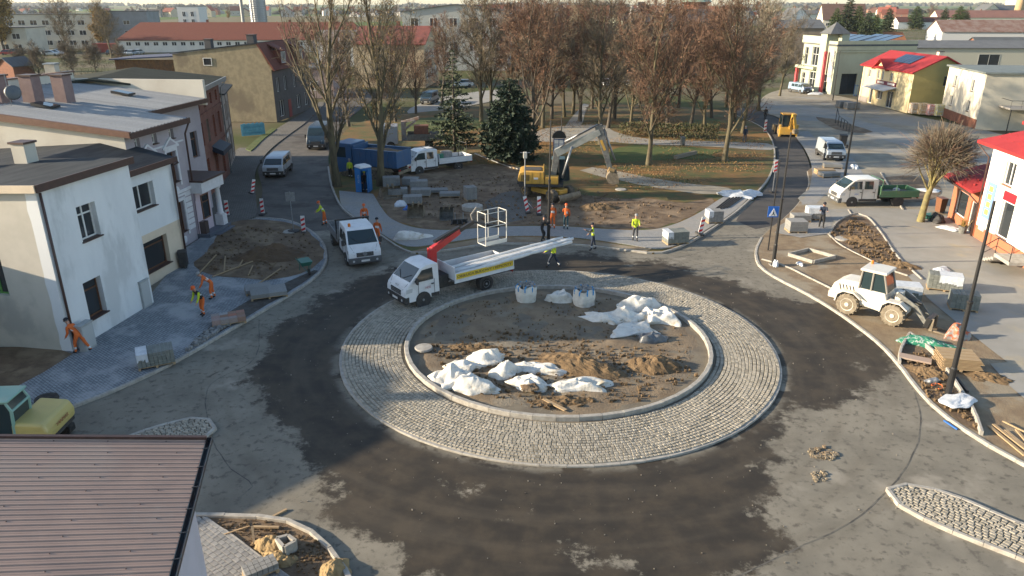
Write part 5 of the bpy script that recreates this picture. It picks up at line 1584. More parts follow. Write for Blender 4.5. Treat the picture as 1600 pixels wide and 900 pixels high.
def bare_tree(seed, h=14.0, fork=.3, limbs=7, spread=.55, twigs=9, leaves=8, leafsize=.085, r0=.24, crown=None, droop=0.0, lv=3, lean=.0, leaf_low=1.0, wid=.028):
    """trunk mesh (trunk and branches) and crown mesh (twigs, remaining leaves)"""
    rnd = random.Random(seed)
    T, C = MB(), MB()
    def grow(p, d, length, r, level):
        k = 4 if level < 2 else 3
        pts, rad = [p.copy()], [r]
        q = p.copy()
        for i in range(k):
            d = (rdir(rnd, d, rnd.uniform(.05, .2)) + Vector((0, 0, .10 - droop))).normalized()
            q = q + d * (length / k)
            pts.append(q.copy())
            rad.append(r * (1 - .62 * (i + 1) / k))
        T.tube(pts, rad, 7 if level == 0 else (5 if level == 1 else 3), caps=False)
        if level >= lv:
            for i in range(twigs):
                t = rnd.uniform(.15, 1)
                a = pts[min(k, int(t * k))].lerp(pts[min(k, int(t * k) + 1)], t * k % 1)
                td = rdir(rnd, d, rnd.uniform(.3, 1.0))
                flake(C.slot(0), a, td, rnd.uniform(.35, .9), wid, rnd)
            for i in range(leaves):
                a = pts[rnd.randrange(k + 1)] + Vector((rnd.gauss(0, .3), rnd.gauss(0, .3), rnd.gauss(0, .3)))
                if rnd.random() > leaf_low and a.z > h * .45:
                    continue
                flake(C.slot(1), a, rdir(rnd, Vector((0, 0, 1)), rnd.uniform(0, 3.1)), leafsize * rnd.uniform(.7, 1.4), leafsize, rnd)
            return
        n = [0, 6, 5, 5][level + 1] if level + 1 < 4 else 4
        for i in range(n):
            t = (i + 1.2) / (n + .7)
            j = min(k - 1, int(t * k))
            a = pts[j].lerp(pts[j + 1], t * k - j)
            grow(a, rdir(rnd, d, rnd.uniform(.45, .85) * (spread / .55)), length * rnd.uniform(.42, .62), rad[j] * .55, level + 1)
        grow(pts[-1], d, length * .5, rad[-1], level + 1)
    # trunk
    pts, rad = [], []
    d = Vector((lean, 0, 1)).normalized()
    q = Vector((0, 0, -.1))
    n = 6
    for i in range(n + 1):
        pts.append(q.copy())
        rad.append(r0 * (1.25 if i == 0 else 1 - .6 * i / n))
        d = (d + Vector((rnd.gauss(0, .05), rnd.gauss(0, .05), .12))).normalized()
        q = q + d * (h * .72 / n)
    T.tube(pts, rad, 9, caps=False)
    for i in range(limbs):
        t = fork + (1 - fork) * (i + .4) / limbs
        j = min(n - 1, int(t * n))
        a = pts[j].lerp(pts[j + 1], t * n - j)
        az = i * 2.4 + rnd.uniform(-.5, .5)
        el = R(90) - spread - rnd.uniform(-.15, .3)
        dd = Vector((math.cos(az) * math.cos(el), math.sin(az) * math.cos(el), math.sin(el)))
        L = h * rnd.uniform(.22, .46) * (1.1 - .35 * t)
        grow(a, dd, L, rad[j] * .55, 1)
    grow(pts[-1], Vector((0, 0, 1)), h * .26, rad[-1], 1)
    return T, C

TREES = {}
def tree_kind(key, bark, mats, **k):
    T, C = bare_tree(**k)
    TREES[key] = (T.mesh('trunk', bark, smooth=True, fix=False), C.mesh('crown', mats, fix=False))
tree_kind('park_a', BARK, [TWIG, LEAF], seed=1, h=14, fork=.2, limbs=10, spread=.62, twigs=15, leaves=4)
tree_kind('park_b', BARKD, [TWIG, LEAF], seed=2, h=14, fork=.17, limbs=11, spread=.58, twigs=15, leaves=7)
tree_kind('park_c', BARK, [TWIGG, LEAF], seed=3, h=14, fork=.22, limbs=10, spread=.66, twigs=17, leaves=1)
tree_kind('park_d', BARKD, [TWIG, LEAF], seed=4, h=14, fork=.14, limbs=11, spread=.62, twigs=13, leaves=11)
tree_kind('street_a', BARK, [TWIGG, LEAF], seed=5, h=17, fork=.18, limbs=9, spread=.38, twigs=7, leaves=4, leaf_low=.25, r0=.34)
tree_kind('street_b', BARK, [TWIGG, LEAFO], seed=6, h=16, fork=.2, limbs=9, spread=.42, twigs=8, leaves=9, leaf_low=.3, r0=.32)
tree_kind('low_a', BARKD, [TWIGG, LEAF], seed=7, h=7, fork=.12, limbs=10, spread=.9, twigs=12, leaves=3, r0=.15)
tree_kind('ochre', BARKD, [TWIG, LEAFO], seed=8, h=9, fork=.2, limbs=8, spread=.6, twigs=6, leaves=22, leafsize=.22, r0=.18)

def plant_tree(key, label, px, py, h, group=None, name='bare_tree', rot=None, base_h=None, z=0.1, wide=1.0):
    p = G(px, py, z)
    i = len(bpy.data.objects)
    o = thing(name, label, 'tree', p, rot if rot is not None else (i * 1.7) % 6.28, group)
    s = h / {'street_a': 17, 'street_b': 16, 'low_a': 7, 'ochre': 9}.get(key, 14)
    s *= 1.13 if name == 'bare_tree' and key[0] == 'p' else 1
    o.scale = (s * wide, s * wide, s)
    link('trunk', TREES[key][0], o)
    link('crown', TREES[key][1], o)
    return o
plant_tree('street_a', 'tall bare roadside tree left of the blue portable toilet', 527, 291, 17.5, rot=.3)
plant_tree('street_b', 'tall bare roadside tree with ochre leaves right of the blue portable toilet', 594, 290, 16.5, rot=1.2)
pk = [('park_b', 'bare tree on the far street corner behind the dark blue van', 545, 196, 11), ('park_d', 'rust brown leafy tree over the parked crane lorry', 618, 190, 10),
      ('park_a', 'slim bare tree right of the beige gabled house', 768, 178, 13.5), ('park_c', 'tall bare tree between spruce and pine', 752, 190, 14.5),
      ('park_b', 'dark trunked bare tree directly right of the dense pine', 833, 228, 14), ('park_d', 'rust brown park tree left of the walk', 862, 186, 12.5),
      ('park_a', 'bare park tree beside the straight walk', 882, 183, 12), ('park_b', 'rust brown tree over the park walk bend', 906, 190, 13),
      ('park_c', 'leaning bare tree right behind the excavator boom', 938, 226, 14), ('park_d', 'reddish park tree above the clipped hedge', 960, 186, 13),
      ('park_a', 'mossy bare tree in the middle of the lawn', 1013, 258, 13.5), ('park_c', 'bare tree behind the left end of the hedge', 985, 205, 11),
      ('park_d', 'brown leafed tree behind the middle of the hedge', 1042, 200, 12.5), ('park_b', 'dark tree behind the right end of the hedge', 1080, 193, 12),
      ('park_a', 'thick mossy tree at the right end of the lawn', 1131, 252, 14), ('park_c', 'leaning bare tree by the road bend', 1160, 208, 13),
      ('park_b', 'bare tree at the park corner beyond the hedge', 1112, 184, 11.5), ('park_c', 'grey bare tree at the far road edge', 1185, 172, 12),
      ('park_a', 'bare tree far back left of the walk', 800, 170, 12), ('park_d', 'rust coloured tree in the back row left of the flues', 925, 170, 12),
      ('park_b', 'rust coloured tree in the back row right of the flues', 1000, 168, 13), ('park_d', 'brown back row tree above the road bend', 1060, 168, 13),
      ('park_c', 'bare back row tree left of the yard wall', 1135, 166, 13), ('park_a', 'back row tree behind the dense pine', 838, 162, 13),
      ('park_b', 'back row tree left of the spruce top', 690, 165, 11), ('park_d', 'rust tree behind the grey lorry', 650, 178, 9.5),
      ('park_c', 'bare tree beside the pale green shop', 1218, 150, 11), ('park_a', 'bare tree just behind the hedge gap', 1100, 208, 11), ('park_c', 'grey bare tree between the hedge and the road bend', 1148, 190, 12.5), ('park_b', 'rust tree in front of the twin flues', 950, 200, 12), ('park_c', 'grey bare tree left of the park walk', 848, 200, 13), ('park_a', 'bare tree behind the information board', 895, 178, 13)]
for k, lb, x, y, h in pk:
    plant_tree(k, lb, x, y, h, 'bare trees of the park', wide=.98)
for i, (k, x, y, h) in enumerate([('low_a', 62, 120, 7), ('low_a', 115, 118, 8), ('low_a', 150, 112, 7), ('low_a', 190, 108, 6.5), ('low_a', 35, 112, 6), ('park_c', 105, 88, 15), ('park_c', 175, 90, 14), ('ochre', 8, 84, 19), ('ochre', 160, 76, 13), ('park_d', 5, 70, 17)]):
    plant_tree(k, ['spreading bare fruit tree at the left edge of the allotments', 'bare fruit tree with wide low crown in the allotments', 'bare fruit tree right of the wide one', 'small fruit tree next to the white annexe', 'small fruit tree behind the garden shed',
                   'tall thin bare tree before the school wing', 'tall bare tree before the grey school end', 'golden yellow tree at the far left edge', 'yellow green tree before the grey school end', 'dark tree behind the golden one'][i], x, y, h, 'trees of the left allotments', z=0, name='bare_tree' if k != 'ochre' else 'yellow_tree')

# clipped ball tree
def ball_tree():
    rnd = random.Random(11)
    T, C = MB(), MB()
    T.tube([(0, 0, -.1), (.05, 0, .8), (.12, 0, 1.7), (.3, 0, 2.5)], [.24, .19, .17, .15], 9, caps=False)
    c = Vector((.45, 0, 4.3))
    for i in range(34):
        d = rdir(rnd, Vector((0, 0, 1)), rnd.uniform(.1, 1.75))
        e = c + Vector((d.x * 2.5, d.y * 2.5, d.z * 1.7)) * .62
        s = Vector((.2 + rnd.uniform(-.06, .1), rnd.uniform(-.08, .08), rnd.uniform(1.9, 2.5)))
        m = s.lerp(e, .5) + Vector((rnd.gauss(0, .12), rnd.gauss(0, .12), .2))
        T.tube([s, m, e], [.07, .045, .025], 4, caps=False)
        for j in range(125):
            a = m.lerp(e, rnd.uniform(.1, 1.0)) + Vector((rnd.gauss(0, .28), rnd.gauss(0, .28), rnd.gauss(0, .22)))
            td = (a - c + Vector((0, 0, .5)))
            td = rdir(rnd, td.normalized(), rnd.uniform(.1, .7))
            lim = rnd.uniform(.5, 1.05)
            flake(C.slot(0 if j % 5 else 1), a, td, lim, .022, rnd)
    o = thing('ball_tree', 'bare tree clipped to a round twiggy ball on the plaza', 'tree', G(1438, 346, .12), R(5))
    o.scale = (1.2, 1.2, 1.16)
    T.build('trunk', M('sunny_bark', (0.21, 0.175, 0.07), (0.14, 0.12, 0.06), scale=3, bump=1, bscale=14), o, smooth=True, fix=False)
    C.build('crown', [TWIGG, TWIG], o, fix=False)
ball_tree()

# conifers
def conifer(name, label, p, h, rad, seed, mat, dense=1.0, ragged=.25, power=1.0, group=None, start=.06, droop=.25):
    rnd = random.Random(seed)
    T, C = MB(), MB()
    T.tube([(0, 0, -.1), (0, 0, h * .5), (0, 0, h)], [h * .018, h * .011, .01], 7, caps=False)
    z = h * start
    while z < h * .985:
        t = z / h
        L = rad * (1 - t) ** power * (1.0 if t > start + .08 else .8) + .12
        n = max(4, int((5 + 7 * (1 - t)) * dense))
        off = rnd.uniform(0, 6)
        for i in range(n):
            az = off + i * 2 * math.pi / n + rnd.uniform(-.3, .3)
            l_ = L * rnd.uniform(1 - ragged, 1.12)
            d = Vector((math.cos(az), math.sin(az), rnd.uniform(-droop, .15)))
            a = Vector((0, 0, z + rnd.uniform(-.1, .1)))
            e = a + d * l_ + Vector((0, 0, .06 * l_))
            T.tube([a, e], [.03, .008], 3, caps=False)
            k = max(4, int(l_ * 15 * dense))
            for j in range(k):
                f = (j + rnd.random()) / k
                if f < .12: continue
                q = a.lerp(e, f)
                side = rdir(rnd, d.normalized(), rnd.uniform(.5, 1.15))
                flake(C, q, (side + Vector((0, 0, -.12))).normalized(), (.22 + .38 * l_ * .22 * (1 - f * .5)) * rnd.uniform(.7, 1.2), .11 + .02 * l_, rnd)
        z += h * .022 + .10
    o = thing(name, label, 'tree', p, rnd.uniform(0, 6), group)
    T.build('trunk', BARKD, o, smooth=True, fix=False)
    C.build('crown', mat, o, fix=False)
    return o
conifer('spruce', 'tall open spruce with drooping branches behind the white pickup', G(711, 247, .1), 11.2, 3.3, 3, NEEDLE, .75, .45, 1.0, start=.12)
conifer('pine', 'dense dark rounded pine beside the tall spruce', G(796, 252, .1), 8.2, 3.3, 4, NEEDLB, 1.5, .25, .55, start=.05, droop=.1)
for i, (px, py, h, r_) in enumerate(((1300, 74, 13, 3.2), (1318, 72, 17, 4.0), (1335, 70, 14, 3.6), (1350, 76, 12, 3.3), (1362, 74, 11, 3.0), (1382, 66, 13, 3.4), (1428, 46, 14, 5.0), (1468, 66, 13, 3.0), (1490, 68, 14, 3.6), (1500, 62, 12, 4.5))):
    conifer('far_conifer', ['dark conifer at left of the conifer clump', 'tallest dark conifer before the brown mansion', 'broad conifer right of the tallest one', 'conifer at right of the dense clump', 'small conifer ending the clump', 'olive conifer standing apart right of the clump', 'pointed conifer on the field edge', 'slim conifer left of the cream cottage', 'conifer before the cream cottage', 'dark broad conifer right of the cottage gable'][i],
            G(px, py), h * 1.12, r_ * 1.35, 30 + i, NEEDLE if i % 2 else GREENL, 1.3, .3, .6, 'conifers on the right skyline')
for i in range(7):
    conifer('thuja', ['leftmost slim thuja in the row above the cream house', 'second thuja from the left in the row', 'third thuja from the left in the row', 'middle thuja of the row', 'third thuja from the right in the row', 'second thuja from the right in the row', 'rightmost thuja in the row'][i], G(1552 + i * 14, 102), 4.6 + (i % 3) * .6, 1.1, 60 + i, GREENL, .9, .15, .45, 'thuja row above the cream house', start=.02)

# leaf masses: hedge and scrub
def hedge(name, label, px, h, wd, mat, seed, dens=120, cat='hedge'):
    rnd = random.Random(seed)
    L = smooth_line(gp(*px), .5)
    C = MB()
    core = MB()
    for a, b in zip(L, L[1:]):
        d = (b - a)
        n = int(d.length * dens)
        for i in range(n):
            p = a.lerp(b, rnd.random())
            off = rnd.uniform(-wd, wd)
            hh = h * (1 - .25 * (abs(off) / wd) ** 3) * (1 + .12 * fbm(p.x * .6, p.y * .6, seed))
            z = hh * (1 - rnd.random() ** 2.2)
            nn = Vector((-d.y, d.x)).normalized() * off
            flake(C, Vector((p.x + nn.x, p.y + nn.y, z + .1)), rdir(rnd, Vector((0, 0, 1)), rnd.uniform(0, 1.6)), rnd.uniform(.12, .28), .1, rnd)
    o = thing(name, label, cat, (0, 0, 0))
    C.build('foliage', mat, o, fix=False)
    for a, b in zip(L[::3], L[3::3]):
        c = (a + b) / 2
        core.tube([(c.x, c.y, 0), (c.x + rnd.uniform(-.2, .2), c.y, h * .6)], [.05, .02], 4, caps=False)
    core.build('stems', BARKD, o, fix=False)
hedge('hedge', 'clipped green brown hedge along the park path', [(968, 214), (1010, 214), (1060, 216), (1122, 218)], 1.5, 1.3, M_leaf('hedge_leaves', (0.05, 0.07, 0.02), (0.09, 0.085, 0.03), (0.11, 0.075, 0.035)), 5, 260)
hedge('bay_shrubs', 'dense evergreen shrubs behind the slim thujas', [(1522, 96), (1560, 97), (1610, 99)], 4.5, 3.0, GREENL, 6, 110, 'shrubs')
hedge('scrub', 'brown leafless scrub right of the conifer clump', [(1385, 70), (1420, 68), (1470, 66)], 6.0, 6.0, M_leaf('scrub_leaves', (0.13, 0.10, 0.05), (0.17, 0.13, 0.07), (0.10, 0.085, 0.04)), 8, 60, 'shrubs')
hedge('garden_shrubs', 'green brown shrubs in the gardens behind the left chimneys', [(40, 118), (110, 122), (170, 112)], 3.0, 4.0, M_leaf('garden_leaves', (0.07, 0.08, 0.025), (0.12, 0.10, 0.05), (0.15, 0.11, 0.06)), 9, 60, 'shrubs')

# far wooded skyline, and trees scattered through the far town
rnd = random.Random(77)
n_t = 0
for i in range(150):
    px, py = rnd.uniform(-30, 1630), rnd.choice((rnd.uniform(15, 24), rnd.uniform(18, 42)))
    if px > 1320 and 11 < py < 34: continue
    if 190 < px < 600 and py > 34: continue
    k = rnd.choice(('park_a', 'park_b', 'park_c', 'park_d', 'park_d', 'ochre'))
    plant_tree(k, ('far off ochre tree ' if k == 'ochre' else 'far off bare tree ') + zone(px, py), px, py, rnd.uniform(9, 17) if k != 'ochre' else rnd.uniform(7, 11), 'far trees in the town', z=0, name='distant_tree')
def woods():
    rnd = random.Random(4)
    C = MB()
    for band, (y, h, n, bright) in enumerate(((1500, 9, 900, 0), (2400, 12, 1500, 0), (3600, 16, 2200, 0), (5000, 22, 2600, 0))):
        for i in range(n):
            x = rnd.uniform(-1, 1) * y * .9
            if fbm(x / (y * .16), band * 7.3, 2) < -.02 + (.12 if x > y * .25 and band < 2 else 0): continue
            yy = y + rnd.uniform(-.04, .04) * y
            g = max(0, (yy - 900) * .0042) - 1
            w_ = h * rnd.uniform(.5, 1.3)
            hh = h * rnd.uniform(.6, 1.15)
            vs = []
            for j in range(5):
                t = j * 2 * math.pi / 5 + rnd.random()
                vs.append((x + w_ * math.cos(t), yy + w_ * math.sin(t), g))
            for j in range(5):
                t = j * 2 * math.pi / 5 + rnd.random()
                vs.append((x + w_ * .7 * math.cos(t), yy + w_ * .7 * math.sin(t), g + hh * .7))
            vs.append((x, yy, g + hh))
            C.raw(vs, [(j, (j + 1) % 5, 5 + (j + 1) % 5, 5 + j) for j in range(5)] + [(5 + j, 5 + (j + 1) % 5, 10) for j in range(5)])
    tag(C.build('distant_woods', M_stone('far_wood', (0.05, 0.055, 0.03), (0.085, 0.07, 0.045), (0.04, 0.05, 0.035)), fix=False), 'dark woods along the horizon', kind='stuff')
woods()

# fallen leaves: loose drifts on the lawn and soil
def litter():
    rnd = random.Random(13)
    C = MB()
    pts = gp((620, 200), (830, 190), (1120, 190), (1195, 215), (1195, 265), (1140, 290), (1000, 300), (880, 285), (700, 250))
    x0, x1 = min(p.x for p in pts), max(p.x for p in pts)
    y0, y1 = min(p.y for p in pts), max(p.y for p in pts)
    n = 0
    while n < 30000:
        x, y = rnd.uniform(x0, x1), rnd.uniform(y0, y1)
        n += 1
        if fbm(x * .12, y * .2, 5) < rnd.uniform(-.25, .35) or not inside((x, y), pts): continue
        flake(C, Vector((x, y, .13 + rnd.uniform(0, .03))), Vector((rnd.gauss(0, 1), rnd.gauss(0, 1), rnd.uniform(-.05, .35))).normalized(), rnd.uniform(.06, .11), .08, rnd)
    tag(C.build('fallen_leaves', LEAFL, fix=False), 'orange brown fallen leaves drifted over the park lawn', kind='stuff')
litter()
# ================================================================ VEHICLES AND MACHINES
VW = paint('white_vehicle_paint', (0.62, 0.63, 0.64), dirt=.18)
DARKP = M('dark_plastic', (0.03, 0.03, 0.032), (0.05, 0.047, 0.044), scale=4, rough=.7)
LAMP = M('headlamp_glass', (0.45, 0.46, 0.47), rough=.15, spec=.6)
REDL = M('tail_lamp', (0.25, 0.015, 0.01), rough=.3)
PLATE = M('number_plate', (0.6, 0.6, 0.58), rough=.5)
AMBER = M('amber_beacon', (0.55, 0.16, 0.02), rough=.3)
YELM = paint('machine_yellow', (0.52, 0.29, 0.045), rough=.5, dirt=.3)
GREYM = M('machine_grey', (0.17, 0.17, 0.155), (0.11, 0.105, 0.095), scale=4, rough=.6)
MUDM = M('muddy_steel', (0.25, 0.20, 0.14), (0.15, 0.125, 0.09), scale=4, rough=.85, bump=.6, bscale=20)
MUDTYRE = M('muddy_tyre', (0.15, 0.125, 0.09), (0.07, 0.06, 0.05), scale=6, rough=.95)

def wheel(par, x, y, r, w_, rim=None, tyre=None, lugs=0):
    """one wheel about a y axle; side follows the sign of y"""
    s = 1 if y > 0 else -1
    t = MB().lathe([(r * .6, -w_ / 2), (r * .93, -w_ / 2), (r, -w_ * .36), (r, w_ * .36), (r * .93, w_ / 2), (r * .6, w_ / 2)], (x, y, r), 20, 'y')
    if lugs:
        for i in range(lugs):
            a = 2 * math.pi * i / lugs
            for q in (-1, 1):
                c = Vector((x + math.cos(a + q * .06) * r, y + q * w_ * .24, r + math.sin(a + q * .06) * r))
                t.obox(c, r * .10, w_ * .42, r * .10, 0, (0, -a))
    wo = t.build('wheel', tyre or RUBBER, par)
    o = y + s * w_ / 2
    MB().lathe([(r * .60, -.02), (r * .60, .012), (r * .45, -.03), (r * .2, -.03), (r * .18, .03), (.01, .035)] if s > 0 else [(r * .60, .02), (r * .60, -.012), (r * .45, .03), (r * .2, .03), (r * .18, -.03), (.01, -.035)], (x, o, r), 16, 'y').build('rim', rim or STEEL, wo)
    return wo

def cab_van(o, mat, xr, hw=1.0, h=2.25, doors=1, lean=.13, zb=1.3, glass_side=(), bumper=None, nose=1.08, arch=.46, wr=.36, sill=.40, rear_glass=False, wsx=(.0, .74), belt=1.42):
    """front-engined cab or van body; x=0 is the front axle, xr the rear end of the bodywork"""
    g = lambda z: max(0.0, (z - zb)) / (h - zb) * lean
    a, b = wsx
    prof = [(xr, sill), (xr, h - .08), (xr + .1, h), (a - .35, h), (a, h - .12), (b, belt), (nose - .08, 1.12), (nose, .92), (nose, .5), (nose - .08, sill - .05), (.2, sill - .05)]
    body = MB().slab_xz(prof, -hw, hw, g).build('body', mat, o, bevel=.06, seg=3)
    # windscreen
    n = Vector((belt - (h - .12), 0, a - b))
    n = Vector((-(belt - (h - .12)), 0, b - a)).normalized() * .012
    def ws(t, s):
        x, z = a + (b - a) * t, (h - .12) + (belt - (h - .12)) * t
        return Vector((x, s * (hw - g(z) - .09), z)) + n
    MB().hexa([ws(.06, 1) - n * 2, ws(.06, -1) - n * 2, ws(.95, -1) - n * 2, ws(.95, 1) - n * 2, ws(.06, 1), ws(.06, -1), ws(.95, -1), ws(.95, 1)]).build('windscreen', CARGLASS, o)
    for s in (1, -1):
        for poly in glass_side:
            pts = [(x, s * (hw - g(z) + .008), z) for x, z in poly]
            pin = [(x, s * (hw - g(z) - .02), z) for x, z in poly]
            m = MB()
            k = len(poly)
            m.raw(pts + pin, [tuple(range(k)), tuple(range(2 * k - 1, k - 1, -1))] + [(i, (i + 1) % k, k + (i + 1) % k, k + i) for i in range(k)])
            m.build('side_window', CARGLASS, o)
        for i in range(doors):
            x = .28 - i * 1.02
            m = MB().box(x - 1.0, s * (hw + .001) - .004, .62, x - .98, s * (hw + .001) + .004, belt + .0)
            m.box(x - .02, s * (hw + .001) - .004, .62, x, s * (hw + .001) + .004, belt + .0)
            m.build('door_seam', DARKP, body)
            MB().obox((x - .88, s * (hw + .015), 1.16), .16, .04, .05).build('door_handle', DARKP, body)
        m = MB().obox((.42, s * (hw + .16), 1.52), .10, .2, .34).tube([(.42, s * (hw - .05), 1.4), (.42, s * (hw + .12), 1.42)], .03, 5)
        m.build('mirror', DARKP, o, bevel=.02, seg=1)
        MB().hexa([(nose - .22, s * (hw - .36), .86), (nose + .012, s * (hw - .36), .86), (nose - .06, s * (hw + .006), .90), (nose - .42, s * (hw + .006), .92), (nose - .26, s * (hw - .36), 1.10), (nose - .06, s * (hw - .36), 1.09), (nose - .10, s * (hw + .006), 1.12), (nose - .46, s * (hw + .006), 1.13)]).build('headlight', LAMP, o)
        MB().lathe([(arch, -.01), (arch, .012), (arch - .05, .014)], (0, s * hw, wr), 18, 'y').build('wheel_arch', DARKP, o)
        wheel(o, 0, s * (hw - .12), wr, .24)
        MB().box(xr + .05, s * hw - .012, sill + .02, -.5, s * hw + .012, .62).build('side_trim', DARKP, o)
    m = MB().slab_xz([(nose - .25, .30), (nose + .03, .30), (nose + .07, .42), (nose + .05, .70), (nose - .25, .70)], -hw - .01, hw + .01)
    m.build('bumper', bumper or DARKP, o, bevel=.04)
    gr = MB().box(nose - .1, -.52, .74, nose + .018, .52, 1.0)
    gr.build('grille', DARKP, o)
    for i in range(3):
        MB().box(nose - .05, -.5, .77 + i * .08, nose + .03, .5, .79 + i * .08).build('grille_bar', STEEL, o)
    for s in (1, -1):
        MB().tube([ws(.97, s * .05) + n * 1.5, ws(.55, s * .75) + n * 1.5], .012, 4).build('wiper', BLACKM, o)
        MB().lathe([(.07, 0), (.07, .012)], (nose + .06, s * (hw - .28), .5), 10, 'x').build('fog_light', LAMP, o)
        MB().tube([(b + .06, s * (hw - .16), belt - .03), (nose - .1, s * (hw - .3), 1.13)], .008, 4).build('bonnet_seam', DARKP, body)
    MB().box(nose + .07, -.26, .44, nose + .085, .26, .56).build('number_plate', PLATE, o)
    return body

def flatbed(o, x0, x1, hw=1.03, z=.95, side=.38, mat=None, floor=None, wr=.36, axle=None, stripe=None, twin=True):
    """x0 rear, x1 front"""
    mat = mat or VW
    MB().box(x0 + .2, -.42, .5, x1 + .9, -.3, .72).box(x0 + .2, .3, .5, x1 + .9, .42, .72).build('chassis', DARKP, o)
    bed = MB().box(x0, -hw, z - .1, x1, hw, z).build('bed_floor', floor or M('bed_floor_grey', (0.16, 0.16, 0.155), (0.11, 0.105, 0.10), scale=3, rough=.7), o)
    for s in (1, -1):
        sd = MB().box(x0 + .02, s * hw - .02, z + .004, x1 - .02, s * hw + .02, z + side).build('drop_side', mat, o, bevel=.008, seg=1)
        MB().box(x0, s * hw - .03, z - .16, x1, s * hw + .026, z - .004).build('side_rail', mat, o)
        if stripe:
            MB().box(x0 + .08, s * (hw + .022) - .003, z + .05, x1 - .1, s * (hw + .022) + .003, z + side - .06).build('banner', stripe, sd)
        for k in range(2):
            xw = axle if axle is not None else x0 + 1.2
        wheel(o, xw, s * (hw - .18), wr, .36 if twin else .24)
        MB().lathe([(wr + .1, -.2), (wr + .12, .0), (wr + .1, .2)], (xw, s * (hw - .2), wr + .03), 18, 'y').build('mudguard', DARKP, o)
    MB().box(x0 - .02, -hw + .03, z + .004, x0 + .02, hw - .03, z + side).build('tail_gate', mat, o)
    hb = MB().box(x1 - .05, -hw, z + .004, x1 - .01, hw, z + side + .35)
    hb.build('headboard', mat, o)
    for s in (1, -1):
        MB().box(x0 - .04, s * .8 - .12, .62, x0 + .02, s * .8 + .12, .76).build('tail_light', REDL, o)
    return bed

def place(name, label, cat, rear, front, side, half, group=None, z=0.0):
    """rear/front: ground points of the two wheels on the near side; origin at the front axle middle"""
    d = (front - rear).to_2d().normalized()
    left = Vector((-d.y, d.x))
    c = front.to_2d() - left * (half if side == 'l' else -half)
    return thing(name, label, cat, (c.x, c.y, z), math.atan2(d.y, d.x), group), (front - rear).length

SW1 = [(.50, 1.46), (-.02, 1.98), (-.66, 2.02), (-.66, 1.40), (.36, 1.40)]
SW2 = [(-.86, 1.40), (-.86, 2.02), (-1.55, 2.02), (-1.55, 1.40)]
# ---- lorry with crane and pole load on the apron
o, wb = place('crane_lorry', 'white light lorry with red loading crane and yellow banner on the sett apron', 'lorry', G(758, 454), G(661, 480), 'l', .9, z=.1)
cab_van(o, VW, -1.05, .99, 2.22, 1, glass_side=[SW1])
ban = M('yellow_banner', (0.62, 0.45, 0.04), (0.56, 0.40, 0.04), scale=2)
flatbed(o, -6.0, -1.95, 1.05, 1.0, .42, VW, axle=-wb, stripe=ban)
# lettering on the banner
def text(body, size, mat, parent, loc, rot, name='lettering', ext=.002, sx=1.0):
    c = bpy.data.curves.new(name, 'FONT')
    c.body = body
    c.size = size
    c.extrude = ext
    c.align_x = 'CENTER'
    c.align_y = 'CENTER'
    c.materials.append(mat)
    t = bpy.data.objects.new(name, c)
    COL.objects.link(t)
    me = bpy.data.meshes.new_from_object(t)
    bpy.data.objects.remove(t)
    q = link(name, me, parent, loc, rot)
    q.scale = (sx, 1, 1)
    return tag(q, kind='stuff')
DARKT = M('dark_lettering', (0.03, 0.03, 0.05), rough=.6)
text('OBSŁUGA BUDOWY I REMONTY', .21, DARKT, o, (-3.95, 1.083, 1.20), (R(90), 0, R(180)), sx=1.2)
text('IVECO', .12, M('badge_grey', (0.2, 0.2, 0.2), rough=.4), o, (1.0, 0, 1.17), (R(60), 0, R(90)))
text('HDS', .17, M('door_logo', (0.35, 0.04, 0.06), rough=.5), o, (-.3, 1.012, 1.0), (R(90), 0, R(180)))
CRED = paint('crane_red', (0.42, 0.02, 0.02), rough=.4, dirt=.15)
MB().box(-1.9, -.5, .72, -1.2, .5, 1.25).build('crane_base', DARKP, o)
MB().box(-1.75, -.75, 1.25, -1.35, -.35, 2.55).build('crane_column', CRED, o, bevel=.03)
bm = MB()
p0, p1 = Vector((-1.55, -.55, 2.5)), Vector((-3.5, -.8, 3.1))
d_ = (p1 - p0).normalized()
def beam(mb, a, b, h, w_, h2=None):
    a, b = Vector(a), Vector(b)
    d = (b - a).normalized()
    s = d.cross(Vector((0, 0, 1))).normalized() * (w_ / 2)
    u = s.cross(d).normalized()
    h2 = h2 or h
    q = []
    for p, hh in ((a, h), (b, h2)):
        q.append([p - s - u * hh / 2, p + s - u * hh / 2, p + s + u * hh / 2, p - s + u * hh / 2])
    return mb.hexa([q[0][0], q[0][1], q[1][1], q[1][0], q[0][3], q[0][2], q[1][2], q[1][3]])
beam(bm, p0 - Vector((0, 0, .1)), p1, .42, .28, .3)
bm.build('crane_boom', CRED, o, bevel=.02)
beam(MB(), p0.lerp(p1, .1) + Vector((0, 0, .3)), p0.lerp(p1, 1.02) + Vector((0, 0, .22)), .14, .2).build('boom_cylinder', BLACKM, o)
p2 = p1 + (p1 - p0) * .55
beam(MB(), p1 - (p1 - p0) * .15, p2, .2, .16).build('boom_extension', BLACKM, o)
MB().tube([p2, p2 + Vector((.1, -.05, .4)), p2 + Vector((-.3, -.1, .75)), p2 + Vector((-.8, -.1, .5))], .05, 6).build('hose', M('hose_grey', (0.22, 0.20, 0.17), rough=.7), o)
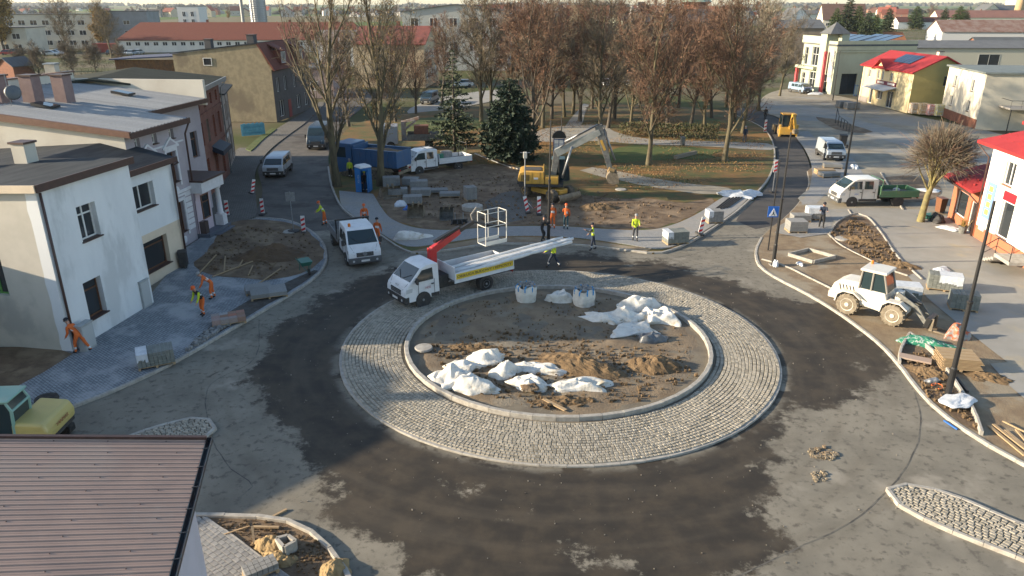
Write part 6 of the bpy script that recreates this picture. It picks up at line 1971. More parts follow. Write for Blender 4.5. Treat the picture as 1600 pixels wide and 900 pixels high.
# work basket
bk = MB()
bx, by, bz = p2.x - 2.2, p2.y - .55, 1.9
W_, D_, Hh = 1.5, .8, 1.9
for x in (0, W_):
    for y in (0, D_):
        bk.tube([(bx + x, by + y, bz), (bx + x, by + y, bz + Hh)], .026, 6)
for z in (0, 1.1, Hh):
    bk.tube([(bx, by, bz + z), (bx + W_, by, bz + z), (bx + W_, by + D_, bz + z), (bx, by + D_, bz + z), (bx, by, bz + z)], .022, 5)
bk.tube([(bx + W_ / 2, by, bz), (bx + W_ / 2, by, bz + Hh)], .03, 5)
bkt = bk.build('work_basket', M('basket_white', (0.62, 0.60, 0.54), rough=.5), o)
MB().box(bx, by, bz - .04, bx + W_, by + D_, bz + .02).build('basket_floor', STEEL, bkt)
MB().box(bx, by - .03, bz, bx + W_, by - .005, bz + .22).box(bx, by + D_ + .005, bz, bx + W_, by + D_ + .03, bz + .22).build('toe_board', MATS['basket_white'], bkt)
MB().tube([p2, (bx + .3, by + .5, bz + .9), (bx + W_, by + .4, bz + 1.1)], .07, 6).build('basket_arm', BLACKM, bkt)
lorry = o
# wrapped poles on its bed, jutting out behind
lm = Matrix.Translation(lorry.location) @ Matrix.Rotation(lorry.rotation_euler.z, 4, 'Z')
WRAP = M('white_wrapping', (0.62, 0.62, 0.60), (0.52, 0.52, 0.51), scale=3, stretch=(1, 1, 1), rough=.5, bump=.8, bscale=9)
for i, lb in enumerate(('nearest white wrapped pole lying on the crane lorry', 'second white wrapped pole on the crane lorry bed', 'third white wrapped pole on the crane lorry bed', 'farthest white wrapped pole on the crane lorry bed')):
    y = .55 - i * .33
    a, b = lm @ Vector((-2.2, y + .1, 1.16 + .05 * (i % 2))), lm @ Vector((-10.1 + .35 * abs(i - 1.5), 1.95 - .27 * i, 2.0 + .06 * (i % 2)))
    pole = MB()
    n = 14
    pole.tube([a.lerp(b, k / n) + Vector((0, 0, .012 * math.sin(k * 2.3 + i))) for k in range(n + 1)], [.115 - .03 * k / n + .012 * math.sin(k * 1.9 + i) for k in range(n + 1)], 9)
    tag(pole.build('wrapped_pole', WRAP, smooth=True), lb, 'pole', 'wrapped poles on the lorry')
q = lm @ Vector((-4.3, .1, 1.02))
ob = MB().obox(q, 1.6, .5, .12, lorry.rotation_euler.z).build('blue_sheet', M('blue_plastic', (0.03, 0.12, 0.36), rough=.5))
tag(ob, 'blue plastic sheet folded under the wrapped poles', 'sheet')

# ---- white double-cab pickup coming out of the side street
o, wb = place('site_pickup', 'white double cab pickup with amber beacon leaving the side street', 'pickup', G(522.7, 382), G(544, 413), 'r', .88)
cab_van(o, VW, -2.0, 1.0, 2.3, 2, glass_side=[SW1, SW2], bumper=M('grey_bumper', (0.09, 0.095, 0.10), rough=.6))
flatbed(o, -wb - 1.2, -2.1, 1.03, 1.0, .38, STEEL, axle=-wb)
MB().lathe([(.09, 0), (.09, .16), (.05, .2)], (-.4, -.55, 2.3), 10).build('beacon', AMBER, o)
MB().box(-2.35, -1.1, 2.25, -2.2, 1.1, 2.33).box(-2.33, -1.08, 1.0, -2.23, -1.0, 2.25).box(-2.33, 1.0, 1.0, -2.23, 1.08, 2.25).build('ladder_rack', BLACKM, o)
MB().lathe([(.13, 0), (.13, .02)], (1.09, 0, .92), 14, 'x').build('badge', STEEL, o)
MB().box(.35, -.42, 1.455, .42, .42, 1.47).build('scuttle', DARKP, o)
# ---- white double-cab with tools near the dump truck
o, wb = place('tool_pickup', 'white double cab pickup with low pale drop side behind the dump truck', 'pickup', G(716, 265), G(655, 272.5), 'l', .88)
cab_van(o, VW, -2.0, 1.0, 2.25, 2, glass_side=[SW1, SW2])
flatbed(o, -wb - 1.5, -2.1, 1.03, .95, .38, VW, axle=-wb)
MB().box(-3.9, -.5, .96, -3.0, .3, 1.75).build('tool_chest', STEEL, o)
MB().lathe([(.32, .96), (.34, 1.2), (.30, 1.6)], (-2.6, .3, 0), 12).build('green_drum', M('drum_green', (0.03, 0.18, 0.11), rough=.5), o)
MB().tube([(-5.2, -.9, 1), (-5.2, -.9, 2.5), (-5.2, .9, 2.5), (-5.2, .9, 1)], .035, 5).build('rear_rack', BLACKM, o)
MB().tube([(-.9, -.8, 2.33), (-.9, .8, 2.33), (-1.8, .8, 2.33), (-1.8, -.8, 2.33), (-.9, -.8, 2.33)], .025, 5).build('roof_rack', BLACKM, o)
# ---- white double-cab with green bed on the right
GRN = paint('green_bed_paint', (0.06, 0.16, 0.085), rough=.5, dirt=.3)
o, wb = place('green_bed_pickup', 'old white double cab pickup with green flatbed beside the ball tree', 'pickup', G(1400, 324), G(1328.7, 324.5), 'l', .9, z=.1)
cab_van(o, paint('old_white_paint', (0.60, 0.585, 0.54), dirt=.15), -2.0, .98, 2.18, 2, glass_side=[SW1, SW2], bumper=MATS['grey_bumper'])
flatbed(o, -wb - 1.6, -2.15, 1.03, .92, .36, GRN, axle=-wb, twin=False)
MB().tube([(-2.25, -1.0, .95), (-2.25, -1.0, 2.1), (-2.25, 1.0, 2.1), (-2.25, 1.0, .95)], .03, 5).build('cab_guard', GRN, o)
MB().tube([(-3.4, 1.03, 1.28), (-3.4, 1.03, 1.7)], .03, 5).build('stake', GRN, o)
MB().lathe([(.28, 0), (.26, .3), (.05, .4)], (-3.9, .1, .93), 12).build('cement_bag', M('bag_grey', (0.4, 0.38, 0.36), rough=.8), o)
text('ABC', .2, M('blue_decal', (0.10, 0.18, 0.42), rough=.5), o, (-.3, .99, 1.0), (R(90), 0, R(180)))

# ---- panel vans and cars
def van(name, label, px, py, ang, mat, hw=.93, h=1.85, length=4.4, wb=2.75, rear_win=True, z=0.0, nose=.95, cat='van', wr=.32):
    o = thing(name, label, cat, G(px, py, z), R(ang))
    k = h / 2.25
    sw = [(.50, 1.46 * k), (-.02, 1.98 * k), (-.70, 2.02 * k), (-.70, 1.40 * k), (.36, 1.40 * k)]
    sides = [sw]
    if rear_win:
        sides += [[(-.85, 1.42 * k), (-.85, 2.02 * k), (-1.7, 2.02 * k), (-1.7, 1.42 * k)], [(-1.85, 1.42 * k), (-1.85, 2.0 * k), (-2.6, 1.98 * k), (-2.6, 1.42 * k)]]
    xr = nose - length
    cab_van(o, mat, xr, hw, h, 1, glass_side=sides, zb=1.3 * k, belt=1.42 * k if h > 2 else 1.22, nose=nose, wr=wr, arch=wr + .09, sill=.34)
    for s in (1, -1):
        wheel(o, -wb, s * (hw - .12), wr, .22)
        MB().lathe([(wr + .09, -.01), (wr + .09, .012), (wr + .04, .014)], (-wb, s * hw, wr), 18, 'y').build('wheel_arch', DARKP, o)
    MB().box(xr - .01, -hw + .25, 1.4 * k, xr + .02, hw - .25, 2.0 * k).build('rear_window', CARGLASS, o)
    for c in o.children:
        pass
    return o
SIL = paint('silver_paint', (0.42, 0.45, 0.48), rough=.3, metal=.3, dirt=.12)
o = van('silver_van', 'silver small van parked nose on in the left side street', 431, 276, -86, SIL)
o = van('delivery_van', 'dark blue high roof van with roof rack in the side street', 497, 233, -88, paint('navy_paint', (0.018, 0.045, 0.075), rough=.35, dirt=.1), 1.0, 2.5, 5.6, 3.6, False)
m = MB()
for i in range(5):
    m.tube([(-.6 - i * .8, -.8, 2.58), (-.6 - i * .8, .8, 2.58)], .03, 5)
m.tube([(-.5, -.8, 2.58), (-4, -.8, 2.58)], .03, 5).tube([(-.5, .8, 2.58), (-4, .8, 2.58)], .03, 5)
m.build('roof_rack', STEEL, o)
o = van('parked_van', 'light silver blue van facing the roundabout on the right car park', 1301, 250, -96, paint('pale_silver_paint', (0.38, 0.43, 0.48), rough=.3, metal=.2, dirt=.1), .92, 1.85, 4.4, 2.75, False, z=.11)
o = van('blue_minivan', 'light blue minivan in front of the pale green shop', 1256, 146, -72, paint('light_blue_paint', (0.22, 0.30, 0.40), rough=.3, dirt=.1), .92, 1.8, 4.5, 2.8, True, z=.11)
o = van('dark_people_carrier', 'dark navy people carrier parked by the beige gabled house', 668, 163, -100, MATS['navy_paint'], .95, 1.95, 4.8, 2.9, True)

def car(name, label, p, ang, mat, group=None, s=1.0):
    o = thing(name, label, 'car', p, ang, group)
    o.scale = (s, s, s)
    hw = .88
    MB().slab_xz([(-2.1, .3), (-2.15, .75), (-2.0, .95), (.9, .95), (1.9, .78), (2.1, .6), (2.1, .3)], -hw, hw).build('body', mat, o, bevel=.08)
    MB().slab_xz([(-1.9, .94), (-1.45, 1.42), (.1, 1.45), (.95, .94)], -hw + .06, hw - .06, lambda z: max(0, (z - .94)) * .3).build('glasshouse', CARGLASS, o, bevel=.04)
    MB().slab_xz([(-1.42, 1.42), (-1.3, 1.47), (-.05, 1.49), (.08, 1.45)], -hw + .2, hw - .2).build('roof', mat, o, bevel=.02)
    for s_ in (1, -1):
        for x in (-1.3, 1.3):
            wheel(o, x, s_ * (hw - .08), .31, .2)
        MB().box(2.02, s_ * .62 - .16, .6, 2.12, s_ * .62 + .16, .74).build('headlight', LAMP, o)
    return o
CW = [VW, SIL, paint('car_red', (0.32, 0.03, 0.03), dirt=.1), paint('car_black', (0.02, 0.02, 0.025), dirt=.1), paint('car_blue', (0.04, 0.09, 0.22), dirt=.1)]
car('parked_car', 'white car parked at the grey clad building behind the spruce', G(722, 136), R(200), VW)
rows = [(175, 86, 3), (186, 86, 3), (196, 86, 0), (207, 86, 1), (218, 85, 1), (88, 86, 0), (80, 87, 1), (15, 86, 2), (28, 84, 3), (95, 84, 1), (140, 70, 0), (128, 71, 1)]
cl = ['black car at left of the car row by the hall', 'second dark car in the row by the hall', 'white car in the row by the hall', 'silver car in the row by the hall', 'silver car at the right end of the row by the hall', 'white car before the school wing', 'silver car before the school wing', 'red car at the far left edge', 'black car at the far left edge', 'silver car under the tall bare tree', 'white car by the red containers', 'silver car by the red containers']
for (px, py, ci), lb in zip(rows, cl):
    car('parked_car', lb, G(px, py), R(95 if px > 160 else 10), CW[ci], 'cars parked in the left distance', 1.15)
for i, (px, py) in enumerate(((945, 134), (975, 131), (990, 138), (960, 128))):
    car('parked_car', ['white car glimpsed between the park trees', 'silver car glimpsed between the park trees', 'pale car right of the park walk', 'red car glimpsed between the park trees'][i], G(px, py), R(100), CW[[0, 1, 0, 2][i]], 'cars behind the park')
ob = thing('red_container', 'red site container near the left car park', 'container', G(146, 82), R(4))
MB().box(0, 0, 0, 9, 3, 3).build('body', M('container_red', (0.25, 0.05, 0.035), rough=.7), ob)
for i in range(14):
    MB().box(.3 + i * .62, -.04, .2, .55 + i * .62, 0, 2.8).build('rib', MATS['container_red'], ob)

# ---- blue dump truck
BLU = paint('truck_blue', (0.03, 0.095, 0.21), rough=.45, dirt=.2)
o, wb = place('dump_truck', 'blue three axle dump truck with high tipper body behind the tree', 'truck', G(605, 283), G(541, 276.5), 'l', 1.0)
MB().slab_xz([(-.9, .75), (-.9, 3.2), (.9, 3.25), (1.25, 2.2), (1.35, 1.7), (1.35, .5), (.6, .45)], -1.22, 1.22).build('cab', BLU, o, bevel=.08)
MB().hexa([(1.30, -1.08, 1.85), (1.30, 1.08, 1.85), (1.0, 1.05, 3.0), (1.0, -1.05, 3.0), (1.37, -1.08, 1.86), (1.37, 1.08, 1.86), (1.06, 1.05, 3.0), (1.06, -1.05, 3.0)]).build('windscreen', CARGLASS, o)
for s in (1, -1):
    MB().hexa([(-.3, s * 1.225, 1.9), (.95, s * 1.225, 1.9), (.8, s * 1.225, 2.85), (-.3, s * 1.225, 2.85), (-.3, s * 1.235, 1.9), (.95, s * 1.235, 1.9), (.8, s * 1.235, 2.85), (-.3, s * 1.235, 2.85)]).build('side_window', CARGLASS, o)
    wheel(o, 0, s * 1.0, .52, .32, MUDM, MUDTYRE)
    wheel(o, -wb + .05, s * .98, .52, .5, MUDM, MUDTYRE)
    wheel(o, -wb + 1.42, s * .98, .52, .5, MUDM, MUDTYRE)
    MB().hexa([(-wb - .9, s * 1.25 - .08, .95), (-wb + 2.2, s * 1.25 - .08, .95), (-wb + 1.9, s * 1.25 - .08, 1.2), (-wb - .6, s * 1.25 - .08, 1.2), (-wb - .9, s * 1.25, .95), (-wb + 2.2, s * 1.25, .95), (-wb + 1.9, s * 1.25, 1.2), (-wb - .6, s * 1.25, 1.2)]).build('mudguard', MUDM, o)
MB().box(-wb - 1.1, -.5, .8, 1.0, .5, 1.1).build('chassis', DARKP, o)
tb = MB()
x0, x1, zb_, zt = -wb - 1.3, -1.1, 1.3, 2.75
tb.box(x0, -1.25, zb_, x1, 1.25, zb_ + .12).box(x0, -1.28, zb_ + .1, x1, -1.2, zt).box(x0, 1.2, zb_ + .1, x1, 1.28, zt).box(x1 - .1, -1.2, zb_ + .12, x1, 1.2, zt + .3).box(x0, -1.2, zb_ + .12, x0 + .1, 1.2, zt)
tip = tb.build('tipper_body', BLU, o)
for i in range(8):
    x = x0 + .3 + i * (x1 - x0 - .5) / 7
    for s in (1, -1):
        MB().box(x, s * 1.30 - .02, zb_, x + .1, s * 1.30 + .05, zt).build('rib', BLU, tip)
MB().box(x0, -1.32, zt, x1, -1.16, zt + .08).box(x0, 1.16, zt, x1, 1.32, zt + .08).build('top_rail', BLU, tip)
ld = MB()
n = 12
vs = [(x0 + .1 + (x1 - x0 - .2) * i / n, -1.18 + 2.36 * j / n, zt - .25 + .3 * math.sin(math.pi * i / n) * math.sin(math.pi * j / n) + .08 * fbm(i * .6, j * .6, 3)) for i in range(n + 1) for j in range(n + 1)]
ld.raw(vs, [(i * (n + 1) + j, (i + 1) * (n + 1) + j, (i + 1) * (n + 1) + j + 1, i * (n + 1) + j + 1) for i in range(n) for j in range(n)])
ld.build('sand_load', SOIL, tip, smooth=True)
MB().box(x0 - .05, -1.1, .7, x0 + .05, 1.1, .95).build('rear_bumper', MUDM, o)
for s in (1, -1):
    MB().box(x0 - .08, s * .9 - .15, .98, x0, s * .9 + .15, 1.12).build('tail_light', REDL, o)
# ---- grey crane lorry behind it
o = thing('grey_lorry', 'grey lorry with rusty crane parked behind the blue dump truck', 'lorry', G(612, 232, .1), R(186))
MB().slab_xz([(-.8, .7), (-.8, 2.6), (.8, 2.7), (1.1, 1.8), (1.15, .5), (.4, .45)], -1.1, 1.1).build('cab', paint('lorry_grey', (0.30, 0.31, 0.33), dirt=.3), o, bevel=.06)
MB().hexa([(1.06, -.95, 1.7), (1.06, .95, 1.7), (.84, .95, 2.55), (.84, -.95, 2.55), (1.14, -.95, 1.71), (1.14, .95, 1.71), (.9, .95, 2.56), (.9, -.95, 2.56)]).build('windscreen', CARGLASS, o)
MB().box(-6.0, -1.2, 1.0, -1.2, 1.2, 1.15).build('bed_floor', GREYM, o)
for s in (1, -1):
    MB().box(-6.0, s * 1.2 - .03, 1.15, -1.8, s * 1.2 + .03, 1.7).build('drop_side', GREYM, o)
    for x in (0, -4.2):
        wheel(o, x, s * 1.0, .48, .3, GREYM)
cr = MB().box(-1.7, -.5, 1.0, -1.2, .5, 3.0)
beam(cr, (-1.45, 0, 2.9), (-3.2, .3, 3.4), .3, .3)
beam(cr, (-3.2, .3, 3.4), (-1.7, .2, 2.2), .22, .22)
cr.build('crane', M('rusty_crane', (0.24, 0.15, 0.11), (0.30, 0.28, 0.26), scale=2, rough=.8), o)
MB().obox((-3.4, .1, 2.1), 1.6, 1.2, .9).build('brick_pallet', BRICKF, o)
MB().obox((-5.0, .1, 1.5), 1.6, 1.4, .5, .2).build('tarpaulin', DARKP, o, bevel=.1)

# ---- wheeled excavator
e1, e0_ = G(861.4, 318), G(821.8, 308)
o, wb = place('wheeled_excavator', 'yellow wheeled excavator with grey boom digging in the park soil', 'excavator', e0_, e1, 'r', 1.05, z=.1)
for x in (0, -wb):
    for s in (1, -1):
        wheel(o, x, s * 1.0, .52, .5, YELM, MUDTYRE, lugs=14)
    MB().tube([(x, -.9, .52), (x, .9, .52)], .12, 8).build('axle', MUDM, o)
MB().box(-wb - .3, -.5, .55, .35, .5, .95).build('undercarriage', YELM, o, bevel=.04)
MB().box(-wb + .5, -.98, .5, -.6, -.5, .9).box(-wb + .5, .5, .5, -.6, .98, .9).build('tool_box', YELM, o, bevel=.04)
bl = MB()
vs = []
for i in range(6):
    t = i / 5
    x = .95 + .22 * math.sin(t * math.pi * .9)
    vs += [(x, -1.25, .12 + .62 * t), (x, 1.25, .12 + .62 * t), (x - .06, 1.25, .12 + .62 * t), (x - .06, -1.25, .12 + .62 * t)]
for i in range(5):
    for k in range(4):
        bl.raw([vs[i * 4 + k], vs[i * 4 + (k + 1) % 4], vs[i * 4 + 4 + (k + 1) % 4], vs[i * 4 + 4 + k]], [(0, 1, 2, 3)])
bl.build('dozer_blade', MUDM, o)
MB().box(.3, -.5, .3, .98, -.35, .5).box(.3, .35, .3, .98, .5, .5).build('blade_arm', MUDM, o)
MB().lathe([(.62, .95), (.62, 1.12)], (-wb / 2, 0, 0), 18).build('slew_ring', DARKP, o)
# upper structure turned on the slew ring; pieces laid out about the ring centre
th = R(-4) - o.rotation_euler.z
UM = Matrix.Translation((-wb / 2, 0, 1.12)) @ Matrix.Rotation(th, 4, 'Z')
def up_part(name, mb, mat, **k):
    mb.v = [tuple(UM @ Vector(p)) for p in mb.v]
    return mb.build(name, mat, o, **k)
up_part('deck', MB().box(-2.3, -1.22, 0, 1.3, 1.22, .22), DARKP)
up_part('engine_cover', MB().slab_xz([(-2.35, .22), (-2.42, .6), (-2.3, 1.15), (-1.9, 1.28), (-.3, 1.25), (-.2, .22)], -1.22, 1.22), YELM, bevel=.08, seg=3)
up_part('fuel_tank', MB().box(-.18, -1.2, .22, .9, -.42, .85), YELM, bevel=.05)
up_part('engine_hatch', MB().box(-1.9, -.9, 1.26, -.5, .3, 1.36), M('hatch_dark', (0.08, 0.075, 0.065), rough=.7), bevel=.02)
for i in range(5):
    up_part('cooling_slot', MB().box(-2.1 + i * .14, -1.235, .5, -2.03 + i * .14, -1.215, 1.0), BLACKM)
up_part('cover_seam', MB().box(-1.25, -1.232, .26, -1.23, -1.21, 1.2).box(-.6, -1.232, .26, -.58, -1.21, 1.2), BLACKM)
up_part('decal', MB().box(-1.1, -1.235, .62, -.75, -1.22, .78), PLATE)
up_part('rear_trim', MB().box(-2.45, -1.23, .2, -1.9, 1.23, .45), DARKP)
up_part('guard_rail', MB().tube([(-.3, -1.1, 1.25), (-.3, -1.1, 1.75), (-.3, -.5, 1.75), (-.3, -.5, 1.25)], .03, 6).tube([(-1.9, -1.15, 1.25), (-1.9, -1.15, 1.6)], .02, 5), YELM)
cabp = [(.45, .22), (.4, 1.95), (1.3, 1.98), (1.75, 1.1), (1.8, .3), (1.6, .22)]
up_part('cab', MB().slab_xz([(x, z) for x, z in cabp], .28, 1.2), CARGLASS, bevel=.02)
fr = MB()
for y in (.27, 1.21):
    pts = [(x, y, z) for x, z in cabp] + [(cabp[0][0], y, cabp[0][1])]
    fr.tube(pts, .045, 5)
for x, z in cabp[1:5]:
    fr.tube([(x, .27, z), (x, 1.21, z)], .04, 5)
fr.tube([(.95, .26, .22), (.9, .26, 1.97)], .035, 5)
up_part('cab_frame', fr, DARKP)
up_part('cab_roof', MB().box(.3, .18, 1.97, 1.4, 1.3, 2.07), M('teal_grey', (0.10, 0.16, 0.17), rough=.6), bevel=.03)
B0, B1, B2, B3 = Vector((.45, -.1, .6)), Vector((.75, -.1, 2.75)), Vector((4.15, -.1, 4.35)), Vector((5.1, -.1, 1.35))
bo = MB()
beam(bo, B0, B1, .45, .42, .55)
up_part('boom_base', bo, GREYM, bevel=.03)
bo = MB()
beam(bo, B1 - Vector((.1, 0, .15)), B2, .66, .44, .48)
bmo = up_part('boom', bo, M('boom_grey', (0.30, 0.30, 0.27), (0.24, 0.24, 0.21), scale=2, rough=.55), bevel=.03)
bo = MB()
beam(bo, B2 + Vector((-.15, 0, .5)), B3, .62, .38, .4)
up_part('dipper_arm', bo, GREYM, bevel=.03)
cy = MB().tube([B1 + Vector((.6, .0, .75)), B2 + Vector((-.2, 0, .55))], .09, 7).tube([(1.2, -.42, .6), B1.lerp(B2, .35) + Vector((0, -.3, -.1))], .09, 7).tube([(1.2, .2, .6), B1.lerp(B2, .35) + Vector((0, .3, -.1))], .09, 7)
up_part('hydraulic_cylinder', cy, STEEL, smooth=True)
up_part('arm_cylinder', MB().tube([B2 + Vector((.28, 0, .2)), B3 + Vector((.38, 0, .7))], .08, 7), STEEL, smooth=True)
hk = MB()
for k in range(3):
    hk.tube([B1 + Vector((.2, -.25 + k * .1, .3)), B1.lerp(B2, .5) + Vector((0, -.25 + k * .1, .6)), B2 + Vector((.1, -.2 + k * .1, .7)), B2 + Vector((.5, -.2 + k * .1, .0)), B2.lerp(B3, .5) + Vector((.3, -.2 + k * .1, 0))], .03, 5)
up_part('hoses', hk, BLACKM)
up_part('arm_stripe', MB().obox(B2.lerp(B3, .35) + Vector((-.05, -.19, 0)), .2, .02, .9, 0, (0, R(-24))), YELM)
up_part('tilt_coupler', MB().obox(B3 + Vector((.1, 0, -.1)), .55, .5, .45, 0, (0, R(20))), M('coupler_rust', (0.33, 0.22, 0.10), rough=.7), bevel=.05)
bu = MB()
prof = [(-.05, .1), (-.25, -.15), (-.3, -.5), (-.12, -.8), (.2, -.92), (.75, -.8)]
for i in range(len(prof) - 1):
    (xa, za), (xb, zb2) = prof[i], prof[i + 1]
    bu.raw([(B3.x + xa, -.95, B3.z + za - .2), (B3.x + xa, .75, B3.z + za - .2), (B3.x + xb, .75, B3.z + zb2 - .2), (B3.x + xb, -.95, B3.z + zb2 - .2)], [(0, 1, 2, 3)])
for y in (-.95, .75):
    bu.raw([(B3.x + x, y, B3.z + z - .2) for x, z in prof] + [(B3.x + .6, y, B3.z - .25)], [tuple(range(len(prof) + 1))])
up_part('bucket', bu, MUDM)
t = text('VOLVO', .36, M('decal_pale', (0.45, 0.45, 0.42), rough=.6), o, (0, 0, 0), (0, 0, 0))
mid = B1.lerp(B2, .55) + Vector((0, -.212, .0))
t.matrix_local = UM @ Matrix.Translation(mid) @ Matrix.Rotation(-math.atan2(B2.z - B1.z, B2.x - B1.x), 4, 'Y') @ Matrix.Rotation(R(90), 4, 'X')

# ---- white wheel loader
o, wb = place('wheel_loader', 'white compact wheel loader with muddy tyres on the sand bed', 'loader', G(1321.9, 492), G(1392, 510.5), 'r', .72, z=.1)
LWH = paint('loader_white', (0.60, 0.56, 0.48), rough=.45, dirt=.12)
for x in (0, -wb):
    for s in (1, -1):
        wheel(o, x, s * .72, .55, .42, LWH, M('dusty_tyre', (0.23, 0.195, 0.145), (0.15, 0.125, 0.09), scale=6, rough=.95), lugs=16)
        ar = MB()
        pts = [(x - .66, .62), (x - .6, 1.05), (x - .3, 1.27), (x + .25, 1.27), (x + .62, 1.0), (x + .6, .95), (x + .24, 1.2), (x - .28, 1.2), (x - .53, 1.0), (x - .6, .62)]
        ar.slab_xz(pts, s * .72 - .24, s * .72 + .24)
        ar.build('mudguard', LWH, o)
MB().slab_xz([(-wb - 1.0, .7), (-wb - 1.05, 1.0), (-wb - .9, 1.45), (-wb - .5, 1.72), (-wb + .55, 1.78), (-wb + .55, .6)], -.62, .62).build('engine_cover', LWH, o, bevel=.1, seg=3)
for i in range(5):
    for s in (1, -1):
        MB().obox((-wb - .55 + i * .17, s * .622, 1.32), .05, .02, .34, 0, (0, R(-20))).build('vent_slot', BLACKM, o)
MB().box(-wb - 1.1, -.66, .62, -wb - .7, .66, 1.0).build('counterweight', LWH, o, bevel=.05)
MB().slab_xz([(-wb + .3, .62), (-wb + .3, 1.5), (-.55, 1.5), (-.4, 1.0), (-.7, .5)], -.68, .68).build('cab_base', LWH, o, bevel=.06)
cabp = [(-wb + .35, 1.48), (-wb + .42, 2.42), (-.75, 2.42), (-.48, 1.5)]
MB().slab_xz(cabp, -.62, .62).build('cab_glass', CARGLASS, o)
fr = MB()
for y in (-.64, .64):
    for (x, z), (x2, z2) in ((cabp[0], cabp[1]), (cabp[2], cabp[3]), ((-wb + .95, 1.48), (-wb + .95, 2.42))):
        fr.tube([(x, y, z), (x2, y, z2)], .045, 6)
fr.build('cab_frame', M('cab_pillar_grey', (0.25, 0.23, 0.20), rough=.6), o)
MB().box(-wb + .3, -.72, 2.42, -.62, .72, 2.56).build('cab_roof', LWH, o, bevel=.05)
MB().lathe([(.07, 2.56), (.07, 2.7), (.04, 2.74)], (-wb + .5, .4, 0), 10).build('beacon', AMBER, o)
MB().box(-wb + .7, -.2, 1.5, -wb + 1.0, .2, 2.15).build('seat', M('seat_maroon', (0.12, 0.03, 0.03), rough=.8), o)
MB().box(-.6, -.35, .55, .5, .35, .95).build('front_frame', LWH, o, bevel=.04)
MB().box(-.2, -.3, .9, .1, .3, 1.6).build('lift_tower', LWH, o, bevel=.05)
la = MB()
for y in (-.34, .34):
    beam(la, (-.1, y, 1.55), (.85, y, 1.05), .24, .1)
    beam(la, (.8, y, 1.1), (1.45, y, .35), .26, .1, .2)
la.build('lift_arm', GREYM, o, bevel=.02)
MB().tube([(-.1, 0, 1.3), (1.0, 0, 1.2)], .07, 7).tube([(-.1, .2, 1.0), (.8, .2, .9)], .06, 7).build('lift_cylinder', BLACKM, o)
MB().obox((1.5, 0, .45), .25, .95, .55, 0, (0, R(12))).build('quick_coupler', BLACKM, o, bevel=.03)
MB().box(1.6, -.42, .08, 1.75, -.3, .7).box(1.6, .3, .08, 1.75, .42, .7).build('fork_hanger', MUDM, o)
for y in (-.32, .32):
    MB().hexa([(1.62, y - .06, .07), (2.75, y - .06, .05), (2.75, y + .06, .05), (1.62, y + .06, .07), (1.62, y - .06, .13), (2.75, y - .05, .075), (2.75, y + .05, .075), (1.62, y + .06, .13)]).build('fork', MUDM, o)

# ---- yellow backhoe, seen from behind
o = thing('backhoe_loader', 'yellow backhoe loader with raised arm on the new asphalt', 'backhoe', G(1228, 212), R(82))
for s in (1, -1):
    wheel(o, -.3, s * .85, .72, .42, YELM, MUDTYRE, lugs=12)
    wheel(o, 1.9, s * .85, .5, .34, YELM, MUDTYRE)
MB().box(-.8, -.55, .55, 2.6, .55, 1.2).build('chassis', YELM, o, bevel=.05)
MB().box(1.0, -.5, 1.1, 2.7, .5, 1.8).build('bonnet', YELM, o, bevel=.08)
MB().slab_xz([(-.6, 1.2), (-.6, 2.6), (.9, 2.6), (1.1, 1.3)], -.75, .75).build('cab', CARGLASS, o)
MB().box(-.75, -.82, 2.6, 1.0, .82, 2.74).build('cab_roof', M('ochre_roof', (0.45, 0.25, 0.06), rough=.6), o, bevel=.04)
MB().tube([(-.6, -.75, 1.2), (-.6, -.75, 2.6)], .05, 5).tube([(-.6, .75, 1.2), (-.6, .75, 2.6)], .05, 5).tube([(1.0, -.75, 1.3), (.9, -.75, 2.6)], .05, 5).tube([(1.0, .75, 1.3), (.9, .75, 2.6)], .05, 5).build('cab_frame', BLACKM, o)
MB().box(-1.2, -1.05, .3, -.8, 1.05, 1.2).build('hoe_frame', YELM, o, bevel=.04)
for s in (1, -1):
    MB().box(-1.15, s * 1.0 - .1, .05, -.85, s * 1.0 + .1, 1.5).build('stabiliser', YELM, o, bevel=.02)
m = MB()
beam(m, (-1.2, -.1, 1.0), (-1.7, -.2, 2.9), .4, .3)
m.build('hoe_boom', YELM, o, bevel=.03)
m = MB()
beam(m, (-1.7, -.2, 2.9), (-1.5, -.65, 1.1), .35, .28)
m.build('hoe_arm', YELM, o, bevel=.03)
MB().obox((-1.6, -.7, .8), .7, .6, .6, .2).build('hoe_bucket', MUDM, o, bevel=.1)
MB().tube([(-1.3, .0, 1.4), (-1.8, -.1, 2.5)], .08, 6).build('hoe_cylinder', BLACKM, o)
MB().box(2.9, -1.1, .15, 3.7, 1.1, .95).build('front_bucket', MUDM, o, bevel=.1)

# ---- mini excavator at the left edge
o = thing('mini_excavator', 'green and yellow compact excavator at the lower left edge', 'excavator', (-17.6, 22.9, 0), R(183))
TEAL = paint('faded_teal', (0.20, 0.36, 0.30), rough=.5, dirt=.12)
MY = paint('lemon_yellow', (0.44, 0.36, 0.12), rough=.5, dirt=.12)
for s in (1, -1):
    MB().slab_xz([(-1.2, .15), (-1.0, 0.02), (1.0, 0.02), (1.2, .15), (1.2, .4), (1.0, .52), (-1.0, .52), (-1.2, .4)], s * .8 - .2, s * .8 + .2).build('track', RUBBER, o, bevel=.03)
MB().box(-.8, -.6, .3, .8, .6, .62).build('undercarriage', DARKP, o)
MB().slab_xz([(-1.35, .75), (-1.4, 1.1), (-1.25, 1.45), (-.2, 1.55), (-.1, .7)], -.95, .95).build('counterweight', MY, o, bevel=.12, seg=3)
MB().box(-1.30, -.9, .62, 1.0, .9, .78).build('deck', DARKP, o)
cabp = [(-.25, .8), (-.35, 2.0), (-.2, 2.35), (1.0, 2.35), (1.15, 1.2), (1.1, .8)]
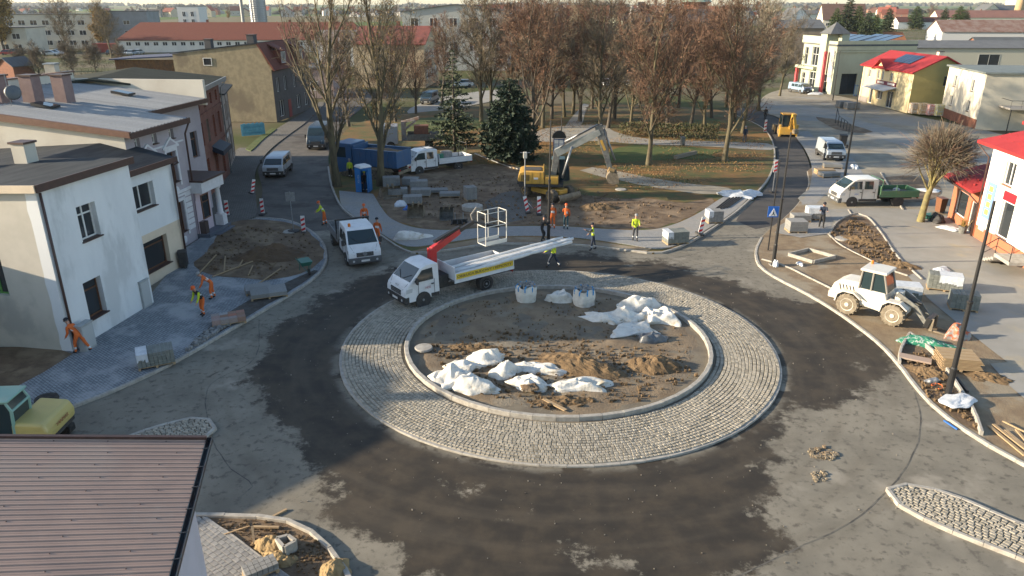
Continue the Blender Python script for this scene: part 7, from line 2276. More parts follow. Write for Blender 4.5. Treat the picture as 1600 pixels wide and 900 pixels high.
MB().slab_xz(cabp, -.1, .9).build('cab_glass', CARGLASS, o)
fr = MB()
for y in (-.12, .92):
    fr.tube([(x, y, z) for x, z in cabp] + [(cabp[0][0], y, cabp[0][1])], .055, 6)
fr.tube([(.35, .93, .8), (.35, .93, 2.35)], .05, 6)
for x, z in cabp[:4]:
    fr.tube([(x, -.12, z), (x, .92, z)], .05, 6)
fr.build('cab_frame', TEAL, o)
MB().box(-.35, -.2, 2.34, 1.12, 1.0, 2.44).build('cab_roof', TEAL, o, bevel=.05)
m = MB()
beam(m, (1.0, -.5, .9), (1.7, -.5, 2.6), .32, .22)
beam(m, (1.7, -.5, 2.6), (3.0, -.5, 2.3), .3, .2)
m.build('boom', TEAL, o)
t_ = MB().lathe([(.22, 0), (.42, .03), (.45, .12), (.42, .21), (.22, .24)], n=20).build('loose_tyre', RUBBER)
t_.location = G(74, 628, .1)
tag(t_, 'old tyre lying on the pavement behind the compact excavator', 'tyre')
text('YANMAR', .2, M('decal_brown', (0.25, 0.08, 0.05), rough=.6), o, (-1.412, 0, 1.12), (R(90), 0, R(-90)))
# ================================================================ PEOPLE
ORANGE = M('hi_vis_orange', (0.60, 0.13, 0.025), (0.52, 0.11, 0.025), scale=9, rough=.8)
LIME = M('hi_vis_yellow', (0.45, 0.55, 0.03), (0.38, 0.47, 0.03), scale=9, rough=.8)
NAVYC = M('navy_cloth', (0.02, 0.028, 0.05), (0.03, 0.04, 0.06), scale=9, rough=.9)
BLACKC = M('black_cloth', (0.016, 0.016, 0.018), (0.03, 0.03, 0.03), scale=9, rough=.9)
TEALC = M('teal_cloth', (0.03, 0.07, 0.085), (0.025, 0.055, 0.07), scale=9, rough=.9)
GREYC = M('grey_cloth', (0.07, 0.07, 0.075), (0.05, 0.05, 0.055), scale=9, rough=.9)
REFL = M('reflective_band', (0.55, 0.56, 0.55), rough=.4)
SKIN = M('skin', (0.42, 0.24, 0.17), (0.38, 0.21, 0.15), scale=12, rough=.6)
BOOT = M('boot_leather', (0.025, 0.02, 0.018), rough=.8)
HATS = {'orange': M('orange_cap', (0.60, 0.10, 0.02), rough=.5), 'dark': M('dark_cap', (0.02, 0.022, 0.03), rough=.8), 'lime': M('lime_cap', (0.45, 0.55, 0.05), rough=.5), 'pale': M('grey_cap', (0.25, 0.25, 0.25), rough=.7)}

def person(label, p, ang, jacket, trousers, hat='dark', lean=0.0, legs=((.05, .05), (-.08, .1)), arms=((.1, .25), (.1, .25)), head=0.0, band=True, h=1.76, drop=0.0, sleeve=None):
    """legs: (hip swing, knee bend); arms: (shoulder swing, elbow bend); x is where the body faces"""
    o = thing('person', label, 'person', p, R(ang), 'people on the building site')
    k = h / 1.76
    V, E_, Rd, roots, bones = [], [], [], [], []
    def add(v, r, par=None):
        V.append(Vector(v))
        Rd.append(r)
        if par is not None:
            E_.append((par, len(V) - 1))
        return len(V) - 1
    hipz = .93 - drop
    sp = Vector((math.sin(lean), 0, math.cos(lean)))
    pel = add((0, 0, hipz), .145)
    roots.append(pel)
    ws = add(Vector((0, 0, hipz)) + sp * .2, .135, pel)
    ch = add(Vector((0, 0, hipz)) + sp * .42, .165, ws)
    nk = add(Vector((0, 0, hipz)) + sp * .58, .07, ch)
    hd = Vector((math.sin(lean * .7 + head), 0, math.cos(lean * .7 + head)))
    h0 = add(V[nk] + hd * .09, .085, nk)
    h1 = add(V[nk] + hd * .2, .10, h0)
    bones += [(pel, ws, 1), (ws, ch, 1), (ch, nk, 1), (nk, h0, 0), (h0, h1, 0)]
    hands = []
    for s, (sh, el) in zip((1, -1), arms):
        a = add(V[ch] + sp * .09 + Vector((0, s * .19, 0)), .075, ch)
        th = sh
        ud = Vector((math.sin(th), s * .16, -math.cos(th))).normalized()
        b = add(V[a] + ud * .29, .058, a)
        fd = Vector((math.sin(th + el), s * .02, -math.cos(th + el))).normalized()
        c = add(V[b] + fd * .25, .042, b)
        d = add(V[c] + fd * .08, .045, c)
        bones += [(ch, a, 1), (a, b, 5), (b, c, 5), (c, d, 0)]
        for f in range(5):
            off = Vector((0, (f - 2) * .019 if f else s * -.0, 0))
            q0 = V[d] + off
            dirn = (fd + Vector((.35, 0, 0))).normalized() if f else (fd + Vector((.9, -s * .5, 0))).normalized()
            ln = (.045, .07, .08, .075, .06)[f]
            i0 = add(q0 - fd * .02, .010)
            roots.append(i0)
            i1 = add(q0 + dirn * ln * .6, .0095, i0)
            i2 = add(q0 + (dirn + Vector((.25, 0, 0))).normalized() * ln * 1.1, .008, i1)
            bones += [(i0, i1, 0), (i1, i2, 0)]
    for s, (hp, kn) in zip((1, -1), legs):
        a = add((0, s * .10, hipz - .06), .105, pel)
        d1 = Vector((math.sin(hp), s * .05, -math.cos(hp)))
        b = add(V[a] + d1 * .41, .075, a)
        d2 = Vector((math.sin(hp - kn), s * .02, -math.cos(hp - kn)))
        c = add(V[b] + d2 * .41, .055, b)
        e = add(V[c] + Vector((.05, 0, -.045)), .05, c)
        t = add(V[c] + Vector((.18, s * .02, -.05)), .042, e)
        bones += [(pel, a, 2), (a, b, 2), (b, c, 2), (c, e, 3), (e, t, 3)]
    lo = min(v.z - r for v, r in zip(V, Rd))
    for v in V:
        v.z -= lo
    me = bpy.data.meshes.new('body')
    me.from_pydata([v * k for v in V], E_, [])
    tmp = bpy.data.objects.new('body', me)
    COL.objects.link(tmp)
    sk = tmp.modifiers.new('skin', 'SKIN')
    sk.branch_smoothing = .6
    for i, sv in enumerate(me.skin_vertices[0].data):
        sv.radius = (Rd[i] * k, Rd[i] * k)
        sv.use_root = i in roots
    sd = tmp.modifiers.new('sub', 'SUBSURF')
    sd.levels = sd.render_levels = 1
    dg = bpy.context.evaluated_depsgraph_get()
    nm = bpy.data.meshes.new_from_object(tmp.evaluated_get(dg))
    bpy.data.objects.remove(tmp)
    nm.materials.clear()
    for m in (SKIN, jacket, trousers, BOOT, REFL, sleeve or jacket):
        nm.materials.append(m)
    segs = [(V[a] * k, V[b] * k, i) for a, b, i in bones]
    idx = []
    for pl in nm.polygons:
        c = pl.center
        best, bi, bt = 1e9, 1, 0
        for a, b, i in segs:
            ab = b - a
            t = max(0, min(1, (c - a).dot(ab) / max(1e-9, ab.length_squared)))
            dd = (c - a - ab * t).length
            if dd < best:
                best, bi, bt = dd, i, t
        if band and bi == 1 and abs((c - V[ws] * k).dot(sp) - .05) < .035:
            bi = 4
        if band and bi == 2 and V[0].z > .7 and .24 < c.z / k < .32:
            bi = 4
        idx.append(bi)
    nm.polygons.foreach_set('material_index', idx)
    nm.polygons.foreach_set('use_smooth', [True] * len(idx))
    link('body', nm, o)
    hc = V[h1] * k
    # cap or helmet, and a small face
    cp = MB().lathe([(.112 * k, -.01), (.116 * k, .03), (.10 * k, .085), (.06 * k, .118), (.008, .128)], (0, 0, 0), 14)
    cp.box(.08, -.06, -.012, .17, .06, .004)
    hm = cp.build('cap', HATS[hat], o, smooth=False)
    hm.location = hc + hd * .015
    hm.rotation_euler = (0, lean * .7 + head, 0)
    fc = MB().obox((.10, 0, -.06), .035, .028, .05)
    f_ = fc.build('face', SKIN, o)
    MB().obox((.098, .036, -.025), .012, .022, .012).obox((.098, -.036, -.025), .012, .022, .012).build('eyes', BLACKC, f_)
    MB().obox((.094, 0, -.115), .012, .05, .01).build('mouth', M('lip', (0.30, 0.11, 0.09), rough=.6), f_)
    f_.location = hm.location
    f_.rotation_euler = hm.rotation_euler
    return o
BEND = dict(lean=1.05, legs=((.35, .45), (.1, .4)), arms=((-.55, .5), (-.4, .6)), drop=.06)
person('worker in orange bending at the corner of the white house', G(128, 551, .11), 165, ORANGE, ORANGE, 'dark', lean=.7, legs=((.4, .35), (-.45, .25)), arms=((-.1, .7), (.1, .8)), drop=.08)
person('worker in black and lime jacket with orange trousers stooping on the pavement', G(320, 492, .11), -120, BLACKC, ORANGE, 'orange', lean=.6, legs=((.4, .5), (.2, .4)), arms=((.3, .3), (.1, .5)), drop=.05, sleeve=LIME)
person('worker in orange bending behind the one in black and lime', G(334, 466, .11), 200, ORANGE, ORANGE, 'pale', lean=.9, legs=((.3, .4), (.05, .3)), arms=((.2, .4), (.1, .4)), drop=.04)
person('worker in lime jacket and orange trousers raking behind the white pickup', G(508, 351), 190, LIME, ORANGE, 'orange', lean=.45, legs=((.2, .2), (-.1, .1)), arms=((.3, .8), (.4, .6)))
person('worker in orange hood standing behind the white pickup cab', G(571, 357), -80, ORANGE, BLACKC, 'orange', lean=.15)
person('worker in orange jacket seen from behind beside the white pickup', G(591, 382), 80, ORANGE, ORANGE, 'dark', lean=.05, legs=((.1, .1), (-.12, .05)))
person('worker in lime vest standing by the blue dump truck', G(548, 279), -95, LIME, BLACKC, 'pale')
person('worker in black with lime helmet in the portable toilet door', G(571, 301), -70, BLACKC, NAVYC, 'lime', arms=((.3, .8), (.1, .3)))
person('worker all in orange facing the excavator', G(863, 357, .12), 95, ORANGE, ORANGE, 'dark')
person('worker in orange jacket and teal trousers facing the excavator', G(884, 358, .12), 80, ORANGE, TEALC, 'orange', arms=((.5, 1.0), (.1, .3)))
person('person in black crouching at the foot of the lamp post', G(846, 377, .1), 10, BLACKC, BLACKC, 'dark', lean=.25, legs=((.7, 1.0), (.3, .7)), arms=((.7, .4), (.8, .3)), drop=.14, band=False)
person('surveyor in lime vest and dark trousers looking at a device', G(926, 391, .1), 170, LIME, NAVYC, 'dark', lean=.1, legs=((.15, .1), (-.2, .1)), arms=((.9, 1.2), (.3, .5)), sleeve=GREYC)
person('worker in lime jacket and grey trousers standing on the pavement', G(992, 376, .13), -95, LIME, GREYC, 'pale', arms=((.3, 1.1), (.2, .9)))
person('worker in lime vest walking under the wrapped poles', G(864, 418), 150, LIME, NAVYC, 'dark', lean=.2, legs=((.5, .3), (-.45, .2)), arms=((.5, .4), (-.4, .3)))
person('man in navy jacket reading on the plaza beside grey blocks', G(1283, 355, .13), -110, NAVYC, BLACKC, 'dark', arms=((.5, 1.3), (.5, 1.3)), band=False, head=.3)
person('distant person in black walking on the far road', G(1195, 188), 60, BLACKC, BLACKC, 'dark', band=False, legs=((.3, .1), (-.3, .2)))
person('distant person in dark clothes beside the road bend', G(1163, 222, .1), -90, NAVYC, NAVYC, 'pale', band=False)
person('worker with orange helmet cut off by the bottom edge', G(309, 957, .11), 0, ORANGE, ORANGE, 'orange')

# ================================================================ STREET FURNITURE
def lamp(label, px, py, h, r=.075, arm=False):
    o = thing('lamp_post', label, 'lamp post', G(px, py, .1), 0, 'black lamp posts')
    MB().lathe([(r * 2.1, 0), (r * 2.1, .05), (r * 1.5, .06), (r * 1.5, 1.3), (r * 1.25, 1.36)], n=12).build('base', BLACKM, o, smooth=False)
    MB().lathe([(r * 1.2, 1.36), (r * 1.05, h * .5), (r * 1.35, h * .5 + .03), (r * 1.35, h * .5 + .12), (r * .8, h * .5 + .16), (r * .6, h)], n=12).build('pole', BLACKM, o)
    MB().box(-.22, -.22, -.1, .22, .22, .03).build('footing', CONC, o)
    return o
lamp('tall black lamp post standing in the garden strip on the right', 1480, 620, 8.2, .085)
lamp('black lamp post at the tip of the sand bed by the crossing sign', 1208, 414, 8.1)
lamp('black lamp post on the north pavement before the excavator', 857, 374, 8.0)
lamp('black lamp post behind the green bed pickup', 1318, 288, 9.0)
lamp('black lamp post before the pale green shop', 1301, 157, 8.0)
lamp('slim black park lamp behind the information board', 877, 214, 5.0, .05)
o = thing('sensor_mast', 'short grey mast with sensor head left of the excavator', 'mast', G(820, 320, .1))
MB().tube([(0, 0, 0), (0, 0, 3.9)], .05, 7).build('pole', STEEL, o)
MB().obox((0, 0, 4.0), .3, .25, .5).build('sensor', M('sensor_cream', (0.5, 0.48, 0.42), rough=.6), o, bevel=.04)
MB().tube([(-.4, 0, 4.2), (.4, 0, 4.2)], .03, 5).build('cross_arm', STEEL, o)
# crossing sign
o = thing('crossing_sign', 'blue pedestrian crossing sign on a tall thin post', 'sign', G(1200, 391, .1))
MB().tube([(0, 0, 0), (0, 0, 6.0)], .045, 8).build('post', BLACKM, o)
sg = MB().box(-.36, -.08, 2.25, .36, -.06, 2.97).build('sign_plate', M('sign_blue', (0.02, 0.13, 0.48), rough=.4), o, bevel=.02)
MB().slab_xz([(-.28, 2.33), (.28, 2.33), (0, 2.86)], -.092, -.083).build('white_triangle', M('sign_white', (0.72, 0.72, 0.72), rough=.5), sg)
fg = MB().slab_xz([(-.03, 2.62), (.03, 2.62), (.04, 2.5), (.12, 2.37), (.08, 2.37), (0, 2.47), (-.08, 2.37), (-.12, 2.37), (-.03, 2.5)], -.1, -.094)
fg.slab_xz([(-.025, 2.65), (.025, 2.65), (.025, 2.71), (-.025, 2.71)], -.1, -.094)
fg.build('walking_figure', BLACKM, sg)
for z in (2.4, 2.8):
    MB().box(-.08, -.07, z, .08, .05, z + .04).build('clamp', STEEL, o)
o = thing('road_sign', 'grey back of a road sign in the left soil bay', 'sign', G(459, 362, .1))
MB().tube([(0, 0, 0), (0, 0, 2.9)], .03, 6).build('post', STEEL, o)
MB().box(-.33, .03, 2.2, .33, .05, 2.85).build('sign_plate', STEEL, o)
MB().lathe([(.42, 0), (.42, .1), (.2, .14)], n=14).build('foot', DARKP, o)
# red and white marker boards
WHT = M('marker_white', (0.68, 0.67, 0.65), rough=.5)
RDM = M('marker_red', (0.52, 0.025, 0.03), rough=.5)
def marker(label, px, py, ang=0, tilt=0.0, h=1.25, z=.02, lift=0.0):
    o = thing('marker_board', label, 'marker', G(px, py, z), R(ang), 'red and white marker boards')
    o.rotation_euler = (0, R(tilt), R(ang))
    b = MB().box(-.14, -.02, .12 + lift, .14, .02, h + lift).build('board', WHT, o)
    for i in range(3):
        z0 = .14 + lift + i * (h - .2) / 3
        for y0, y1 in ((-.026, -.021), (.021, .026)):
            MB().slab_xz([(-.135, z0 + .17), (-.135, z0), (.135, z0 + .12), (.135, z0 + .29)], y0, y1).build('stripe', RDM, b)
    MB().box(-.2, -.38, 0, .2, .38, .10).build('foot', DARKP, o, bevel=.02)
    if lift:
        MB().tube([(0, 0, .1), (0, 0, .15 + lift)], .03, 6).build('post', STEEL, o)
    return o
marker('marker board at the kerb of the left soil bay', 475, 364, 5)
marker('marker board by the street at left of the silver van', 411, 335, -5)
marker('marker board right of the porch column', 356, 338, 0)
marker('marker board half hidden behind the porch column', 348, 346, 10)
marker('marker board leaning on the left street pavement', 394, 303, 40, 14)
marker('marker board in front of the excavator wheels', 842, 335, 5, h=1.4, z=.12)
marker('marker board leaning with tape left of the excavator wheels', 825, 332, 0, -12, h=1.3, z=.12)
marker('marker board leaning beside the grey stone pallet', 1093, 366, 10, 10, z=.13)
marker('marker board on a post at the right road kerb', 1207, 300, 0, 0, h=1.2, lift=1.6)
marker('marker board at the far bend before the backhoe', 1195, 207, 0, h=1.6)
tp = MB().tube([G(826, 318, .9), G(833, 326, .45), G(841, 322, .95)], .035, 5)
tag(tp.build('warning_tape', M_brick('tape', (0.5, 0.03, 0.03), (0.65, 0.65, 0.63), (0.6, 0.6, 0.6), .4, .4, .001, bump=0)), 'sagging warning tape between two marker boards', 'tape')
# portable toilet
o = thing('portable_toilet', 'blue portable toilet with white roof and open door', 'toilet', G(567, 303), R(-4))
PB = M('toilet_blue', (0.02, 0.14, 0.36), (0.018, 0.12, 0.31), scale=3, rough=.5)
MB().box(-.58, .0, 0, .58, 1.1, .15).build('base', DARKP, o)
MB().box(-.58, 1.04, .15, .58, 1.1, 2.2).box(-.58, 0, .15, -.52, 1.04, 2.2).box(.52, 0, .15, .58, 1.04, 2.2).box(-.52, 0, 1.98, .52, .06, 2.2).box(-.52, 0, .15, -.08, .06, 1.98).build('cabin', PB, o)
MB().lathe([(.78, 2.2), (.80, 2.26), (.62, 2.42), (.1, 2.5)], (0, .55, 0), 4).build('roof', M('toilet_roof', (0.55, 0.56, 0.57), rough=.5), o, bevel=.03).rotation_euler = (0, 0, 0)
d = MB().box(0, -.02, .2, .58, .02, 1.95).build('door', PB, o)
d.location = (.5, 0, 0)
d.rotation_euler = (0, 0, R(-80))
text('TOI TOI', .2, M('toilet_print', (0.4, 0.45, 0.5), rough=.5), o, (-.3, -.008, 1.3), (R(90), R(90), 0))
# information board with round top
o = thing('information_board', 'information board with dark rounded hood and posters in the park', 'board', G(873, 240, .1))
for s in (-1, 1):
    MB().box(s * .55 - .05, -.05, 0, s * .55 + .05, .05, 1.9).build('post', M('board_blue', (0.04, 0.09, 0.22), rough=.5), o)
MB().box(-.6, -.06, .5, .6, .06, 1.6).build('panel', MATS['board_blue'], o)
for i in range(4):
    MB().box(-.5 + (i % 2) * .52, -.075, .6 + (i // 2) * .48, -.05 + (i % 2) * .52, -.062, 1.02 + (i // 2) * .48).build('poster', PLATE, o)
MB().slab_xz([(-.75, 1.7)] + [(-.75 * math.cos(math.pi * i / 10), 1.75 + .7 * math.sin(math.pi * i / 10)) for i in range(11)] + [(.75, 1.7)], -.25, .25).build('hood', BLACKM, o)
# bins, pots, barrow
def bin_(label, px, py, h, w_, mat, z=.12):
    o = thing('wheelie_bin', label, 'bin', G(px, py, z), R(random.Random(px).uniform(-20, 20)))
    MB().hexa([(-w_ * .4, -w_ * .42, .06), (w_ * .4, -w_ * .42, .06), (w_ * .4, w_ * .42, .06), (-w_ * .4, w_ * .42, .06), (-w_ / 2, -w_ / 2, h), (w_ / 2, -w_ / 2, h), (w_ / 2, w_ / 2, h), (-w_ / 2, w_ / 2, h)]).build('body', mat, o, bevel=.03)
    MB().hexa([(-w_ * .54, -w_ * .56, h), (w_ * .54, -w_ * .56, h), (w_ * .54, w_ * .56, h + .03), (-w_ * .54, w_ * .56, h + .03), (-w_ * .5, -w_ * .5, h + .05), (w_ * .5, -w_ * .5, h + .05), (w_ * .5, w_ * .5, h + .1), (-w_ * .5, w_ * .5, h + .1)]).build('lid', mat, o, bevel=.02)
    for s in (-1, 1):
        wheel(o, w_ * .2, s * w_ * .45, .1, .05)
bin_('brown wheelie bin at the corner of the brick annexe', 1468, 332, 1.1, .6, M('bin_brown', (0.16, 0.07, 0.035), rough=.5))
bin_('black bin behind the silver blue van', 1316, 228, 1.2, .75, DARKP)
bin_('black litter bin at the end of the cream shop wall', 288, 418, 1.0, .5, DARKP, .1)
bin_('grey litter bin on the park path', 1066, 227, .9, .45, GREYM, .12)
o = thing('flower_pot', 'grey tub with dry plant beside the annexe door', 'pot', G(1503, 364, .12))
MB().lathe([(.22, 0), (.3, .5), (.33, .52), (.3, .5)], n=14).build('tub', GREYM, o)
pl = MB()
rr = random.Random(3)
for i in range(90):
    flake(pl, Vector((rr.gauss(0, .08), rr.gauss(0, .08), .5)), rdir(rr, Vector((0, 0, 1)), rr.uniform(.1, .7)), rr.uniform(.25, .6), .03, rr)
pl.build('plant', LEAFO, o, fix=False)
def barrow(label, px, py, ang, z, green=True, tipped=False):
    o = thing('wheelbarrow', label, 'wheelbarrow', G(px, py, z), R(ang))
    gm = M('barrow_green', (0.03, 0.13, 0.10), rough=.5)
    zz = .12 if tipped else .42
    MB().hexa([(-.35, -.25, zz), (.3, -.25, zz), (.3, .25, zz), (-.35, .25, zz), (-.5, -.36, zz + .3), (.5, -.36, zz + .3), (.5, .36, zz + .3), (-.5, .36, zz + .3)]).build('tray', gm if green else DARKP, o, bevel=.03)
    m = MB()
    for s in (-1, 1):
        m.tube([(.75, s * .06, .2), (.2, s * .24, zz), (-.5, s * .28, zz + .05), (-1.0, s * .3, zz + .18)], .02, 6).tube([(-.3, s * .26, zz), (-.4, s * .28, 0)], .02, 5)
    m.build('frame', gm, o)
    MB().lathe([(.1, -.05), (.2, -.04), (.2, .04), (.1, .05)], (.75, 0, .2), 14, 'y').build('wheel', RUBBER, o)
barrow('green wheelbarrow on the kerb of the left bay', 478, 424, -60, .14)
barrow('dark tray wheelbarrow left of the dark pile on the plaza', 1452, 343, 20, .13, True, True)

# ================================================================ BUILDING MATERIALS
FILM = M('white_film', (0.58, 0.60, 0.62), (0.46, 0.49, 0.52), scale=4, rough=.35, bump=1.0, bscale=12)
WOOD = M('raw_wood', (0.36, 0.26, 0.15), (0.29, 0.205, 0.12), scale=3, stretch=(.4, 6, 6), rough=.85)
BLK = M_stone('concrete_block', (0.25, 0.25, 0.24), (0.30, 0.295, 0.28), (0.215, 0.215, 0.205))
def pallet(o, w_, d):
    for i in range(5):
        y = -d / 2 + i * (d - .1) / 4
        MB().box(-w_ / 2, y, .09, w_ / 2, y + .1, .115).build('deck_board', WOOD, o)
    for x in (-w_ / 2, -.05, w_ / 2 - .1):
        MB().box(x, -d / 2, 0, x + .1, d / 2, .088).build('runner', WOOD, o)
def block_pallet(label, px, py, ang, w_=1.2, d=.9, h=.9, z=.12, film=None, n=(5, 4, 6), mat=None, tint=None):
    o = thing('block_pallet', label, 'pallet', G(px, py, z), R(ang), 'pallets of paving blocks')
    pallet(o, w_, d)
    m = MB()
    rr = random.Random(px)
    for i in range(n[0]):
        for j in range(n[1]):
            for k in range(n[2]):
                if 0 < i < n[0] - 1 and 0 < j < n[1] - 1 and k < n[2] - 1: continue
                q = .006
                m.box(-w_ / 2 + w_ * i / n[0] + q, -d / 2 + d * j / n[1] + q, .12 + h * k / n[2] + .004, -w_ / 2 + w_ * (i + 1) / n[0] - q, -d / 2 + d * (j + 1) / n[1] - q + rr.uniform(-.004, .004), .12 + h * (k + 1) / n[2] - .004)
    tag(m.build('paving_blocks', mat or BLK, o, fix=False), kind='stuff')
    if film:
        a, b = film
        f = MB()
        xa, xb = -w_ / 2 + w_ * a, -w_ / 2 + w_ * b
        nn = 8
        for i in range(nn):
            u0, u1 = xa + (xb - xa) * i / nn, xa + (xb - xa) * (i + 1) / nn
            e = .015 + .012 * rr.random()
            low = .12 + h * rr.uniform(.35, .6)
            f.raw([(u0, -d / 2 - e, low), (u1, -d / 2 - e, low + .03), (u1, -d / 2 - .012, .13 + h), (u0, -d / 2 - .012, .13 + h), (u0, d / 2 + .01, .135 + h), (u1, d / 2 + .01, .135 + h), (u0, d / 2 + e, low), (u1, d / 2 + e, low)], [(0, 1, 2, 3), (3, 2, 5, 4), (4, 5, 7, 6)])
        if a < .01 or b > .99:
            xe = xa - .012 if a < .01 else xb + .012
            f.raw([(xe, -d / 2, .4), (xe, d / 2, .4), (xe, d / 2, .13 + h), (xe, -d / 2, .13 + h)], [(0, 1, 2, 3)])
        f.build('film', FILM, o, fix=False)
    return o
GRNB = M_stone('greenish_block', (0.20, 0.215, 0.19), (0.24, 0.25, 0.225), (0.17, 0.185, 0.165))
block_pallet('pallet of grey blocks with torn film on the left pavement', 245, 568, 28, 1.5, .95, .62, .11, (0, .3), (9, 4, 5), GRNB)
block_pallet('wrapped block pallet at the corner of the north pavement', 1055, 379, 12, 1.5, 1.0, .75, .13, (0, .25), (6, 4, 6), GRNB)
block_pallet('block pallet with white end beside the black cables', 1115, 347, 6, 1.1, .9, .8, .13, (0, .3), (5, 4, 6))
block_pallet('film topped block pallet in front of the loader arms', 1412, 468, -14, 1.5, .9, .78, .12, (.02, .98), (6, 4, 6), GRNB)
block_pallet('long green wrapped block pallet on the plaza', 1474, 452, -24, 1.7, .9, .8, .12, (.3, .98), (8, 4, 6), GRNB)
block_pallet('block pallet with rags nearest the lamp post on the plaza', 1503, 482, -20, 1.3, .9, .8, .12, None, (6, 4, 5), GRNB)
block_pallet('grey block stack at the left of the reading man', 1243, 361, 0, 1.25, 1.1, .7, .13, None, (1, 1, 4))
block_pallet('wrapped block stack behind the reading man', 1272, 342, -5, 1.2, .9, .8, .13, (0, .98), (4, 3, 6))
block_pallet('low grey block stack left behind the reading man', 1250, 345, 0, 1.3, .9, .4, .13, None, (3, 3, 2))
for i, (px, py, w_, h, n, a) in enumerate(((612, 292, 1.5, .8, (5, 3, 5), 10), (622, 305, 1.6, .5, (5, 3, 3), 5), (642, 290, 1.4, .6, (3, 2, 2), -5), (655, 296, 1.5, .7, (3, 2, 3), 8), (658, 306, 1.6, .5, (2, 2, 2), 0), (645, 318, 1.5, .55, (3, 2, 2), 3), (686, 301, 1.5, .22, (2, 1, 1), 8), (703, 307, 1.7, .25, (1, 1, 1), 4), (735, 312, .9, 1.0, (5, 2, 2), 20))):
    block_pallet(['kerb stone stack nearest the right roadside tree', 'low kerb stone pallet behind the muddy bucket', 'pale slab stack behind the kerb stones', 'taller pale slab stack in the soil yard', 'white slab pair on a pallet in the soil yard', 'pale block stack beside blue bags', 'flat grey slab in the soil yard', 'single pale slab at right of the flat one', 'upright grey kerb stones leaning together'][i], px, py, a, w_, .95, h, .12, None, n)
for i, (px, py) in enumerate(((1295, 276), (1288, 271), (1300, 262))):
    block_pallet(['slab pile in front of the silver blue van', 'board pile left in front of the silver blue van', 'pale slab pile close to the silver blue van'][i], px, py, 8 - i * 9, 1.7, 1.0, .3, .12, None, (2, 1, 2), None if i != 1 else WOOD)
for i, (px, py) in enumerate(((1318, 168), (1330, 170))):
    block_pallet(['left grey block stack before the yellow shop', 'right grey block stack before the yellow shop'][i], px, py, 5, 2.0, 1.4, .9, .12, None, (4, 3, 4))

def crumple(name, label, cat, p, rx, ry, h, ang, seed, mat, group=None, sharp=.5, tilt=0.0):
    """slumped cloth: broad planes broken by folds, corners pulled out, flat underside"""
    rr = random.Random(int(seed * 97))
    nu, nv = 17, 6
    vs = []
    pull = {rr.randrange(nu): rr.uniform(1.25, 1.6) for _ in range(3)}
    lob = [1 + .45 * noise.noise(Vector((math.cos(i * .37) * 1.3 + seed, math.sin(i * .37) * 1.3, 3.1))) + rr.uniform(-.13, .13) for i in range(nu)]
    for j in range(nv + 1):
        ph = math.pi * .5 * (j / nv) ** 1.1
        for i in range(nu):
            t = 2 * math.pi * (i + (.5 * (j % 2))) / nu
            k = math.cos(ph) * lob[i] * (pull.get(i, 1) if j < 2 else 1) * (1 + rr.uniform(-.1, .1) * sharp)
            x, y = math.cos(t) * k, math.sin(t) * k
            z = math.sin(ph) ** .85 * (.85 + .7 * noise.noise(Vector((x * 1.4 + seed * 2, y * 1.4, .5))))
            z += sharp * rr.uniform(-.24, .24) * math.sin(ph * 1.8 + .1) if j else 0
            vs.append((x * rx, y * ry, max(0, z * h) if j else -.02))
    fs = [(j * nu + i, j * nu + (i + 1) % nu, (j + 1) * nu + (i + 1) % nu, (j + 1) * nu + i) for j in range(nv) for i in range(nu)]
    o = MB().raw(vs, fs).build(name, mat, smooth=True)
    md = o.modifiers.new('folds', 'SUBSURF')
    md.levels = md.render_levels = 2
    ed = o.data.attributes.new('crease_edge', 'FLOAT', 'EDGE')
    for e in ed.data:
        e.value = .75 if rr.random() < .4 * sharp else 0
    o.location = p
    o.rotation_euler = (0, 0, R(ang))
    return tag(o, label, cat, group)
WOV = M('woven_white', (0.62, 0.60, 0.55), (0.52, 0.50, 0.45), scale=3.5, rough=.75, bump=1.6, bscale=5, c3=(0.40, 0.34, 0.25), s3=1.6, lo3=.58, hi3=.70)
bags = [((705, 596), .85, .55, .62, 20, 'leftmost empty white bulk bag by the island kerb'), ((738, 606), .95, .6, .55, -20, 'large slumped white bulk bag nearest the island kerb'), ((728, 575), .7, .4, .4, 10, 'white bulk bag lying behind the large slumped one'), ((762, 564), .85, .42, .5, 0, 'white bulk bag at the back of the near heap'),
        ((790, 583), .8, .45, .45, 25, 'crumpled white bulk bag in the middle of the near heap'), ((838, 578), 1.05, .4, .42, -14, 'stretched white bulk bag pointing right in the near heap'), ((826, 602), .75, .5, .42, -10, 'open white bulk bag showing dark soil in the near heap'), ((903, 606), 1.3, .42, .5, 6, 'long white bulk bag lying apart at right of the near heap'),
        ((975, 500), 1.0, .55, .6, -20, 'white bulk bag at the left of the far right heap'), ((1000, 484), 1.1, .55, .75, 0, 'biggest white bulk bag in the far right heap'), ((1032, 500), .95, .6, .75, -30, 'white bulk bag with red strap in the far right heap'), ((990, 516), 1.0, .6, .4, 15, 'flat white bulk bag at the front of the far right heap'),
        ((942, 500), .95, .4, .32, -35, 'white and blue bag lying alone left of the far right heap'), ((873, 468), .75, .5, .62, 0, 'collapsed white bag between the two standing bulk bags'), ((637, 372), 1.0, .55, .5, 8, 'white bag lying on the north pavement by the road')]
for i, (q, rx, ry, h, a, lb) in enumerate(bags):
    crumple('bulk_bag', lb, 'bag', G(q[0], q[1], .08 if i < 14 else .13), rx * 1.02, ry * 1.08, h * 1.0, a, 3.7 * i + 1, WOV, 'empty bulk bags', 1.0)
crumple('soil_patch', 'dark soil spilling from the open white bag', 'soil', G(828, 606, .3), .42, .3, .16, 0, 91, SOIL)
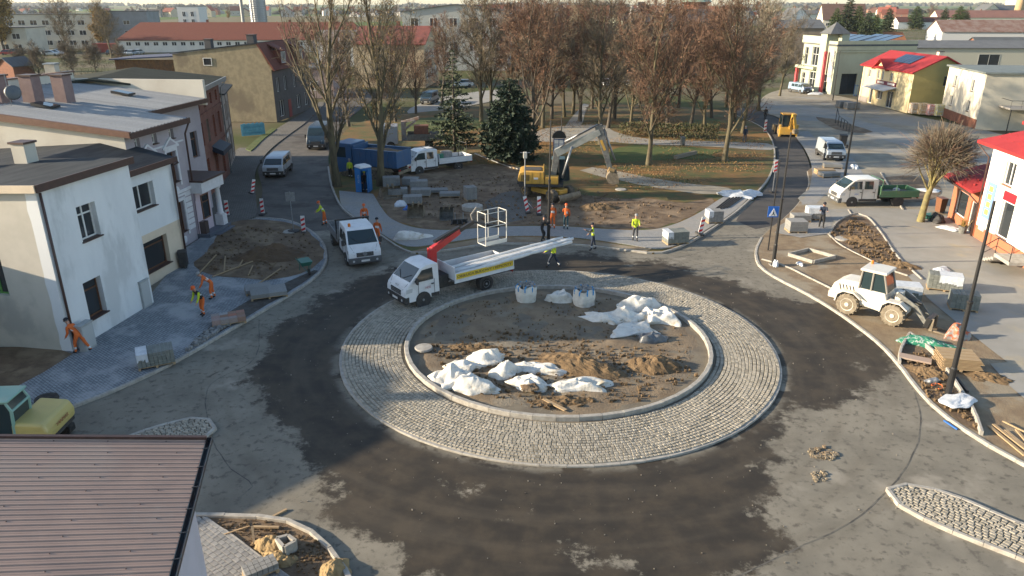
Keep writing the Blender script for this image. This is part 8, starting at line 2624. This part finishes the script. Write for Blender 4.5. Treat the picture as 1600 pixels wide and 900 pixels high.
crumple('grey_bag', 'dark grey plastic bag in front of the far right heap', 'bag', G(1018, 531, .08), .65, .4, .45, 10, 50, M('grey_plastic', (0.08, 0.085, 0.095), (0.13, 0.14, 0.15), scale=4, rough=.4), None, .8)
for i, (px, py, rx, h, m, lb, z) in enumerate(((1150, 306, 1.2, .45, FILM, 'white torn film heap at the end of the north pavement', .13), (1172, 304, 1.0, .35, FILM, 'smaller torn film heap right of the first', .13), (1500, 626, .8, .12, FILM, 'white sheet lying at the foot of the tall lamp post', .3), (1468, 424, .9, .2, FILM, 'white film strip behind the long green pallet', .13), (1335, 262, .7, .3, FILM, 'white film scrap right of the silver blue van', .13),
                                            (1462, 345, .8, .55, DARKP, 'dark covered pile beside the brown bin', .13), (1488, 358, .9, .18, FILM, 'white insulation piece by the annexe wall', .13), (1421, 300, .6, .2, FILM, 'white film left of the ball tree bed', .13), (1450, 298, .9, .22, FILM, 'white film right of the ball tree trunk', .13), (1275, 147, 1.5, .35, FILM, 'white film scrap beside the light blue minivan', .12), (625, 322, .5, .4, FILM, 'white sack in the soil yard left of the buckets', .12), (640, 326, .5, .35, MATS['blue_plastic'], 'blue sack beside the white one', .12), (1212, 415, .3, .35, FILM, 'white rag at the foot of the crossing lamp post', .12), (1250, 413, .3, .2, FILM, 'small white rag on the sand bed', .12))):
    crumple('film_scrap' if m is FILM else 'covered_pile', lb, 'film' if m is FILM else 'pile', G(px, py, z), rx, rx * .55, h, i * 23 - 20, 100 + i * 2.3, m, None, .9)
# standing bulk bags of rubble
def bulk_bag(label, px, py, seed):
    o = thing('standing_bulk_bag', label, 'bag', G(px, py, .06), R(seed * 20), 'standing bulk bags')
    mb = MB()
    nu, nv = 36, 12
    vs = []
    for j in range(nv + 1):
        z = .92 * j / nv
        for i in range(nu):
            t = 2 * math.pi * i / nu
            sq = 1 / max(abs(math.cos(t)), abs(math.sin(t))) ** .45
            r_ = .48 * sq * (1 + .10 * math.sin(math.pi * z / .95)) * (1 + .10 * noise.noise(Vector((math.cos(t) * 2.2, math.sin(t) * 2.2, z * 3 + seed * 5))) + .05 * noise.noise(Vector((math.cos(t) * 6, math.sin(t) * 6, z * 7 + seed))))
            vs.append((r_ * math.cos(t), r_ * math.sin(t), z + (.07 * math.sin(t * 4 + seed) + .05 * noise.noise(Vector((t * 2, seed, 0))) if j == nv else 0)))
    mb.raw(vs, [(j * nu + i, j * nu + (i + 1) % nu, (j + 1) * nu + (i + 1) % nu, (j + 1) * nu + i) for j in range(nv) for i in range(nu)])
    mb.build('sack', WOV, o, smooth=True)
    rr = random.Random(seed)
    m = MB()
    for i in range(70):
        m.obox((rr.uniform(-.36, .36), rr.uniform(-.36, .36), .82 + rr.uniform(0, .16)), rr.uniform(.08, .2), rr.uniform(.08, .16), rr.uniform(.06, .14), rr.uniform(0, 3), (rr.uniform(-.6, .6), rr.uniform(-.6, .6)))
    tag(m.build('rubble', BLK, o, fix=False), kind='stuff')
    for i in range(8):
        t = i * math.pi / 4 + .3
        MB().tube([(.53 * math.cos(t), .53 * math.sin(t), .66), (.55 * math.cos(t), .55 * math.sin(t), .84), (.44 * math.cos(t + .12), .44 * math.sin(t + .12), .99)], .035, 5).build('strap', M('strap_blue', (0.03, 0.24, 0.52), rough=.6), o)
bulk_bag('standing white bulk bag with blue straps behind the lorry tail', 822, 470, 1)
bulk_bag('standing white bulk bag of grey stones with blue straps', 912, 476, 2)

def heap(label, px, py, rx, ry, h, ang, seed, mat, z=.05, rough=1.0, name='soil_heap'):
    mb = MB()
    nr, na = 16, 44
    vs = []
    for j in range(nr + 1):
        t = j / nr
        for i in range(na):
            a = 2 * math.pi * i / na
            e = 1 + .25 * fbm(math.cos(a) * 1.2 + seed, math.sin(a) * 1.2, seed)
            x, y = math.cos(a) * t * rx * e, math.sin(a) * t * ry * e
            base = (1 - t * t) ** 1.3
            vs.append((x, y, base * h * (1 + .35 * fbm(x * .9 + seed, y * .9, 1)) + rough * (1 - t ** 4) * (.10 * fbm(x * 3 + seed, y * 3, 2) + .05 * noise.noise(Vector((x * 9, y * 9, seed)))) - .06 * t))
    mb.raw(vs, [(j * na + i, j * na + (i + 1) % na, (j + 1) * na + (i + 1) % na, (j + 1) * na + i) for j in range(nr) for i in range(na)])
    o = mb.build(name, mat)
    o.location = G(px, py, z)
    o.rotation_euler = (0, 0, R(ang))
    return tag(o, label, 'heap', 'heaps of soil')
SOILB = M('turned_earth', (0.155, 0.105, 0.058), (0.105, 0.070, 0.038), scale=3, bump=1.5, bscale=12, rough=1.0)
heap('long ridge of turned earth across the roundabout island', 905, 575, 2.6, 1.0, .55, -28, 3, SOILB)
heap('round mound of turned earth at the right of the island', 1020, 572, 1.5, .9, .45, -5, 5, SOILB)
heap('low dark earth ridge at the left of the island', 745, 545, 1.9, .5, .22, -4, 8, SOILB)
heap('flat patch of loose earth at the front of the island', 890, 628, 1.9, .6, .18, 4, 9, SOILB)
heap('brown earth mound in the left soil bay', 425, 400, 2.4, 1.5, .75, 10, 11, M('bay_earth', (0.12, 0.075, 0.042), (0.09, 0.058, 0.034), scale=2, bump=1.2, bscale=14), .1)
heap('earth heap below the excavator bucket', 935, 325, 2.2, 1.2, .35, 0, 12, SOILB, .1)
heap('loose earth in the plaza planting bed', 1350, 378, 2.3, 1.0, .30, -40, 13, SOILB, .1)
heap('loose earth at the tip of the plaza planting bed', 1405, 415, 1.6, .7, .28, -42, 14, SOILB, .1)
heap('earth heap in the garden strip beside the lamp post', 1452, 585, 1.2, .6, .28, -50, 15, SOILB, .12)
heap('churned earth on the sand right of the lamp post', 1545, 590, 1.4, .7, .14, -20, 16, SOILB, .1)
heap('yellow sand heap beside the foundation block', 425, 852, .7, .45, .28, 0, 17, M('yellow_sand', (0.30, 0.21, 0.10), (0.23, 0.16, 0.08), scale=3, bump=1, bscale=16), .06)
heap('yellow sand heap at the right end of the corner bed', 522, 893, .5, .6, .3, 0, 18, MATS['yellow_sand'], .06)
heap('yellow sand patch in the middle of the corner bed', 432, 873, .8, .4, .2, -20, 19, MATS['yellow_sand'], .06)
# loose clods and stones
def scatter(name, label, poly_px, n, lo, hi, mat, z, seed, flat=.6):
    rr = random.Random(seed)
    P = gp(*poly_px)
    x0, x1, y0, y1 = min(p.x for p in P), max(p.x for p in P), min(p.y for p in P), max(p.y for p in P)
    m = MB()
    k = 0
    while k < n:
        x, y = rr.uniform(x0, x1), rr.uniform(y0, y1)
        if not inside((x, y), P):
            continue
        k += 1
        s = lo + (hi - lo) * rr.random() ** 2.5
        c = Vector((x, y, z + s * .25))
        q = [c + Vector((rr.uniform(.6, 1.1) * s * a, rr.uniform(.6, 1.1) * s * b, rr.uniform(.5, 1.0) * s * flat * d)) for d in (-1, 1) for a, b in ((-.5, -.5), (.5, -.5), (.5, .5), (-.5, .5))]
        m.hexa(q)
    tag(m.build(name, mat, fix=False), label, kind='stuff')
scatter('rubble', 'grey broken stones along the left kerb', [(293, 552), (325, 520), (372, 492), (372, 505), (350, 516), (320, 538)], 420, .06, .22, BLK, .11, 1)
scatter('clods', 'clods of earth over the roundabout island', [(660, 545), (760, 520), (900, 530), (1060, 560), (1090, 590), (1000, 630), (860, 645), (740, 620)], 1500, .03, .16, SOILB, .09, 2)
scatter('island_clods', 'fine clods on the far half of the roundabout island', [(660, 530), (700, 480), (820, 462), (960, 470), (1060, 510), (1090, 560), (900, 530)], 700, .02, .09, SOILB, .08, 12)
scatter('bed_clods', 'clods in the plaza planting bed', [(1300, 368), (1334, 342), (1372, 370), (1425, 428), (1350, 404)], 420, .04, .22, SOILB, .13, 3)
scatter('yard_clods', 'clods in the soil yard', [(600, 300), (760, 270), (1000, 315), (1090, 330), (1000, 355), (700, 355)], 900, .05, .2, SOIL, .12, 4)
scatter('bay_clods', 'clods in the left soil bay', [(305, 420), (350, 355), (470, 360), (500, 400), (420, 438)], 420, .04, .18, SOIL, .12, 5)
scatter('garden_clods', 'clods in the garden strip', [(1412, 560), (1440, 552), (1500, 630), (1524, 672), (1450, 625)], 320, .04, .18, SOILB, .13, 6)
scatter('corner_clods', 'debris in the corner bed', [(330, 815), (420, 818), (500, 850), (540, 900), (470, 900), (400, 860)], 500, .02, .08, SOILB, .07, 7)
scatter('road_mud', 'lumps of dried mud on the asphalt', [(1262, 700), (1290, 698), (1312, 712), (1300, 720), (1266, 716)], 160, .03, .12, SAND, .0, 8, .4)
scatter('road_mud', 'small patch of dried mud nearer the right splitter', [(1268, 738), (1290, 736), (1292, 752), (1270, 754)], 90, .03, .12, SAND, .0, 9, .4)
scatter('road_grit', 'grit and leaf scraps strewn over the road', [(300, 600), (420, 480), (700, 415), (1150, 400), (1400, 620), (1590, 760), (1380, 890), (700, 890), (450, 780)], 700, .015, .05, M_stone('grit', (0.25, 0.22, 0.17), (0.35, 0.31, 0.25), (0.16, 0.13, 0.10)), .0, 10)

def plank(label, a, b, w_=.14, t=.04, za=.14, zb=None, mat=None, name='plank', cat='plank', group='loose planks'):
    A, B = G(a[0], a[1], za), G(b[0], b[1], zb if zb is not None else za)
    o = beam(MB(), A, B, t, w_).build(name, mat or WOOD)
    return tag(o, label, cat, group)
for i, (a, b, w_) in enumerate((((1545, 665), (1602, 712), .12), ((1552, 663), (1608, 706), .12), ((1571, 672), (1602, 698), .12), ((1588, 671), (1604, 690), .1))):
    plank(['leftmost long board on the sand at the right edge', 'second long board on the sand at the right edge', 'shorter board right of the two long ones', 'shortest board at the right edge'][i], a, b, w_, .05, .15)
plank('pale board lying at the front of the roundabout island', (849, 623), (884, 641), .16, .04, .16)
for i, (a, b) in enumerate((((310, 428), (338, 398), ), ((332, 432), (395, 408)), ((372, 418), (382, 402)), ((352, 400), (350, 424)), ((388, 430), (395, 415)), ((400, 446), (438, 420)))):
    plank(['long pole lying by the steps in the left bay', 'long thin pole across the left bay', 'short board in the middle of the left bay', 'thin stake in the left bay', 'short pale board near the mound', 'pole lying towards the wheelbarrow'][i], a, b, .07, .05, .2, None, WOOD)
plank('shovel with blue blade lying on the sand at the right edge', (1567, 658), (1604, 676), .05, .05, .2)
plank('brown stake standing in the corner bed', (397, 849), (394, 822), .07, .05, .1, .35)
plank('timber lying across the corner bed', (396, 823), (436, 824), .08, .05, .14)
plank('green tipped stick in the corner bed', (350, 835), (390, 822), .03, .03, .12, .35)
plank('stick lying on the road at the south kerb', (425, 808), (448, 796), .08, .06, .03)
plank('grey timber bench log on the lawn', (1055, 246), (1087, 238), .35, .35, .3, None, M('old_log', (0.2, 0.17, 0.13), rough=.9), 'log_bench', 'bench', 'park logs')
plank('blue hose piece lying at the east kerb', (1475, 657), (1496, 671), .06, .05, .03, None, MATS['blue_plastic'], 'hose_piece', 'hose', None)
plank('black pipe lying along the garden edging', (1494, 590), (1512, 612), .1, .1, .2, None, DARKP, 'pipe', 'pipe', None)
for i in range(6):
    plank(['first', 'second', 'third', 'fourth', 'fifth', 'sixth'][i] + ' grey strip from the left stacked behind the white pickup', (742 + i * 9, 240 + i * 3), (800 + i * 5, 262 + i * 2 - i), .18, .1, .15, None, [STEEL, WOOD, CONC][i % 3], 'steel_strip', 'strip', 'strips behind the pickup')
for i in range(5):
    plank(['leftmost', 'second', 'middle', 'fourth', 'rightmost'][i] + ' black cable duct beside the torn film heap', (1116 + i * 5, 328 - i), (1140 + i * 6, 309 - i), .08, .08, .18, None, DARKP, 'cable_duct', 'duct', 'black cable ducts')
# slab path under the loader, pink board
o = MB().obox(G(1430, 560, .28), 1.3, .5, .08, R(-30)).build('stone_slab', M('pink_slab', (0.33, 0.25, 0.20), rough=.9), bevel=.01)
tag(o, 'pinkish slab lying in the garden strip', 'slab')
# board stack with netting
o = thing('board_stack', 'stack of brown boards on bearers behind the lamp post', 'boards', G(1492, 572, .12), R(-12))
for k in range(9):
    for j in range(4):
        MB().box(-.8 + (k * 7 % 5) * .03, -.6 + j * .31, .1 + k * .06, .75 + (k * 3 % 4) * .05, -.6 + j * .31 + .26, .1 + k * .06 + .035).build('board', WOOD, o)
for x in (-.7, 0, .6):
    MB().box(x, -.62, 0, x + .1, .65, .098).build('bearer', WOOD, o)
o = crumple('green_netting', 'green mesh netting dumped beside the board stack', 'netting', G(1447, 538, .12), 1.35, .55, .3, -24, 77, M('net_green', (0.02, 0.17, 0.10), (0.35, 0.40, 0.38), scale=7, lo=.5, hi=.6, rough=.7, bump=1, bscale=20), None, .9)
crumple('plate_compactor', 'red and grey plate compactor beyond the board stack', 'machine', G(1497, 527, .12), .55, .35, .7, 0, 61, M('compactor_paint', (0.42, 0.10, 0.04), (0.28, 0.27, 0.25), scale=4, lo=.45, hi=.55, rough=.6), None, .8)
crumple('metal_tin', 'silver tin with orange cable in the garden strip', 'tin', G(1456, 597, .2), .25, .18, .28, 0, 62, STEEL, None, .2)
o = MB().tube([G(1456 + 6 * math.cos(t * .7) + t * 1.2, 598 + 3 * math.sin(t * .7) + t * .6, .38) for t in range(14)], .018, 5).build('orange_cable', M('cable_orange', (0.5, 0.12, 0.03), rough=.6))
tag(o, 'coiled orange cable in the garden strip', 'cable')
# frames, rings, buckets
def frame4(name, label, cat, px, z0, z1, t, mat):
    o = thing(name, label, cat, (0, 0, 0))
    P = [G(*p) for p in px]
    for a, b in zip(P, P[1:] + P[:1]):
        beam(MB(), a.lerp(b, .02) + Vector((0, 0, (z0 + z1) / 2)), a.lerp(b, .985) + Vector((0, 0, (z0 + z1) / 2)), z1 - z0, t).build('edge_stone', mat, o)
frame4('planter_frame', 'square frame of kerb stones round a tree pit on the sand bed', 'planter', [(1231, 402), (1263, 394), (1305, 406), (1270, 414)], .05, .30, .1, CONC)
frame4('foundation_block', 'hollow concrete lamp foundation in the corner bed', 'foundation', [(434, 858), (452, 853), (464, 862), (446, 872)], .05, .42, .1, CONC)
o = MB().lathe([(.55, 0), (.82, 0), (.82, .32), (.72, .34), (.6, .34), (.55, .3)], n=28).build('concrete_ring', CONC)
o.location = G(738, 327, .12)
tag(o, 'round concrete manhole ring in the soil yard', 'ring')
for i, (px, py, r_, z) in enumerate(((662, 545, .42, .16), (970, 297, .5, .1), (453, 363, .5, .13), (1316, 374, .5, .16))):
    o = MB().lathe([(r_, 0), (r_, .07), (r_ * .93, .10), (r_ * .2, .11), (.02, .11)], n=22).build('manhole_cover', CONC)
    o.location = G(px, py, z - .05)
    tag(o, ['pale round manhole cover at the left of the island', 'round manhole lid on the park lawn', 'round black sign foot cover in the left bay', 'round concrete lid in the planting bed'][i], 'manhole')
def bucket(label, px, py, ang, w_, mat):
    o = thing('excavator_bucket', label, 'bucket', G(px, py, .12), R(ang), 'spare excavator buckets')
    pr = [(0, .9), (-.35, .75), (-.5, .4), (-.4, .1), (-.1, 0), (.5, .0)]
    m = MB()
    for (xa, za), (xb, zb_) in zip(pr, pr[1:]):
        m.raw([(xa, -w_ / 2, za), (xa, w_ / 2, za), (xb, w_ / 2, zb_), (xb, -w_ / 2, zb_)], [(0, 1, 2, 3)])
    for y in (-w_ / 2, w_ / 2):
        m.raw([(x, y, z) for x, z in pr], [tuple(range(6))])
    s = m.build('shell', mat, o)
    for i in range(4):
        MB().obox((.58, -w_ / 2 + .1 + i * (w_ - .2) / 3, .02), .2, .08, .05).build('tooth', MUDM, s)
    MB().box(-.3, -.25, .75, .1, -.17, 1.1).box(-.3, .17, .75, .1, .25, 1.1).build('lug', MUDM, o)
bucket('big muddy bucket standing beside the roadside tree', 611, 308, -60, 1.7, MUDM)
bucket('upright muddy bucket at the pavement edge', 650, 338, -95, 1.2, MUDM)
bucket('skeleton bucket with bars beside the concrete ring', 698, 342, -90, 1.0, GREYM)
o = thing('fork_carriage', 'black fork carriage lying in front of the skeleton bucket', 'forks', G(718, 350, .12), R(10))
m = MB().box(-.6, 0, 0, .6, .08, .35)
m.build('carriage', BLACKM, o)
for x in (-.5, -.15, .15, .5):
    MB().tube([(x, .05, .3), (x * 1.3, -.5, .12)], .05, 5).build('fork', BLACKM, o)
for x in (-.3, .3):
    MB().tube([(x, .1, .2), (x, .15, .85)], .035, 5).build('upright', STEEL, o)
# bicycle railing by the far walk
o = thing('pipe_railing', 'black pipe railing beside the far walk', 'railing', (0, 0, 0))
A, B = G(1305, 193, .12), G(1331, 212, .12)
for i in range(7):
    p = A.lerp(B, i / 6)
    MB().tube([p, p + Vector((0, 0, 1.2 if i else 2.0))], .045, 6).build('bar', BLACKM, o)
MB().tube([A + Vector((0, 0, 2.0)), A.lerp(B, .16) + Vector((0, 0, 1.25)), B + Vector((0, 0, 1.2))], .05, 6).build('rail', BLACKM, o)
# blue fence and yard boards
o = thing('blue_fence', 'bright blue wooden fence at the stucco gable', 'fence', (0, 0, 0))
A, B = G(378, 214), G(414, 211)
for i in range(16):
    p = A.lerp(B, i / 16)
    MB().box(p.x, p.y, .1, p.x + .24, p.y + .04, 1.5 + .05 * (i % 3)).build('fence_board', M('fence_blue', (0.05, 0.20, 0.30), (0.07, 0.25, 0.36), scale=3, rough=.7), o)
for z in (.5, 1.2):
    beam(MB(), A + Vector((0, .07, z)), B + Vector((0, .07, z)), .08, .05).build('rail', BROWNT, o)
o = thing('gate_fence', 'blue metal gate beside the pale green shop', 'gate', G(1333, 152, .1), R(-8))
for i in range(16):
    MB().box(i * .36, 0, .15, i * .36 + .06, .05, 2.2).build('bar', M('gate_blue', (0.04, 0.10, 0.24), rough=.5), o)
MB().box(0, .051, .3, 5.6, .09, .42).box(0, .051, 1.9, 5.6, .09, 2.0).build('rail', MATS['gate_blue'], o)
# goods stacked at the yellow shop
for i in range(4):
    p = G(1424 + i * 13, 178 + i * 1.2, .12)
    o = MB().box(0, 0, 0, 1.4, 1.2, 1.5 + .1 * (i % 2)).build('goods_stack', [M('goods_a', (0.55, 0.52, 0.46), (0.4, 0.25, 0.12), scale=4), M('goods_b', (0.45, 0.28, 0.10), (0.55, 0.5, 0.4), scale=4), M('goods_c', (0.55, 0.5, 0.5), (0.5, 0.16, 0.12), scale=4), M('goods_d', (0.50, 0.44, 0.12), (0.5, 0.5, 0.48), scale=4)][i], bevel=.08)
    o.location = p
    tag(o, ['white bagged goods pallet at the side of the yellow shop', 'orange bagged goods pallet second at the yellow shop', 'red and white goods pallet third at the yellow shop', 'yellow goods pallet last at the yellow shop'][i], 'goods')
# brick pallet by the left kerb and concrete slabs
block_pallet('pallet of broken bricks and stones by the left kerb', 358, 503, 24, 1.6, 1.0, .25, .12, None, (4, 3, 1), M_stone('brick_mix', (0.40, 0.12, 0.05), (0.36, 0.35, 0.34), (0.30, 0.15, 0.09)))
block_pallet('flat stack of grey slabs on a pallet by the left kerb', 420, 461, 22, 1.9, 1.3, .22, .12, None, (2, 1, 2))
block_pallet('second stack of grey slabs left of the flat one', 404, 455, 24, 1.4, 1.1, .18, .12, None, (1, 1, 2))
block_pallet('loose pile of new paving blocks on the corner paving', 408, 896, 35, .9, .5, .2, .13, None, (6, 3, 2), BLK)
# ================================================================ AIR
hz_m = bpy.data.materials.new('haze')
hz_m.use_nodes = True
n_ = hz_m.node_tree.nodes
n_.remove(n_['Principled BSDF'])
pv_ = n_.new('ShaderNodeVolumePrincipled')
pv_.inputs['Color'].default_value = (0.80, 0.87, 0.95, 1)
pv_.inputs['Density'].default_value = 0.000055
pv_.inputs['Anisotropy'].default_value = 0.2
hz_m.node_tree.links.new(pv_.outputs[0], n_['Material Output'].inputs['Volume'])
tag(MB().box(-9000, -80, -1.5, 9000, 7100, 75).build('haze', hz_m), 'thin autumn haze over the town', kind='stuff')
